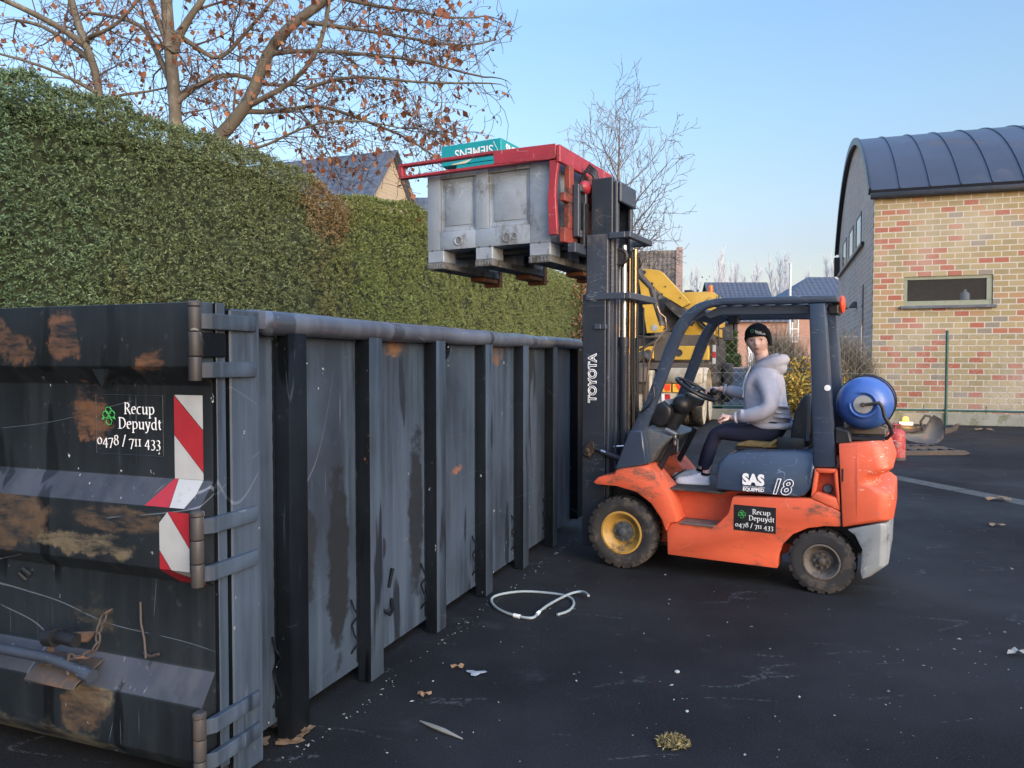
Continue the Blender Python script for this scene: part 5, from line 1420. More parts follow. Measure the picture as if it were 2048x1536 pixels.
mb = MB(); mb.tube([(-1.79, .44, 1.352), (-1.825, .44, 1.358), (-1.845, .43, 1.33), (-1.86, .42, 1.26), (-1.895, .41, 1.20), (-1.905, .39, 1.15), (-1.875, .36, 1.11), (-1.80, .33, 1.10), (-1.70, .31, 1.115)], .0125, 9); mb.build('gas_hose', M['rubber'], tank, smooth=60)
mb = MB(); mb.prism([(-1.60, 1.116), (-1.86, 1.116), (-1.86, 1.16), (-1.80, 1.185), (-1.66, 1.185), (-1.60, 1.16)], .12, .18, 'y'); mb.prism([(-1.60, 1.116), (-1.86, 1.116), (-1.86, 1.16), (-1.80, 1.185), (-1.66, 1.185), (-1.60, 1.16)], -.18, -.12, 'y'); mb.build('tank_cradle', M['rim_grey'], FK, bevel=.006)
for y in (.15, -.15):
    mb = MB(); mb.torus((-1.724, y, 1.342), (0, 1, 0), .191, .006, 40, 6); mb.build('tank_strap', M['plastic'], FK)
# mast: three nested stages
for s in (1, -1):
    def chan(x0, x1, ya, yb2, z0, z1, nm, m):
        a, b = ys(s, ya, yb2); mb = MB()
        if s > 0: poly = [(x0, a), (x1, a), (x1, b), (x0, b)]
        poly = [(x0, a), (x1, a), (x1, b), (x0, b)]
        mb.prism(poly, z0, z1, 'z'); return mb.build(nm, m, FK, bevel=.006)
    chan(.205, .408, .285, .33, .10, 2.19, 'outer_mast', M['mast'])
    chan(.178, .204, .225, .31, .16, 2.19, 'outer_mast', M['mast_mid'])
    chan(.205, .395, .235, .282, .20, 2.685, 'middle_mast', M['mast_mid'])
    chan(.178, .2045, .19, .224, .20, 2.66, 'middle_mast', M['mast'])
    chan(.185, .372, .185, .232, .30, 3.155, 'inner_mast', M['mast'])
    chan(.155, .184, .145, .20, .30, 3.13, 'inner_mast', M['mast_mid'])
def ybar(x0, x1, h, z, nm, yw, m=M['mast_mid']):
    mb = MB()
    for s in (1, -1):
        a, b = ys(s, yw - .03, yw + .006); mb.box(x0 + .035, x1, a, b, z - h, z)
    mb.box(x0 - .01, x0 + .034, -yw - .004, yw + .004, z - h, z); mb.build(nm, m, FK, bevel=.006)
ybar(.0, .38, .055, 2.195, 'mast_tie', .335); ybar(.02, .2, .05, 2.69, 'mast_tie', .285); ybar(.205, .3, .045, 1.945, 'mast_tie', .34)
mb = MB(); mb.box(.125, .153, -.19, .19, 2.955, 3.12); mb.box(.19, .35, -.185, .185, 3.05, 3.13); mb.build('mast_head', M['mast_mid'], FK, bevel=.008)
mb = MB(); mb.box(.22, .38, -.28, .28, .25, .38); mb.box(.23, .37, -.28, .28, 1.05, 1.18); mb.build('mast_tie', M['mast'], FK, bevel=.006)
for s in (1, -1):
    y = s * .135
    mb = MB(); mb.tube([(.115, y, .2), (.115, y, 1.80)], .038, 14); mb.tube([(.115, y, 1.76), (.115, y, 1.84)], .045, 14); cyl = mb.build('lift_cylinder', M['mast'], FK, smooth=50)
    mb = MB(); mb.tube([(.115, y, 1.80), (.115, y, 2.60)], .022, 14); mb.build('piston_rod', M['chrome'] if s > 0 else M['brass'], cyl, smooth=50)
    mb = MB(); mb.torus((.14, y + s * .045, 2.50), (0, 1, 0), .06, .018, 26, 8); mb.lathe([(.055, -.012), (.055, .012)], (.14, y + s * .045, 2.50), (0, 1, 0), 20); mb.build('chain_wheel', M['grease'], FK, smooth=50)
    mb = MB()
    for k in range(58):
        z = .35 + k * .037
        if k % 2: mb.box(.19, .20, y + s * .045 - .012, y + s * .045 + .012, z, z + .033)
        else: mb.box(.192, .204, y + s * .045 - .008, y + s * .045 + .008, z, z + .033)
    mb.build('lift_chain', M['grease'], FK)
    mb = MB(); mb.tube([(.06, y * .5, .4), (.058, y * .5, 1.2), (.07, y * .52, 1.5), (.07, y * .5, 2.55)], .011, 7); mb.tube([(.155, y * .3, .4), (.155, y * .3, 2.4)], .009, 6); mb.tube([(.03, y * .9, .5), (.03, y * .9, 2.1)], .007, 6); mb.build('mast_hose', M['rubber'], FK, smooth=50)
for k, (x, y, r_, z0_, z1_, mm) in enumerate(((.09, .06, .008, .5, 2.5, 'brass'), (.165, .10, .007, .9, 2.45, 'silver'), (.10, -.04, .010, .4, 2.3, 'rubber'), (.14, -.10, .007, .6, 2.55, 'grease'), (.05, .20, .009, .5, 1.7, 'mast_mid'), (.16, .19, .006, 1.3, 1.95, 'rust_wood'))):
    mb = MB(); mb.tube([(x, y, z0_), (x + .004, y, (z0_ + z1_) / 2), (x, y + .004, z1_)], r_, 7); mb.build('mast_pipe', M[mm], FK, smooth=50)
mb = MB(); mb.tube([(-.03, -.30, 2.12), (-.05, -.31, 2.06), (-.095, -.33, 2.02), (-.11, -.33, 1.92), (-.06, -.31, 1.86), (-.02, -.29, 1.80), (.03, -.27, 1.62), (.05, -.25, 1.4), (.06, -.24, .95)], .008, 7); mb.build('hydraulic_pipe', simple('copper_pipe', (.42, .28, .18), .35, .6), FK, smooth=50)
mb = MB(); mb.tube([(.2, .10, 1.35), (.17, .10, 1.20), (.17, .12, 1.10), (.13, .15, .98), (.09, .16, .93)], .009, 7); mb.tube([(.19, .20, .93), (.1, .17, .935), (.05, .12, .95)], .007, 6); mb.build('hydraulic_pipe', M['silver'], FK, smooth=50)
for s in (1, -1):
    mb = MB(); a, b = ys(s, .332, .36); mb.prism([(.395, .90), (.375, .86), (.32, .85), (.29, .90), (.29, .96), (.315, .985), (.345, .97)], a, b, 'y'); mb.lathe([(.001, 0), (.02, 0), (.02, .012), (.001, .012)], (.345, s * .36, .905), (0, s, 0), 14); mb.build('tilt_bracket', M['grease'], FK, bevel=.004)
    mb = MB(); mb.tube([(.30, s * .345, .925), (.20, s * .345, .895), (.16, s * .345, .878)], .016, 10); mb.tube([(.19, s * .345, .888), (.05, s * .345, .84)], .028, 12); tc2 = mb.build('tilt_cylinder', M['black'], FK, smooth=50)
    mb = MB(); mb.tube([(.232, s * .3452, .905), (.185, s * .3452, .890)], .0172, 10); mb.build('piston_rod', M['chrome'], tc2, smooth=50)
text_part('mast_lettering', 'TOYOTA', M['white_letter'], FK, (.285, .3315, 1.300), (0, 0, 1), (1, 0, 0), .098, outline=.0034, bold=.002, sx=.985)
# lettering on the hood
hy = .4865
text_part('hood_lettering', 'SAS', M['white_letter'], FK, (-.930, hy, .742), (-1, 0, 0), (0, 0, 1), .107, bold=.006, sx=.90)
text_part('hood_lettering', 'System of Active Stability', M['white_letter'], FK, (-.932, hy, .7205), (-1, 0, 0), (0, 0, 1), .0165, sx=.93)
text_part('hood_lettering', 'EQUIPPED', M['white_letter'], FK, (-.932, hy, .694), (-1, 0, 0), (0, 0, 1), .0325, bold=.0012, sx=1.02)
text_part('hood_lettering', '18', M['white_letter'], FK, (-1.122, hy, .690), (-1, 0, 0), (0, 0, 1), .150, shear=.3, outline=.0032, bold=.004, sx=.94)
firm_sign(FK, (-.872, .5005, .400), (-1, 0, .0), (0, 0, 1), .298, .188, M['plastic'], 1.02)
# red load clamp carried on the mast
cl_ = empty('load_clamp'); cl_.parent = FK
for s in (1, -1):
    a, b = ys(s, .525, .585)
    mb = MB(); mb.box(1.095, 2.085, a, b, 3.375, 3.400); mb.box(.55, 2.085, a, b, 3.268, 3.292); mb.box(2.045, 2.087, a, b, 3.293, 3.374); mb.box(.535, 1.10, a + .005, b - .005, 3.293, 3.374)
    mb.prism([(1.115, 3.397), (.537, 3.385), (.537, 3.270), (.60, 3.262), (1.10, 3.285)], (b - .004 if s > 0 else a - .003), (b + .003 if s > 0 else a + .004), 'y')
    mb.build('clamp_arm', M['red_frame'], cl_, bevel=.004)
    mb = MB(); mb.prism([(.60, 3.26), (.515, 3.26), (.54, 3.10), (.545, 2.98), (.525, 2.66), (.60, 2.66), (.615, 2.95), (.60, 3.10)], a + .01, b - .01, 'y'); mb.build('clamp_leg', M['red_frame'], cl_, bevel=.005)
mb = MB(); mb.box(.497, .534, -.585, .585, 3.235, 3.375); mb.build('clamp_beam', M['red_frame'], cl_, bevel=.006)
mb = MB()
mb.box(.47, .52, -.55, .55, 2.93, 3.0); mb.box(.47, .52, -.55, .55, 2.60, 2.72)
for y in (-.42, -.05, .36): mb.box(.472, .522, y, y + .10, 2.72, 2.93); mb.box(.472, .522, y, y + .09, 3.0, 3.234)
mb.build('carriage_plate', M['red_old'], cl_, bevel=.006)
mb = MB(); mb.lathe([(.001, 0), (.10, 0), (.11, .02), (.11, .06), (.001, .06)], (.41, 0, 3.05), (1, 0, 0), 24); mb.ellipsoid((.43, .22, 3.09), (.05, .09, .06), 14, 8); mb.build('clamp_motor', M['red_frame'], cl_)
mb = MB()
mb.box(.415, .465, .20, .245, 2.66, 3.09); mb.box(.415, .465, .35, .40, 2.66, 3.09); mb.box(.415, .465, .245, .35, 3.04, 3.09); mb.box(.415, .465, .245, .35, 2.66, 2.72)
mb.box(.415, .465, -.40, -.35, 2.66, 3.09); mb.box(.415, .465, -.245, -.20, 2.66, 3.09); mb.box(.40, .468, -.5, .5, 2.52, 2.60); mb.build('carriage', M['mast_mid'], cl_, bevel=.005)
mb = MB()
for k in range(4):
    o_ = k * .022
    mb.tube([(.50, .18 - o_, 2.9), (.49, .20 - o_, 3.06), (.47, .21 - o_, 3.17 + o_), (.43, .20 - o_, 3.235 + o_), (.38, .18 - o_, 3.20 + o_ * .8), (.345, .16 - o_, 3.10), (.33, .10 - o_, 2.9), (.33, .10 - o_, 2.6)], .012, 7)
mb.build('hydraulic_hose', M['rubber'], cl_, smooth=60)
for s in (1, -1):
    mb = MB(); mb.box(.42, 1.66, s * .26 - .055, s * .26 + .055, 2.567, 2.60); mb.box(.40, .44, s * .26 - .055, s * .26 + .055, 2.567, 2.95); mb.build('fork', M['black'], cl_, bevel=.004)
# ------------------------------------------------------------------ plastic pallet box on the forks
PB = empty('pallet_box', tuple(Matrix.Rotation(R(152), 3, 'Z') @ Vector((1.225, 0, 2.455)) + Vector((1.098, 6.489, 0))), 152, 'worn grey plastic pallet box held up in the red clamp', 'pallet box')
def bx_(x): return x - 1.225
BZ0 = 2.455
mb = MB()
x0, x1 = bx_(.62), bx_(1.83); zt = 3.30 - BZ0; zf = .165
for y0, y1, n in ((.46, .475, 1), (-.475, -.46, -1)): mb.box(x0 + .02, x1 - .02, y0, y1, zf + .0, zt - .02)
mb.box(x0 + .02, x0 + .035, -.459, .459, zf, zt - .02); mb.box(x1 - .035, x1 - .02, -.459, .459, zf, zt - .02); mb.box(x0 + .04, x1 - .04, -.455, .455, zf, zf + .02)
mb.build('inner_wall', M['bin'], PB, smooth=0)
def side_frame(s):
    def B(a, b, z0, z1, d0=.4755, d1=.50, nm='rail'):
        y0, y1 = (d0, d1) if s > 0 else (-d1, -d0); mb.box(bx_(a), bx_(b), y0, y1, z0 - BZ0, z1 - BZ0)
    mb = MB()
    B(1.70, 1.83, 2.62, 3.30); B(1.21, 1.335, 2.775, 3.31); B(.62, .81, 2.62, 3.30)
    B(1.335, 1.70, 3.24, 3.285); B(.81, 1.21, 3.24, 3.285)
    B(1.335, 1.70, 2.62, 2.775); B(.81, 1.335, 2.62, 2.7745)
    for a, b in ((1.335, 1.70), (.81, 1.21)):
        for c, d in ((a, a + .022), (b - .022, b)):
            y0, y1 = (.4755, .488) if s > 0 else (-.488, -.4755); mb.box(bx_(c), bx_(d), y0, y1, 2.776 - BZ0, 3.239 - BZ0)
        B(a + .0225, b - .0225, 2.776, 2.80, .4755, .486)
        B(a + .05, b - .05, 2.83, 3.19, .4755, .4815)
    mb.build('side_frame', M['bin'], PB, bevel=.006, seg=2)
    hb = MB(); yy = .5015 * s
    hb.torus((bx_(1.507), yy, 2.69 - BZ0), (0, 1, 0), .036, .008, 24, 8); hb.torus((bx_(1.03), yy, 2.685 - BZ0), (0, 1, 0), .036, .008, 24, 8, -60, 250); hb.torus((bx_(.955), yy, 2.69 - BZ0), (0, 1, 0), .026, .006, 18, 6, 60, 330)
    hb.build('drain_ring', M['bin'], PB)
    hb = MB()
    for x, r_ in ((1.507, .03), (1.03, .032), (.955, .022), (1.78, .010), (1.30, .010), (1.19, .012), (.72, .014)):
        z = 2.69 if r_ > .02 else 2.62
        hb.lathe([(.001, 0), (r_, 0), (r_, .0022), (.001, .0022)], (bx_(x), .4995 * s, z - BZ0), (0, s, 0), 18)
    hb.build('drain_hole', M['bin_dark'], PB)
side_frame(1); side_frame(-1)
for xa, xb in ((x0 - .0, x0 + .022), (x1 - .022, x1)):
    mb = MB()
    for y0, y1 in ((.30, .50), (-.08, .08), (-.50, -.30)): mb.box(xa - .001, xb + .001, y0 + .001, y1 - .001, zf + .001, zt - .004)
    mb.box(xa, xb, -.299, -.081, zf + .002, zf + .10); mb.box(xa, xb, .081, .299, zf + .002, zf + .10); mb.box(xa, xb, -.299, -.081, zt - .07, zt - .006); mb.box(xa, xb, .081, .299, zt - .07, zt - .006)
    mb.build('end_frame', M['bin'], PB, bevel=.004)
# feet and skids: three skids run across under the box
for a, b in ((1.66, 1.83), (1.165, 1.335), (.62, .815)):
    for c, d in ((.30, .5), (-.10, .10), (-.5, -.30)):
        mb = MB(); mb.box(bx_(a), bx_(b), c, d, .055, zf - .001); mb.build('foot', M['bin'], PB, bevel=.008)
    mb = MB(); mb.box(bx_(a) - .004, bx_(b) + .004, -.504, .504, .0, .053)
    for k in range(6):
        xx = bx_(a) + (b - a) * (k + .5) / 6; mb.box(xx - .009, xx + .009, .5045, .510, .008, .046)
    for k in range(28):
        yy = -.49 + k * .035; mb.box(bx_(b) + .0045, bx_(b) + .010, yy, yy + .018, .006, .046)
    mb.build('skid', M['bin_dark'], PB, bevel=.004)
    mb = MB(); mb.box(bx_(a) - .006, bx_(b) + .006, -.575, -.507, -.075, .10); mb.box(bx_(a) + .01, bx_(b) - .01, -.506, -.22, -.045, -.003); mb.build('skid_end', M['rust_wood'], PB, bevel=.005)
# teal carton lying upside down on top
def on_fork(x, y, z): return tuple(Matrix.Rotation(R(152), 3, 'Z') @ Vector((x, y, 0)) + Vector((1.098, 6.489, z)))
tb = empty('carton', on_fork(1.53, 0, 3.42), 152, 'teal carton with white lettering upside down, uppermost in the pallet box', 'carton')
mb = MB(); mb.box(-.312, .312, -.26, .255, 0, .185); mb.build('shell', M['teal'], tb, bevel=.004)
mb = MB(); mb.quad((.2, .2565, .004), (.05, .2565, .004), (-.02, .2565, .036), (.20, .2565, .012)); mb.build('paper_label', M['label_white'], tb, smooth=0, recalc=False)
text_part('lettering', 'SIEMENS', M['white_letter'], tb, (-.235, .257, .132), (1, 0, -.0), (0, 0, -1), .108, bold=.001, sx=1.0)
text_part('lettering', 'SIEMENS', M['white_letter'], tb, (-.3135, -.235, .152), (0, 1, 0), (0, 0, -1), .108, bold=.0045, sx=1.0)
mb = MB(); mb.tube([(-.235, .2555, .165), (-.29, .2555, .06)], .002, 4); mb.build('edge_line', M['white_letter'], tb)
tb2 = empty('carton', on_fork(1.42, -.02, 2.64), 152, 'second teal carton lower down in the pallet box, under the lettered one', 'carton')
mb = MB(); mb.box(-.34, .26, -.24, .28, 0, .775); mb.build('shell', M['teal'], tb2, bevel=.006)
mb = MB(); mb.box(-.30, .22, -.2, -.19, .2, .5); mb.prism([(.20, .2805), (.20, .282), (-.30, .282), (-.30, .2805)], .70, .74, 'z'); mb.build('tape', M['label_white'], tb2)

# ------------------------------------------------------------------ driver
def skin_mesh(chains, level=2):
    """chains: list of joint lists [(x,y,z,r) ...]; the first joint of a later chain may repeat an earlier one to branch from it"""
    V = []; E = []; RR = []; idx = {}
    for ch in chains:
        prev = None
        for j in ch:
            rad = j[3] if isinstance(j[3], tuple) else (j[3], j[3])
            key = (round(j[0], 4), round(j[1], 4), round(j[2], 4))
            if key not in idx: idx[key] = len(V); V.append(key); RR.append(rad)
            i = idx[key]
            if prev is not None: E.append((prev, i))
            prev = i
    me = bpy.data.meshes.new('skin'); me.from_pydata(V, E, [])
    o = bpy.data.objects.new('skin', me); COL.objects.link(o)
    sm = o.modifiers.new('s', 'SKIN')
    for i, r in enumerate(RR): me.skin_vertices[0].data[i].radius = r
    me.skin_vertices[0].data[0].use_root = True
    ss = o.modifiers.new('u', 'SUBSURF'); ss.levels = level; ss.render_levels = level
    dg = bpy.context.evaluated_depsgraph_get(); dg.update()
    out = bpy.data.meshes.new_from_object(o.evaluated_get(dg))
    bpy.data.objects.remove(o); bpy.data.meshes.remove(me)
    v = [tuple(x.co) for x in out.vertices]; f = [tuple(p.vertices) for p in out.polygons]
    bpy.data.meshes.remove(out)
    return v, f
def fuse(mb, voxel, smooth_it=3):
    me = bpy.data.meshes.new('f'); me.from_pydata(mb.v, [], mb.f)
    bm = bmesh.new(); bm.from_mesh(me); bmesh.ops.recalc_face_normals(bm, faces=bm.faces); bm.to_mesh(me); bm.free()
    o = bpy.data.objects.new('f', me); COL.objects.link(o)
    rm = o.modifiers.new('r', 'REMESH'); rm.mode = 'VOXEL'; rm.voxel_size = voxel
    sm = o.modifiers.new('s', 'SMOOTH'); sm.iterations = smooth_it; sm.factor = .5
    dg = bpy.context.evaluated_depsgraph_get(); dg.update()
    out = bpy.data.meshes.new_from_object(o.evaluated_get(dg))
    bpy.data.objects.remove(o); bpy.data.meshes.remove(me)
    r = MB(); r.v = [tuple(x.co) for x in out.vertices]; r.f = [tuple(p.vertices) for p in out.polygons]
    bpy.data.meshes.remove(out)
    return r
HC = Vector((-.945, .005, 1.800)); YAW = -1.0     # the face turns to the near side, a little forward
HM = Matrix.Rotation(R(-YAW), 3, 'Z') @ Matrix.Rotation(R(-4), 3, 'X') @ Matrix.Rotation(R(4), 3, 'Y')
def hd_(p): return HC + HM @ Vector(p)
def head_piece(mb):
    n, m = 40, 32; rings = []
    for i in range(m + 1):
        t_ = math.pi * i / m; z = math.cos(t_); rr = max(math.sin(t_), .002); ring = []
        for k in range(n):
            a = 2 * math.pi * k / n; x = math.cos(a) * rr; y = math.sin(a) * rr
            X = x * .087; Y = y * .100; Z = z * .118
            if z < -.05:
                k2 = (-z - .05) / .95; X *= 1 - .30 * k2; 
                if y > 0: Y = Y * (1 - .06 * k2) + .012 * k2 * (1 - k2) * 2
                else: Y *= 1 - .45 * k2
            if y > 0:
                fx = X / .087; fz = Z / .118
                Y += .024 * math.exp(-(fx / .16) ** 2) * math.exp(-((fz + .17) / .17) ** 2)       # nose tip
                Y += .012 * math.exp(-(fx / .12) ** 2) * math.exp(-((fz - .02) / .20) ** 2)       # bridge
                for s in (-1, 1):
                    Y -= .010 * math.exp(-((fx - s * .42) / .2) ** 2) * math.exp(-((fz - .06) / .10) ** 2)   # eye sockets
                    Y += .006 * math.exp(-((fx - s * .5) / .25) ** 2) * math.exp(-((fz + .2) / .2) ** 2)     # cheeks
                    Y += .005 * math.exp(-((fx - s * .4) / .3) ** 2) * math.exp(-((fz - .2) / .08) ** 2)     # brow
                Y += .007 * math.exp(-(fx / .3) ** 2) * math.exp(-((fz + .47) / .07) ** 2)        # lips
                Y -= .004 * math.exp(-(fx / .3) ** 2) * math.exp(-((fz + .60) / .05) ** 2)
                Y += .009 * math.exp(-(fx / .3) ** 2) * math.exp(-((fz + .80) / .12) ** 2)        # chin
            ring.append(hd_((X, Y, Z)))
        rings.append(ring)
    mb.loft(rings)
    for s in (-1, 1): mb.ellipsoid(hd_((s * .087, -.01, -.01)), (.010, .02, .032), 10, 8, HM)
def hand(mb, wrist, palm, fdir, nrm, curl, side):
    """palm and five bent fingers; fdir: finger direction, nrm: back of the hand"""
    w = Vector(wrist); f = Vector(fdir).normalized(); n = Vector(nrm).normalized(); s = f.cross(n).normalized() * side
    mb.add(*skin_mesh([[(*w, (.024, .019)), (*(w + f * .035), (.034, .017)), (*(w + f * .075), (.037, .016)), (*(w + f * .088), (.034, .013))]], 2))
    for i, (o, L) in enumerate(((-.028, .070), (-.009, .080), (.010, .075), (.028, .058))):
        p = w + f * .078 + s * o; pts = [p]; d = f.copy(); ang = 0
        for q, fr_ in enumerate((.42, .33, .25)):
            d = (Matrix.Rotation(R(curl * (1.0 if q else .7)), 3, n.cross(f)) @ d).normalized() if curl else d
            pts.append(pts[-1] + d * L * fr_)
        mb.tube(pts, [.0095, .009, .008, .0065], 8)
        mb.ellipsoid(pts[-1], (.0066, .0066, .0066), 8, 6)
    p = w + f * .022 - s * .026
    mb.tube([p, p + (f * .6 - s * .7).normalized() * .036, p + (f * .6 - s * .7).normalized() * .036 + (f * .85 - s * .15 - n * .4).normalized() * .036], [.013, .011, .0085], 8)
mb = MB()
head_piece(mb)
mb.add(*skin_mesh([[(-1.02, 0, 1.50, .07), (-.99, 0, 1.60, .060), (-.965, .0, 1.70, .058), (-.955, .0, 1.76, .06)]], 2))
mb.add(*skin_mesh([[(-1.07, 0, 1.10, .09), (-1.02, 0, 1.30, .11), (-1.01, 0, 1.48, .10)], [(-1.01, 0, 1.48, .10), (-1.03, .16, 1.52, .055), (-1.085, .235, 1.275, .042), (-.96, .225, 1.235, .038), (-.815, .195, 1.205, .026), (-.78, .19, 1.208, .024)],
    [(-1.01, 0, 1.48, .10), (-.99, -.16, 1.52, .055), (-.86, -.22, 1.36, .042), (-.73, -.19, 1.385, .036), (-.635, -.155, 1.412, .026), (-.60, -.145, 1.416, .024)],
    [(-1.07, 0, 1.10, .09), (-1.05, .10, 1.09, .07), (-.65, .125, 1.085, .056), (-.60, .122, .92, .046), (-.575, .122, .76, .032), (-.57, .122, .70, .032), (-.50, .13, .678, .034), (-.40, .14, .668, .03)],
    [(-1.07, 0, 1.10, .09), (-1.05, -.10, 1.09, .07), (-.65, -.11, 1.085, .056), (-.55, -.10, .92, .046), (-.49, -.09, .76, .032), (-.48, -.09, .70, .032), (-.42, -.085, .678, .034), (-.34, -.08, .668, .03)]], 2))
hand(mb, (-.79, .19, 1.206), None, (1, -.12, .10), (.0, .55, 1), 52, 1)
hand(mb, (-.615, -.15, 1.415), None, (1, .25, -.05), (.1, .15, 1), 34, -1)
bodymb = fuse(mb, .0058, 2)
person = bodymb.build('person', M['skin'], None, smooth=80)
person.location = (1.098, 6.489, 0); person.rotation_euler = (0, 0, R(152))
tag(person, 'woman in grey hoodie, black beanie and dark leggings sitting in the forklift seat', 'person')
# hoodie
mb = MB()
mb.add(*skin_mesh([
    [(-1.055, 0, 1.105, (.160, .160)), (-1.04, 0, 1.16, (.175, .175)), (-1.01, 0, 1.25, (.187, .187)), (-.99, 0, 1.36, (.175, .175)), (-.995, 0, 1.46, (.160, .160)), (-1.00, 0, 1.555, (.12, .12)), (-.99, 0, 1.60, (.09, .09))],
    [(-.995, 0, 1.46, (.160, .160)), (-1.03, .155, 1.515, .088), (-1.07, .215, 1.41, .080), (-1.09, .24, 1.285, .070), (-.985, .235, 1.240, .066), (-.90, .215, 1.222, .056), (-.825, .198, 1.208, .043)],
    [(-.995, 0, 1.46, (.160, .160)), (-.985, -.155, 1.515, .088), (-.93, -.20, 1.43, .075), (-.86, -.225, 1.36, .066), (-.76, -.195, 1.382, .055), (-.655, -.16, 1.408, .043)]], 2))
mb.torus((-1.035, 0, 1.615), (.38, 0, 1), .105, .046, 28, 10)
mb.ellipsoid((-1.09, -.01, 1.59), (.07, .125, .06), 18, 12)
for i in range(9):          # folds on the sleeve and waist
    t_ = i / 8
    c = Vector((-1.10 + .24 * t_ + random.gauss(0, .012), .262 - .035 * t_, 1.285 - .055 * t_ + random.gauss(0, .01))); mb.ellipsoid(c, (.010, .034, .050 - .012 * t_), 10, 8, rotmat('Y', random.uniform(-30, 30)))
for z, x in ((1.20, -1.13), (1.235, -1.10), (1.285, -1.12)): mb.ellipsoid((x, .04, z), (.07, .15, .014), 16, 8, rotmat('X', 8))
ho = fuse(mb, .0085, 2)
hoodie = ho.build('hoodie', M['hoodie'], person, smooth=80)
mb = MB(); mb.torus((-1.05, 0, 1.145), (0, 0, 1), .160, .026, 32, 8); mb.build('hem', M['hoodie'], hoodie, smooth=80)
for c_, a_ in (((-.822, .197, 1.2075), (1, -.1, -.1)), ((-.652, -.159, 1.409), (1, .2, .2))):
    mb = MB(); mb.torus(c_, a_, .036, .011, 20, 8); mb.build('cuff', M['hoodie'], hoodie, smooth=80)
mb = MB(); mb.torus((-1.01, .0, 1.655), (.5, 0, 1), .085, .014, 24, 8); mb.build('hood_lining', M['hoodie_dark'], hoodie, smooth=80)
mb = MB(); mb.tube([(-.905, .095, 1.60), (-.885, .12, 1.54), (-.862, .125, 1.46), (-.855, .12, 1.36)], .0042, 6); mb.tube([(-.89, .02, 1.60), (-.855, .035, 1.52), (-.835, .05, 1.42)], .0042, 6); mb.build('drawstring', M['white_letter'], hoodie)
mb = MB()
mb.add(*skin_mesh([[(-1.075, 0, 1.20, .15), (-1.075, 0, 1.115, .13)],
    [(-1.075, 0, 1.115, .13), (-1.04, .10, 1.085, .092), (-.86, .125, 1.08, .077), (-.685, .13, 1.083, .064), (-.635, .13, 1.06, .060), (-.605, .125, .95, .058), (-.585, .122, .86, .050), (-.572, .122, .79, .040), (-.570, .122, .765, .039)],
    [(-1.075, 0, 1.115, .13), (-1.04, -.10, 1.085, .092), (-.86, -.11, 1.08, .077), (-.685, -.11, 1.083, .064), (-.62, -.108, 1.06, .060), (-.55, -.10, .95, .058), (-.515, -.095, .86, .050), (-.49, -.09, .79, .040), (-.486, -.09, .765, .039)]], 2))
fuse(mb, .009, 2).build('leggings', M['leggings'], person, smooth=80)
# shoes, socks
def shoe(x, y, yaw):
    Ms = Matrix.Rotation(R(yaw), 3, 'Z'); mb = MB(); o = Vector((x, y, .660))
    def T(p): return o + Ms @ Vector(p)
    st_ = [(-.05, .030, .030, .070), (-.035, .036, .034, .082), (.0, .037, .037, .085), (.05, .038, .040, .070), (.10, .040, .044, .052), (.15, .042, .046, .042), (.19, .036, .038, .036), (.215, .018, .018, .022)]
    rings = []
    for px, hw, hw2, hz in st_:
        rings.append([T((px, hw2 * .95 * math.cos(a) if math.sin(a) < 0 else hw * math.cos(a) * .92, .012 + max(hz * math.sin(a), -.006))) for a in [2 * math.pi * k / 18 for k in range(18)]])
    mb.loft(rings); s1 = mb.build('shoe', M['shoe'], person, smooth=70)
    mb = MB(); ol = [(-.058, .0), (-.05, .030), (.0, .039), (.07, .041), (.13, .047), (.18, .042), (.215, .022), (.222, 0), (.215, -.022), (.18, -.042), (.13, -.047), (.07, -.041), (.0, -.039), (-.05, -.030)]
    lo = [T((p[0], p[1], -.003)) for p in ol]; hi = [T((p[0], p[1], .020)) for p in ol]; mb.loft([lo, hi]); mb.build('sole', M['sole'], s1, bevel=.003)
    mb = MB()
    for k in range(4):
        px = .05 + k * .022; z = .078 - k * .007; mb.tube([T((px, -.022, z)), T((px + .004, 0, z + .008)), T((px, .022, z))], .0035, 5)
    mb.build('laces', M['lace'], s1)
    mb = MB(); mb.lathe([(.0355, 0), (.0355, .018)], T((-.016, 0, .074)), (-.1, 0, 1), 16); mb.build('sock', M['beanie'], person, smooth=60)
shoe(-.552, .13, 3); shoe(-.46, -.085, -2)
# beanie and face
mb = MB(); n = 32; rings = []
for i in range(15):
    t_ = i / 14; a0 = R(-14 + 104 * t_)
    rr = math.cos(a0); zz = math.sin(a0)
    ring = []
    for k in range(n):
        a = 2 * math.pi * k / n; cx = math.cos(a); cy = math.sin(a)
        low = -.066 * (1 - t_) ** 2 * max(0, min(1, .25 - cy * 1.3, 1), min(1, -cx * 1.15 - .05) if cy < .45 else 0)
        rise_ = (.020 * (1 - t_) ** 2) * max(0, cy)
        slouch = -.022 * t_ * (1 - t_) * 4 * (1 if cy < 0 else .2)
        ring.append(hd_((cx * .1000 * max(rr, .02), cy * (.108 if cy > 0 else .118) * max(rr, .02) + slouch, .048 + zz * .092 + low + rise_)))
    rings.append(ring)
mb.loft(rings, True)
for rp in (.0,):
    ring = rings[0]
beanie = mb.build('beanie', M['beanie'], person, smooth=80)
mb = MB(); pts = rings[0] + [rings[0][0]]
mb.tube(pts, .0075, 8, False); mb.build('knit_edge', M['beanie'], beanie, smooth=80)
def face_pt(x, z, lift=.002):
    """point just proud of the front of the beanie"""
    yy = .108 * math.sqrt(max(0, 1 - (x / .100) ** 2)) * math.sqrt(max(.05, 1 - ((z - .04) / .098) ** 2)); return hd_((x, yy + lift, z))
mb = MB()
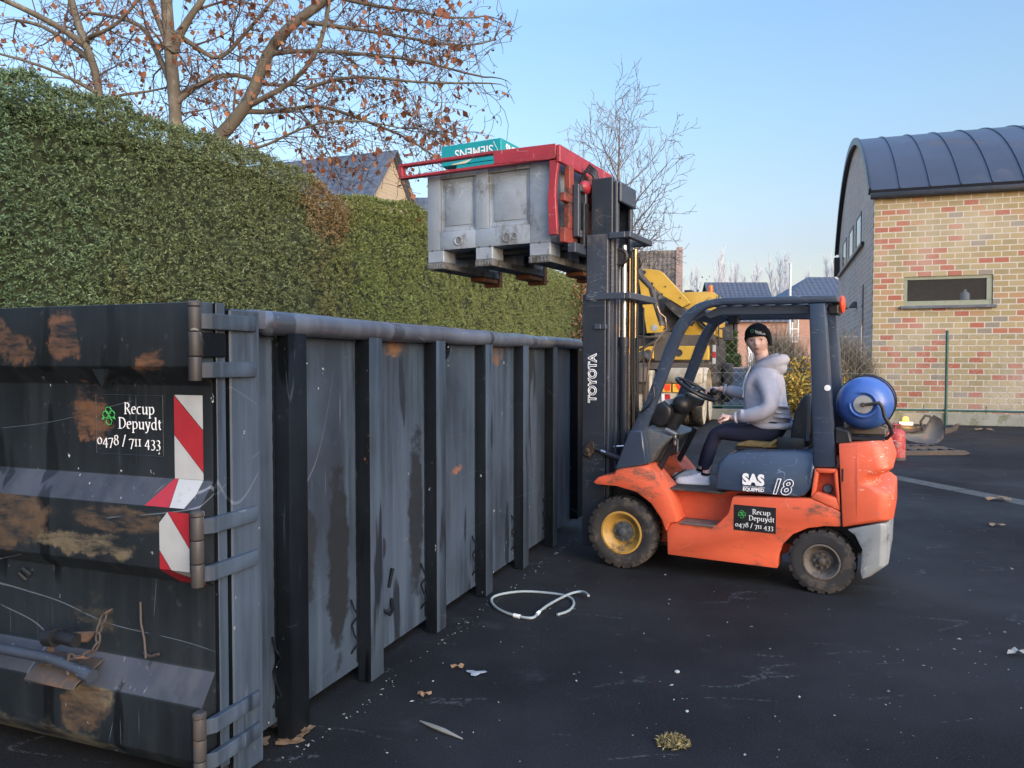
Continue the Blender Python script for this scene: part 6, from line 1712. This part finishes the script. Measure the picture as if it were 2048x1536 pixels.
for i in range(9):
    a = 2 * math.pi * i / 8; b = 2 * math.pi * (i + 1) / 8
    mb.tube([face_pt(.024 + .013 * math.cos(a), .083 + .011 * math.sin(a), .003), face_pt(.024 + .013 * math.cos(b), .083 + .011 * math.sin(b), .003)], .0018, 4)
mb.build('emblem', M['green_mark'], beanie)
for row, (word, zz) in enumerate((('Recup', .078), ('Depuydt', .066))):
    mbw = MB(); tmp = MB(); serif_pieces(tmp, word, (0, 0, 0), (1, 0, 0), (0, 1, 0), .021, 'LEFT')
    vv = []
    for v in tmp.v:
        q = v[0]; vv.append(face_pt(.004 - q - .004 * row, zz + v[1] - q * .34, .0035 + v[2]))
    mbw.v = [tuple(v) for v in vv]; mbw.f = tmp.f; mbw.build('lettering', M['white_letter'], beanie, smooth=0, recalc=False)
def front(x, z, d=0): return hd_((x, .098 * math.sqrt(max(.02, 1 - (x / .091) ** 2 - (z / .125) ** 2)) + d, z))
for s in (-1, 1):
    mb = MB(); mb.ellipsoid(front(s * .035, .008, -.008), (.0135, .006, .0052), 14, 8, HM); e1 = mb.build('eye', M['eye_white'], person, smooth=80)
    mb = MB(); mb.ellipsoid(front(s * .035 - .002, .008, -.0035), (.0056, .0035, .0056), 12, 8, HM); mb.build('iris', M['eye'], e1, smooth=80)
    mb = MB(); mb.tube([front(s * .017, .024, -.001), front(s * .033, .030, -.002), front(s * .050, .024, -.003)], [.0028, .0034, .0018], 6); mb.build('eyebrow', M['brow'], person, smooth=80)
    mb = MB(); mb.tube([front(s * .019, .011, -.001), front(s * .035, .0155, -.001), front(s * .046, .010, -.003)], .0018, 5); mb.build('eyelash', M['brow'], person, smooth=80)
mb = MB(); mb.ellipsoid(front(0, -.051, .004), (.023, .006, .0048), 14, 8, HM); mb.ellipsoid(front(0, -.060, .004), (.019, .006, .0055), 14, 8, HM); lips = mb.build('lips', M['lip'], person, smooth=80)
mb = MB(); mb.ellipsoid(front(0, -.0552, .0075), (.016, .003, .0018), 12, 6, HM); mb.build('mouth_line', M['eye'], lips, smooth=80)

# ------------------------------------------------------------------ yellow crane truck on the street
TK = empty('crane_truck', (4.62, 18.9, 0), 69.5, 'dusty lorry with a folded yellow loading crane, seen from behind on the road', 'truck')
mb = MB(); mb.prism([(1.56, 3.90), (1.50, 3.97), (1.44, 3.985), (1.09, 3.93), (1.01, 3.88), (.44, 3.24), (.30, 3.08), (.50, 2.97), (.79, 3.16), (.97, 3.26), (1.17, 3.45), (1.38, 3.66), (1.53, 3.82)], .42, .68, 'x'); boom = mb.build('boom', M['tyellow'], TK, bevel=.012)
mb = MB()
for y, z, r_ in ((1.27, 3.60, .035), (1.02, 3.32, .03), (.92, 3.52, .02), (.55, 3.22, .015), (1.47, 3.90, .05)): mb.lathe([(.001, 0), (r_, 0), (r_, .03), (.001, .03)], (.42, y, z), (-1, 0, 0), 14)
mb.build('pin', M['tdark'], boom)
mb = MB(); mb.prism([(1.60, 3.72), (1.38, 2.33), (1.00, 2.34), (.97, 2.48), (1.13, 2.78), (1.25, 3.26), (1.33, 3.53), (1.47, 3.72)], .30, .66, 'x'); cc = mb.build('crane_post', M['tyellow'], TK, bevel=.012)
mb = MB(); mb.lathe([(.001, 0), (.08, 0), (.08, .012), (.001, .012)], (.30, 1.18, 2.47), (-1, 0, 0), 20); mb.build('round_label', M['stone'], cc)
mb = MB(); mb.tube([(.36, 1.64, 3.94), (.36, 1.52, 3.74), (.36, 1.26, 3.45)], [.10, .09, .08], 12); mb.tube([(.36, 1.28, 3.46), (.36, 1.01, 2.52)], [.085, .075], 14); mb.build('crane_ram', M['tdark'], TK, smooth=50)
mb = MB(); mb.prism([(1.72, 3.96), (1.60, 3.98), (1.58, 3.86), (1.40, 2.30), (1.95, 2.30), (1.92, 3.10), (1.84, 3.45)], .70, 1.1, 'x'); mb.prism([(.9, 2.35), (1.3, 2.35), (1.2, 2.9), (.95, 3.1), (.5, 3.0), (.25, 2.7)], .72, 1.2, 'x'); mb.build('crane_body', M['tdark'], TK, bevel=.03)
mb = MB(); mb.prism([(.80, 3.18), (.48, 2.95), (.16, 2.66), (.30, 2.5), (.7, 2.8), (1.0, 3.1)], .45, .69, 'x'); mb.build('second_boom', M['tdark'], TK, bevel=.02)
mb = MB()
for k in range(7): mb.tube([(.68, .98 - k * .09, 2.95 - k * .05), (.60, .92 - k * .10, 2.72 - k * .03), (.60, .80 - k * .09, 2.52)], .014, 6)
mb.tube([(.35, .96, 2.42), (.3, .86, 2.5), (.3, .8, 2.4)], .012, 6); mb.build('crane_hose', M['rubber'], TK, smooth=50)
# cab, seen over the load space
mb = MB(); mb.prism([(.78, 2.2), (-.28, 2.25), (-.30, 3.29), (-.20, 3.40), (0, 3.43), (.78, 3.43)], 1.25, 3.3, 'x'); cab = mb.build('cab', M['tyellow'], TK, bevel=.04, seg=2)
mb = MB(); mb.prism([(.78, 2.1), (2.3, 2.1), (2.3, 3.2), (.78, 3.42)], 2.0, 3.3, 'x'); mb.build('cab_back', M['tdark'], TK, bevel=.03)
mb = MB(); mb.prism([(.35, 2.80), (-.17, 2.30), (-.20, 2.34), (.10, 2.52), (.33, 2.9)], 1.14, 1.24, 'x'); mb.box(1.10, 1.24, -.24, .74, 2.16, 2.30); mb.build('cab_trim', M['tdark'], cab, bevel=.01)
mb = MB(); mb.prism([(.3, 2.85), (-.22, 2.28), (-.25, 3.2), (-.1, 3.3)], 1.18, 1.246, 'x'); mb.build('cab_shield', M['tyellow'], cab, bevel=.015)
mb = MB(); mb.box(1.4, 1.9, .38, .60, 3.432, 3.50); mb.build('roof_hatch', M['tdark'], cab, bevel=.02)
mb = MB(); mb.lathe([(.001, 0), (.07, 0), (.075, .06), (.065, .06), (.06, .19), (.045, .215), (.001, .22)], (1.9, -.03, 3.43), (0, 0, 1), 16); mb.build('beacon', M['amber'], cab, smooth=40)
mb = MB(); mb.tube([(1.2, -.31, 2.0), (1.2, -.315, 3.35)], .025, 8); mb.box(1.3, 1.5, -.65, -.40, 2.15, 2.50); mb.tube([(1.4, -.2, 2.48), (1.4, -.52, 2.45)], .02, 6); mb.build('side_mirror', M['tdark'], TK, bevel=.01)
# crane base beam and load space
mb = MB(); mb.box(.22, .50, -.17, .72, 1.65, 2.0); bb = mb.build('base_beam', M['tyellow'], TK, bevel=.015)
mb = MB(); mb.box(.22, .50, 1.18, 1.72, 1.68, 2.0); mb.build('base_beam', M['tyellow'], TK, bevel=.015)
mb = MB(); mb.lathe([(.05, 0), (.05, .02), (.001, .02)], (.22, .0, 1.85), (-1, 0, 0), 14); mb.lathe([(.09, 0), (.09, .02), (.07, .02), (.07, .005), (.001, .005)], (.22, .55, 1.83), (-1, 0, 0), 18); mb.lathe([(.08, 0), (.08, .03), (.001, .03)], (.22, 1.32, 1.84), (-1, 0, 0), 16); mb.build('pin', M['tdark'], bb)
mb = MB(); mb.box(.25, 1.0, .75, 1.18, 1.62, 2.35); mb.box(.6, 1.1, -.1, 2.3, 1.9, 2.28); mb.tube([(.25, 1.55, 1.9), (.25, 1.0, 2.2), (.4, .6, 2.3)], .05, 8); mb.tube([(.1, 1.75, 2.28), (.1, 1.3, 2.22), (.15, .9, 2.26)], .035, 7); mb.build('crane_foot', M['tbrown'], TK, bevel=.02)
mb = MB(); mb.tube([(.0, 1.75, 1.55), (.0, 1.4, 1.80), (.0, 1.25, 1.65)], .11, 12); mb.tube([(-.1, 1.55, 1.45), (-.1, 1.0, 1.55), (-.1, .75, 1.42)], .05, 8); mb.box(-.3, .3, .75, 1.5, 1.40, 1.56); mb.build('winch', M['tdark'], TK, bevel=.01)
sp2 = MB(); 
for k in range(5): pass
mb = MB(); mb.box(-.24, -.16, -.385, -.31, 1.85, 2.01); mb.box(-.24, -.16, -.385, -.31, 1.55, 1.70); mp = mb.build('marker_post', M['hz_white'], TK, bevel=.006)
mb = MB(); mb.box(-.24, -.16, -.386, -.309, 1.702, 1.848); mb.build('marker_band', M['hz_red'], mp, bevel=.006)
# mudguards and rear
mb = MB(); rings = []
for k in range(11):
    a = R(0 + 180 * k / 10); rings.append([(.35 - .74 * math.cos(a), -.17, .70 + .76 * math.sin(a)), (.35 - .74 * math.cos(a), .72, .72 + .76 * math.sin(a)), (.35 - .70 * math.cos(a), .72, .68 + .76 * math.sin(a)), (.35 - .70 * math.cos(a), -.17, .66 + .76 * math.sin(a))])
mb.loft(rings); mb.box(-.94, -.38, -.14, .72, 1.10, 1.46); mb.build('mudguard', M['tcream'], TK, bevel=.03, smooth=50)
mb = MB(); mb.box(-.93, -.40, 1.03, 1.75, .42, 1.40); mb.build('rear_panel', M['tcream'], TK, bevel=.02)
mb = MB(); mb.box(-.99, -.94, 1.08, 1.16, .5, 1.3); mb.box(-.99, -.94, 1.45, 1.55, .35, 1.4); mb.box(-1.0, -.94, 1.2, 1.42, .85, 1.1); mb.lathe([(.001, 0), (.16, 0), (.16, .35), (.001, .35)], (-1.0, 1.28, 1.12), (0, 0, 1), 14); mb.build('rear_fitting', M['tbrown'], TK, bevel=.01)
mb = MB(); mb.box(-.94, -.60, -.20, 1.02, .55, .88); mb.build('lamp_bar', M['tcream'], TK, bevel=.02)
for y0, y1 in ((.56, .84), (.24, .52)):
    mb = MB(); mb.box(-.97, -.945, y0, y1, .89, 1.085); pl = mb.build('reflector_plate', M['refl_yellow'], TK, bevel=.004)
    mb = MB(); mb.prism([(y1 - .05, 1.078), (y0 + .01, 1.078), (y0 + .01, .93), (y0 + .12, .90)], -.974, -.971, 'x'); mb.build('red_field', M['refl_red'], pl, smooth=0)
mb = MB(); mb.box(-.98, -.942, .71, .78, .66, .84); mb.build('rear_lamp', M['white_frame'], TK, bevel=.006)
mb = MB(); mb.box(-.98, -.942, .58, .70, .66, .84); mb.build('rear_lamp', M['red_lamp'], TK, bevel=.006)
mb = MB(); mb.box(-1.0, .4, 2.3, 2.45, .4, 1.4); mb.box(-.9, 7.2, .55, .75, .85, 1.15); mb.box(-.9, 7.2, 1.55, 1.75, .85, 1.15); mb.box(-.5, 5.5, .1, 2.3, 1.42, 1.58); mb.box(3.6, 6.8, .0, 2.3, 1.0, 3.1); mb.build('chassis', M['tbrown'], TK, bevel=.01)
def lorry_wheel(x, y):
    w = empty('wheel'); w.parent = TK; w.location = (x, y, .55)
    mb = MB(); mb.lathe([(.30, -.12), (.48, -.13), (.53, -.10), (.545, -.05), (.545, .05), (.53, .10), (.48, .13), (.30, .12)], (0, 0, 0), (0, -1, 0), 32, False); mb.build('tyre', M['tcream'] if False else M['tyre'], w, smooth=40)
    mb = MB(); mb.lathe([(.50, .131), (.32, .134), (.30, .10), (.26, .02), (.12, .0), (.10, .09), (.001, .10)], (0, 0, 0), (0, -1, 0), 28, False); mb.build('rim', M['tcream'], w, smooth=40)
for x, y in ((.35, .06), (.35, .42), (1.70, .06), (1.70, .42), (.35, 2.35), (1.7, 2.35), (5.9, .10), (5.9, 2.3)): lorry_wheel(x, y)
mb = MB()
mb.box(2.4, 5.2, .02, .25, .42, 1.05); mb.box(1.2, 3.4, -.14, -.06, 1.02, 1.20)
for k in range(6): mb.box(2.5 + k * .45, 2.56 + k * .45, -.04, .02, .45, 1.02)
mb.box(3.5, 5.0, -.06, .02, .30, .42); mb.build('side_guard', M['tbrown'], TK, bevel=.01)
mb = MB(); mb.box(5.3, 6.5, -.28, -.05, .35, 1.55); mb.build('front_fender', M['tdark'], TK, bevel=.06, seg=2)

# ------------------------------------------------------------------ things by the fence
gb = empty('gas_bottle', (6.36, 12.75, 0), 0, 'scuffed red gas bottle standing behind the forklift counterweight', 'gas bottle')
mb = MB(); mb.lathe([(.14, .02), (.155, .035), (.158, .06), (.158, .40), (.15, .45), (.12, .49), (.06, .51), (.001, .515)], (0, 0, 0), (0, 0, 1), 32); mb.build('shell', M['gasred'], gb, smooth=50)
mb = MB(); mb.lathe([(.150, 0), (.168, 0), (.168, .045), (.150, .045), (.150, 0)], (0, 0, 0), (0, 0, 1), 32, False); mb.build('foot_ring', M['rusty'], gb, smooth=40)
mb = MB(); mb.torus((0, 0, .58), (0, 0, 1), .085, .010, 24, 8, 20, 340); mb.tube([(.085, 0, .49), (.085, 0, .58)], .008, 6); mb.tube([(-.085, .02, .49), (-.085, .02, .58)], .008, 6); mb.lathe([(.02, .5), (.02, .56), (.03, .56), (.03, .60), (.001, .60)], (0, 0, 0), (0, 0, 1), 12); mb.build('collar', M['gasred'], gb, smooth=50)
bc = empty('jerrycan', (6.25, 13.65, 0), 15, 'blue plastic canister standing behind the red gas bottle', 'canister')
mb = MB(); mb.box(-.16, .16, -.11, .11, 0, .52); mb.build('shell', M['strap_blue'], bc, bevel=.03, seg=2)
mb = MB(); mb.torus((0, 0, .55), (0, 1, 0), .08, .015, 20, 8, 0, 180); mb.lathe([(.03, .52), (.03, .56), (.001, .56)], (.11, 0, 0), (0, 0, 1), 12); mb.build('handle', M['strap_blue'], bc)
bt = empty('blue_crate', (5.75, 14.6, 0), 8, 'dark blue slatted plastic crate seen between guard post and gas tank', 'crate')
mb = MB()
for z in (.0, .14, .28, .42):
    mb.box(-.35, .35, -.25, -.23, z, z + .09); mb.box(-.35, .35, .23, .25, z, z + .09); mb.box(-.35, -.33, -.229, .229, z, z + .09); mb.box(.33, .35, -.229, .229, z, z + .09)
mb.build('slats', M['strap_blue'], bt, bevel=.004)
mb = MB()
for x in (-.35, -.02, .31): mb.box(x, x + .04, -.262, -.2505, 0, .54)
mb.build('crate_post', M['tank_blue'], bt)
for k, (dy, lab) in enumerate(((0, 'rusty ladder-like loading ramp lying on the tarmac, nearer of the two'), (.62, 'rusty ladder-like loading ramp lying on the tarmac, partly under the scoop'))):
    rp = empty('loading_ramp', (7.05, 13.25 + dy, 0), 3, lab, 'ramp', 'loading ramps on the tarmac')
    mb = MB()
    for y in (0, .34):
        mb.prism([(-.9, 0), (.80, 0), (.90, .03), (.80, .085), (-.9, .085)], y, y + .045, 'y')
    mb.build('rail', M['rusty'], rp, bevel=.006)
    mb = MB()
    for i in range(9): mb.box(-.80 + i * .19, -.75 + i * .19, .046, .339, .045, .08)
    mb.build('rungs', M['rusty'], rp, bevel=.004)
sc_ = empty('digger_scoop', (7.72, 14.35, .085), -8, 'worn grey steel scoop resting tilted on the loading ramps', 'scoop')
mb = MB()
ol = [(-.36, .13), (-.30, .06), (-.15, .02), (.05, .0), (.22, .01), (.33, .10), (.37, .28), (.33, .45), (.20, .53), (.13, .46), (.06, .34), (-.04, .26), (-.18, .22), (-.34, .19)]
cxo, czo = .08, .17; rings = []
for sc2, dep in ((1.0, .0), (.8, .05), (.55, .085), (.25, .10), (.02, .105)):
    rings.append([(cxo + (x - cxo) * sc2, dep + .25 * (czo + (z - czo) * sc2), czo + (z - czo) * sc2) for x, z in ol])
back = [[(x, y + .03, z) for x, y, z in r] for r in reversed(rings)]
rings = rings[::-1] + back[::-1]
mb.loft(rings); mb.build('blade', M['scoop'], sc_, smooth=50)
mb = MB(); mb.prism([(.36, .30), (.48, .30), (.58, .38), (.62, .36), (.57, .25), (.46, .20), (.36, .18)], .05, .10, 'y'); mb.build('lug', M['rusty'], sc_, bevel=.006)
mb = MB(); mb.tube([(.0, .1, .24), (-.04, .12, .40), (.04, .12, .52), (.14, .13, .50)], .025, 8); mb.build('shackle', M['rusty'], sc_)
ln_ = empty('work_lamp', tuple(fence_pt(-.96, -.42)), -19, 'small lit orange lamp on a white base at the foot of the fence', 'lamp')
mb = MB(); mb.box(-.16, .16, -.09, .09, .0, .085); mb.build('base', M['white_frame'], ln_, bevel=.012)
mb = MB(); mb.lathe([(.001, .086), (.07, .086), (.075, .10), (.07, .19), (.04, .215), (.001, .22)], (0, 0, 0), (0, 0, 1), 18); mb.build('bulb', M['lampglow'], ln_, smooth=50)
ll = bpy.data.lights.new('lamp_light', 'POINT'); ll.energy = 6; ll.color = (1, .55, .18); ll.shadow_soft_size = .1
lo_ = bpy.data.objects.new('lamp_light', ll); COL.objects.link(lo_); lo_.parent = ln_; lo_.location = (0, -.25, .24)

# ------------------------------------------------------------------ small things on the tarmac
cab_pts = [(.291, 4.909), (.373, 4.976), (.42, 5.115), (.416, 5.244), (.375, 5.32), (.246, 5.379), (.078, 5.419), (-.067, 5.359), (-.137, 5.282), (-.146, 5.188), (-.108, 5.045), (-.028, 4.925), (.092, 4.843), (.141, 4.843), (.172, 4.959), (.233, 5.08), (.333, 5.225), (.411, 5.32), (.485, 5.348), (.51, 5.301), (.523, 5.214)]
P3 = [Vector((x, y, .011 + (.03 * max(0, (i - 14) / 6) if i > 14 else 0))) for i, (x, y) in enumerate(cab_pts)]
fine = []
for i in range(len(P3) - 1):
    for k in range(3): fine.append(P3[i].lerp(P3[i + 1], k / 3))
fine.append(P3[-1])
for _ in range(2): fine = [fine[0]] + [(fine[i - 1] + fine[i] * 2 + fine[i + 1]) / 4 for i in range(1, len(fine) - 1)] + [fine[-1]]
mb = MB(); mb.tube(fine, .009, 8); cb = empty('cable_loop', (0, 0, 0), 0, 'loop of stiff pale grey cable lying on the tarmac beside the container', 'cable')
mb.build('sheath', M['cable'], cb, smooth=60)
mb = MB(); mb.tube([fine[34], fine[35]], .013, 8); mb.tube([fine[41], fine[42]], .012, 8); mb.build('joint', M['white_letter'], cb)
mb = MB(); mb.tube([(-.42, 3.46, .006), (-.36, 3.40, .012), (-.30, 3.355, .012), (-.215, 3.295, .005)], [.003, .009, .010, .003], 6); tag(mb.build('plastic_strip', M['straw']), 'thin pale plastic strip lying on the tarmac in the foreground', 'strip')
def leafy(name, x, y, r_, m, label, cat, seed, flat=.5, h=.02):
    random.seed(seed); mb = MB(); n = 14; rot = random.random() * 6.28
    ring = [((r_ * (1 + .45 * math.sin(3 * a + rot) + random.gauss(0, .12))) * math.cos(a + rot), (r_ * flat * (1 + .45 * math.sin(3 * a + rot))) * math.sin(a + rot), .006 + h * abs(math.sin(a * 2 + rot))) for a in [2 * math.pi * k / n for k in range(n)]]
    top = [(0, 0, .012 + h * .5)]
    mb.add(ring + top, [(k, (k + 1) % n, n) for k in range(n)])
    o = mb.build(name, m, recalc=False, smooth=50); o.location = (x, y, .001)
    return tag(o, label, cat)
leafy('fallen_leaf', -.285, 4.06, .03, M['dead_leaf'], 'small reddish leaf beside a pale stain on the tarmac', 'leaf', 1)
leafy('fallen_leaf', -.43, 3.72, .028, M['dead_leaf'], 'curled tan leaf on the tarmac near the container ribs', 'leaf', 2)
leafy('fallen_leaf', 11.0, 17.95, .17, M['dead_leaf'], 'large brown leaf below the fence post on the right', 'leaf', 3, .5, .05)
leafy('fallen_leaf', 9.9, 18.55, .12, M['dead_leaf'], 'brown leaf just left of the green fence post foot', 'leaf', 4, .5, .04)
leafy('fallen_leaf', 5.72, 8.98, .12, M['dead_leaf'], 'brown leaf caught on the drain strip at the right edge', 'leaf', 5, .5, .04)
leafy('fallen_leaf', 4.80, 7.6, .07, M['dead_leaf'], 'single leaf on open tarmac right of the grey counterweight', 'leaf', 6)
leafy('paper_scrap', 2.82, 4.25, .042, M['straw'], 'torn pale paper scrap at the right edge of the tarmac', 'paper', 8, .6, .03)
leafy('stain_patch', -.19, 4.0, .045, M['stone'], 'pale flattened patch on the tarmac beside the small red leaf', 'patch', 9, .7, .001)
mb = MB(); mb.ellipsoid((0, 0, .008), (.015, .011, .009), 9, 6); o = mb.build('pebble', M['stone'], smooth=20); o.location = (.870, 4.01, 0); tag(o, 'largest white pebble on the open tarmac', 'pebble')
mb = MB(); mb.ellipsoid((0, 0, .005), (.009, .007, .006), 8, 5); o = mb.build('pebble', M['stone'], smooth=20); o.location = (.82, 3.56, 0); tag(o, 'smaller white pebble on the tarmac behind the moss clump', 'pebble')
random.seed(3)
mo = empty('moss_clump', (.69, 3.26, 0), 0, 'brownish clump of moss and straw in the foreground tarmac', 'moss')
P = []; D = []
for i in range(500):
    a = random.random() * 6.28; r_ = .065 * math.sqrt(random.random()); P.append((r_ * math.cos(a), r_ * .8 * math.sin(a), random.random() * .016)); D.append((random.gauss(0, 1), random.gauss(0, 1), .35))
leaf_mesh('strands', P, D, np.full(500, .024), M['moss'], mo, .22, .3)
# grit and wood crumbs strewn over the tarmac
P = []; n = 0
V = []; Fq = []
for i in range(760):
    if i > 620:
        xx = random.uniform(.2, 4.6); yy = -.085 + random.gauss(0, .022); a = R(69.2)
        x = -1.13 + xx * math.cos(a) - yy * math.sin(a); y = 2.797 + xx * math.sin(a) + yy * math.cos(a)
    elif i < 430: y = 2.4 + 6.5 * random.random() ** 1.4; x = random.uniform(-.62, .72) * y * .95 + .1 * y
    else: y = random.uniform(3, 18); x = random.uniform(-.2, .66) * y
    # keep the container's footprint clear
    u_ = (x + 1.13) * .355 + (y - 2.797) * .935; w_ = -(x + 1.13) * .935 + (y - 2.797) * .355
    if w_ > -.03 and -.3 < u_ < 5.3: continue
    r_ = abs(random.gauss(0, .0028)) + .0014; a = random.random() * 6.28; e = random.uniform(1, 2.6)
    k = len(V)
    for q in range(4):
        t_ = a + q * math.pi / 2; V.append((x + r_ * (e if q % 2 == 0 else 1) * math.cos(t_), y + r_ * (e if q % 2 == 0 else 1) * math.sin(t_), .003))
    V.append((x, y, .003 + r_ * .9))
    Fq += [(k, k + 1, k + 4, k + 4), (k + 1, k + 2, k + 4, k + 4), (k + 2, k + 3, k + 4, k + 4), (k + 3, k, k + 4, k + 4)]
tri = np.array(Fq)[:, :3]
tag(np_mesh('grit', np.array(V), tri, M['crumb']), kind='stuff')
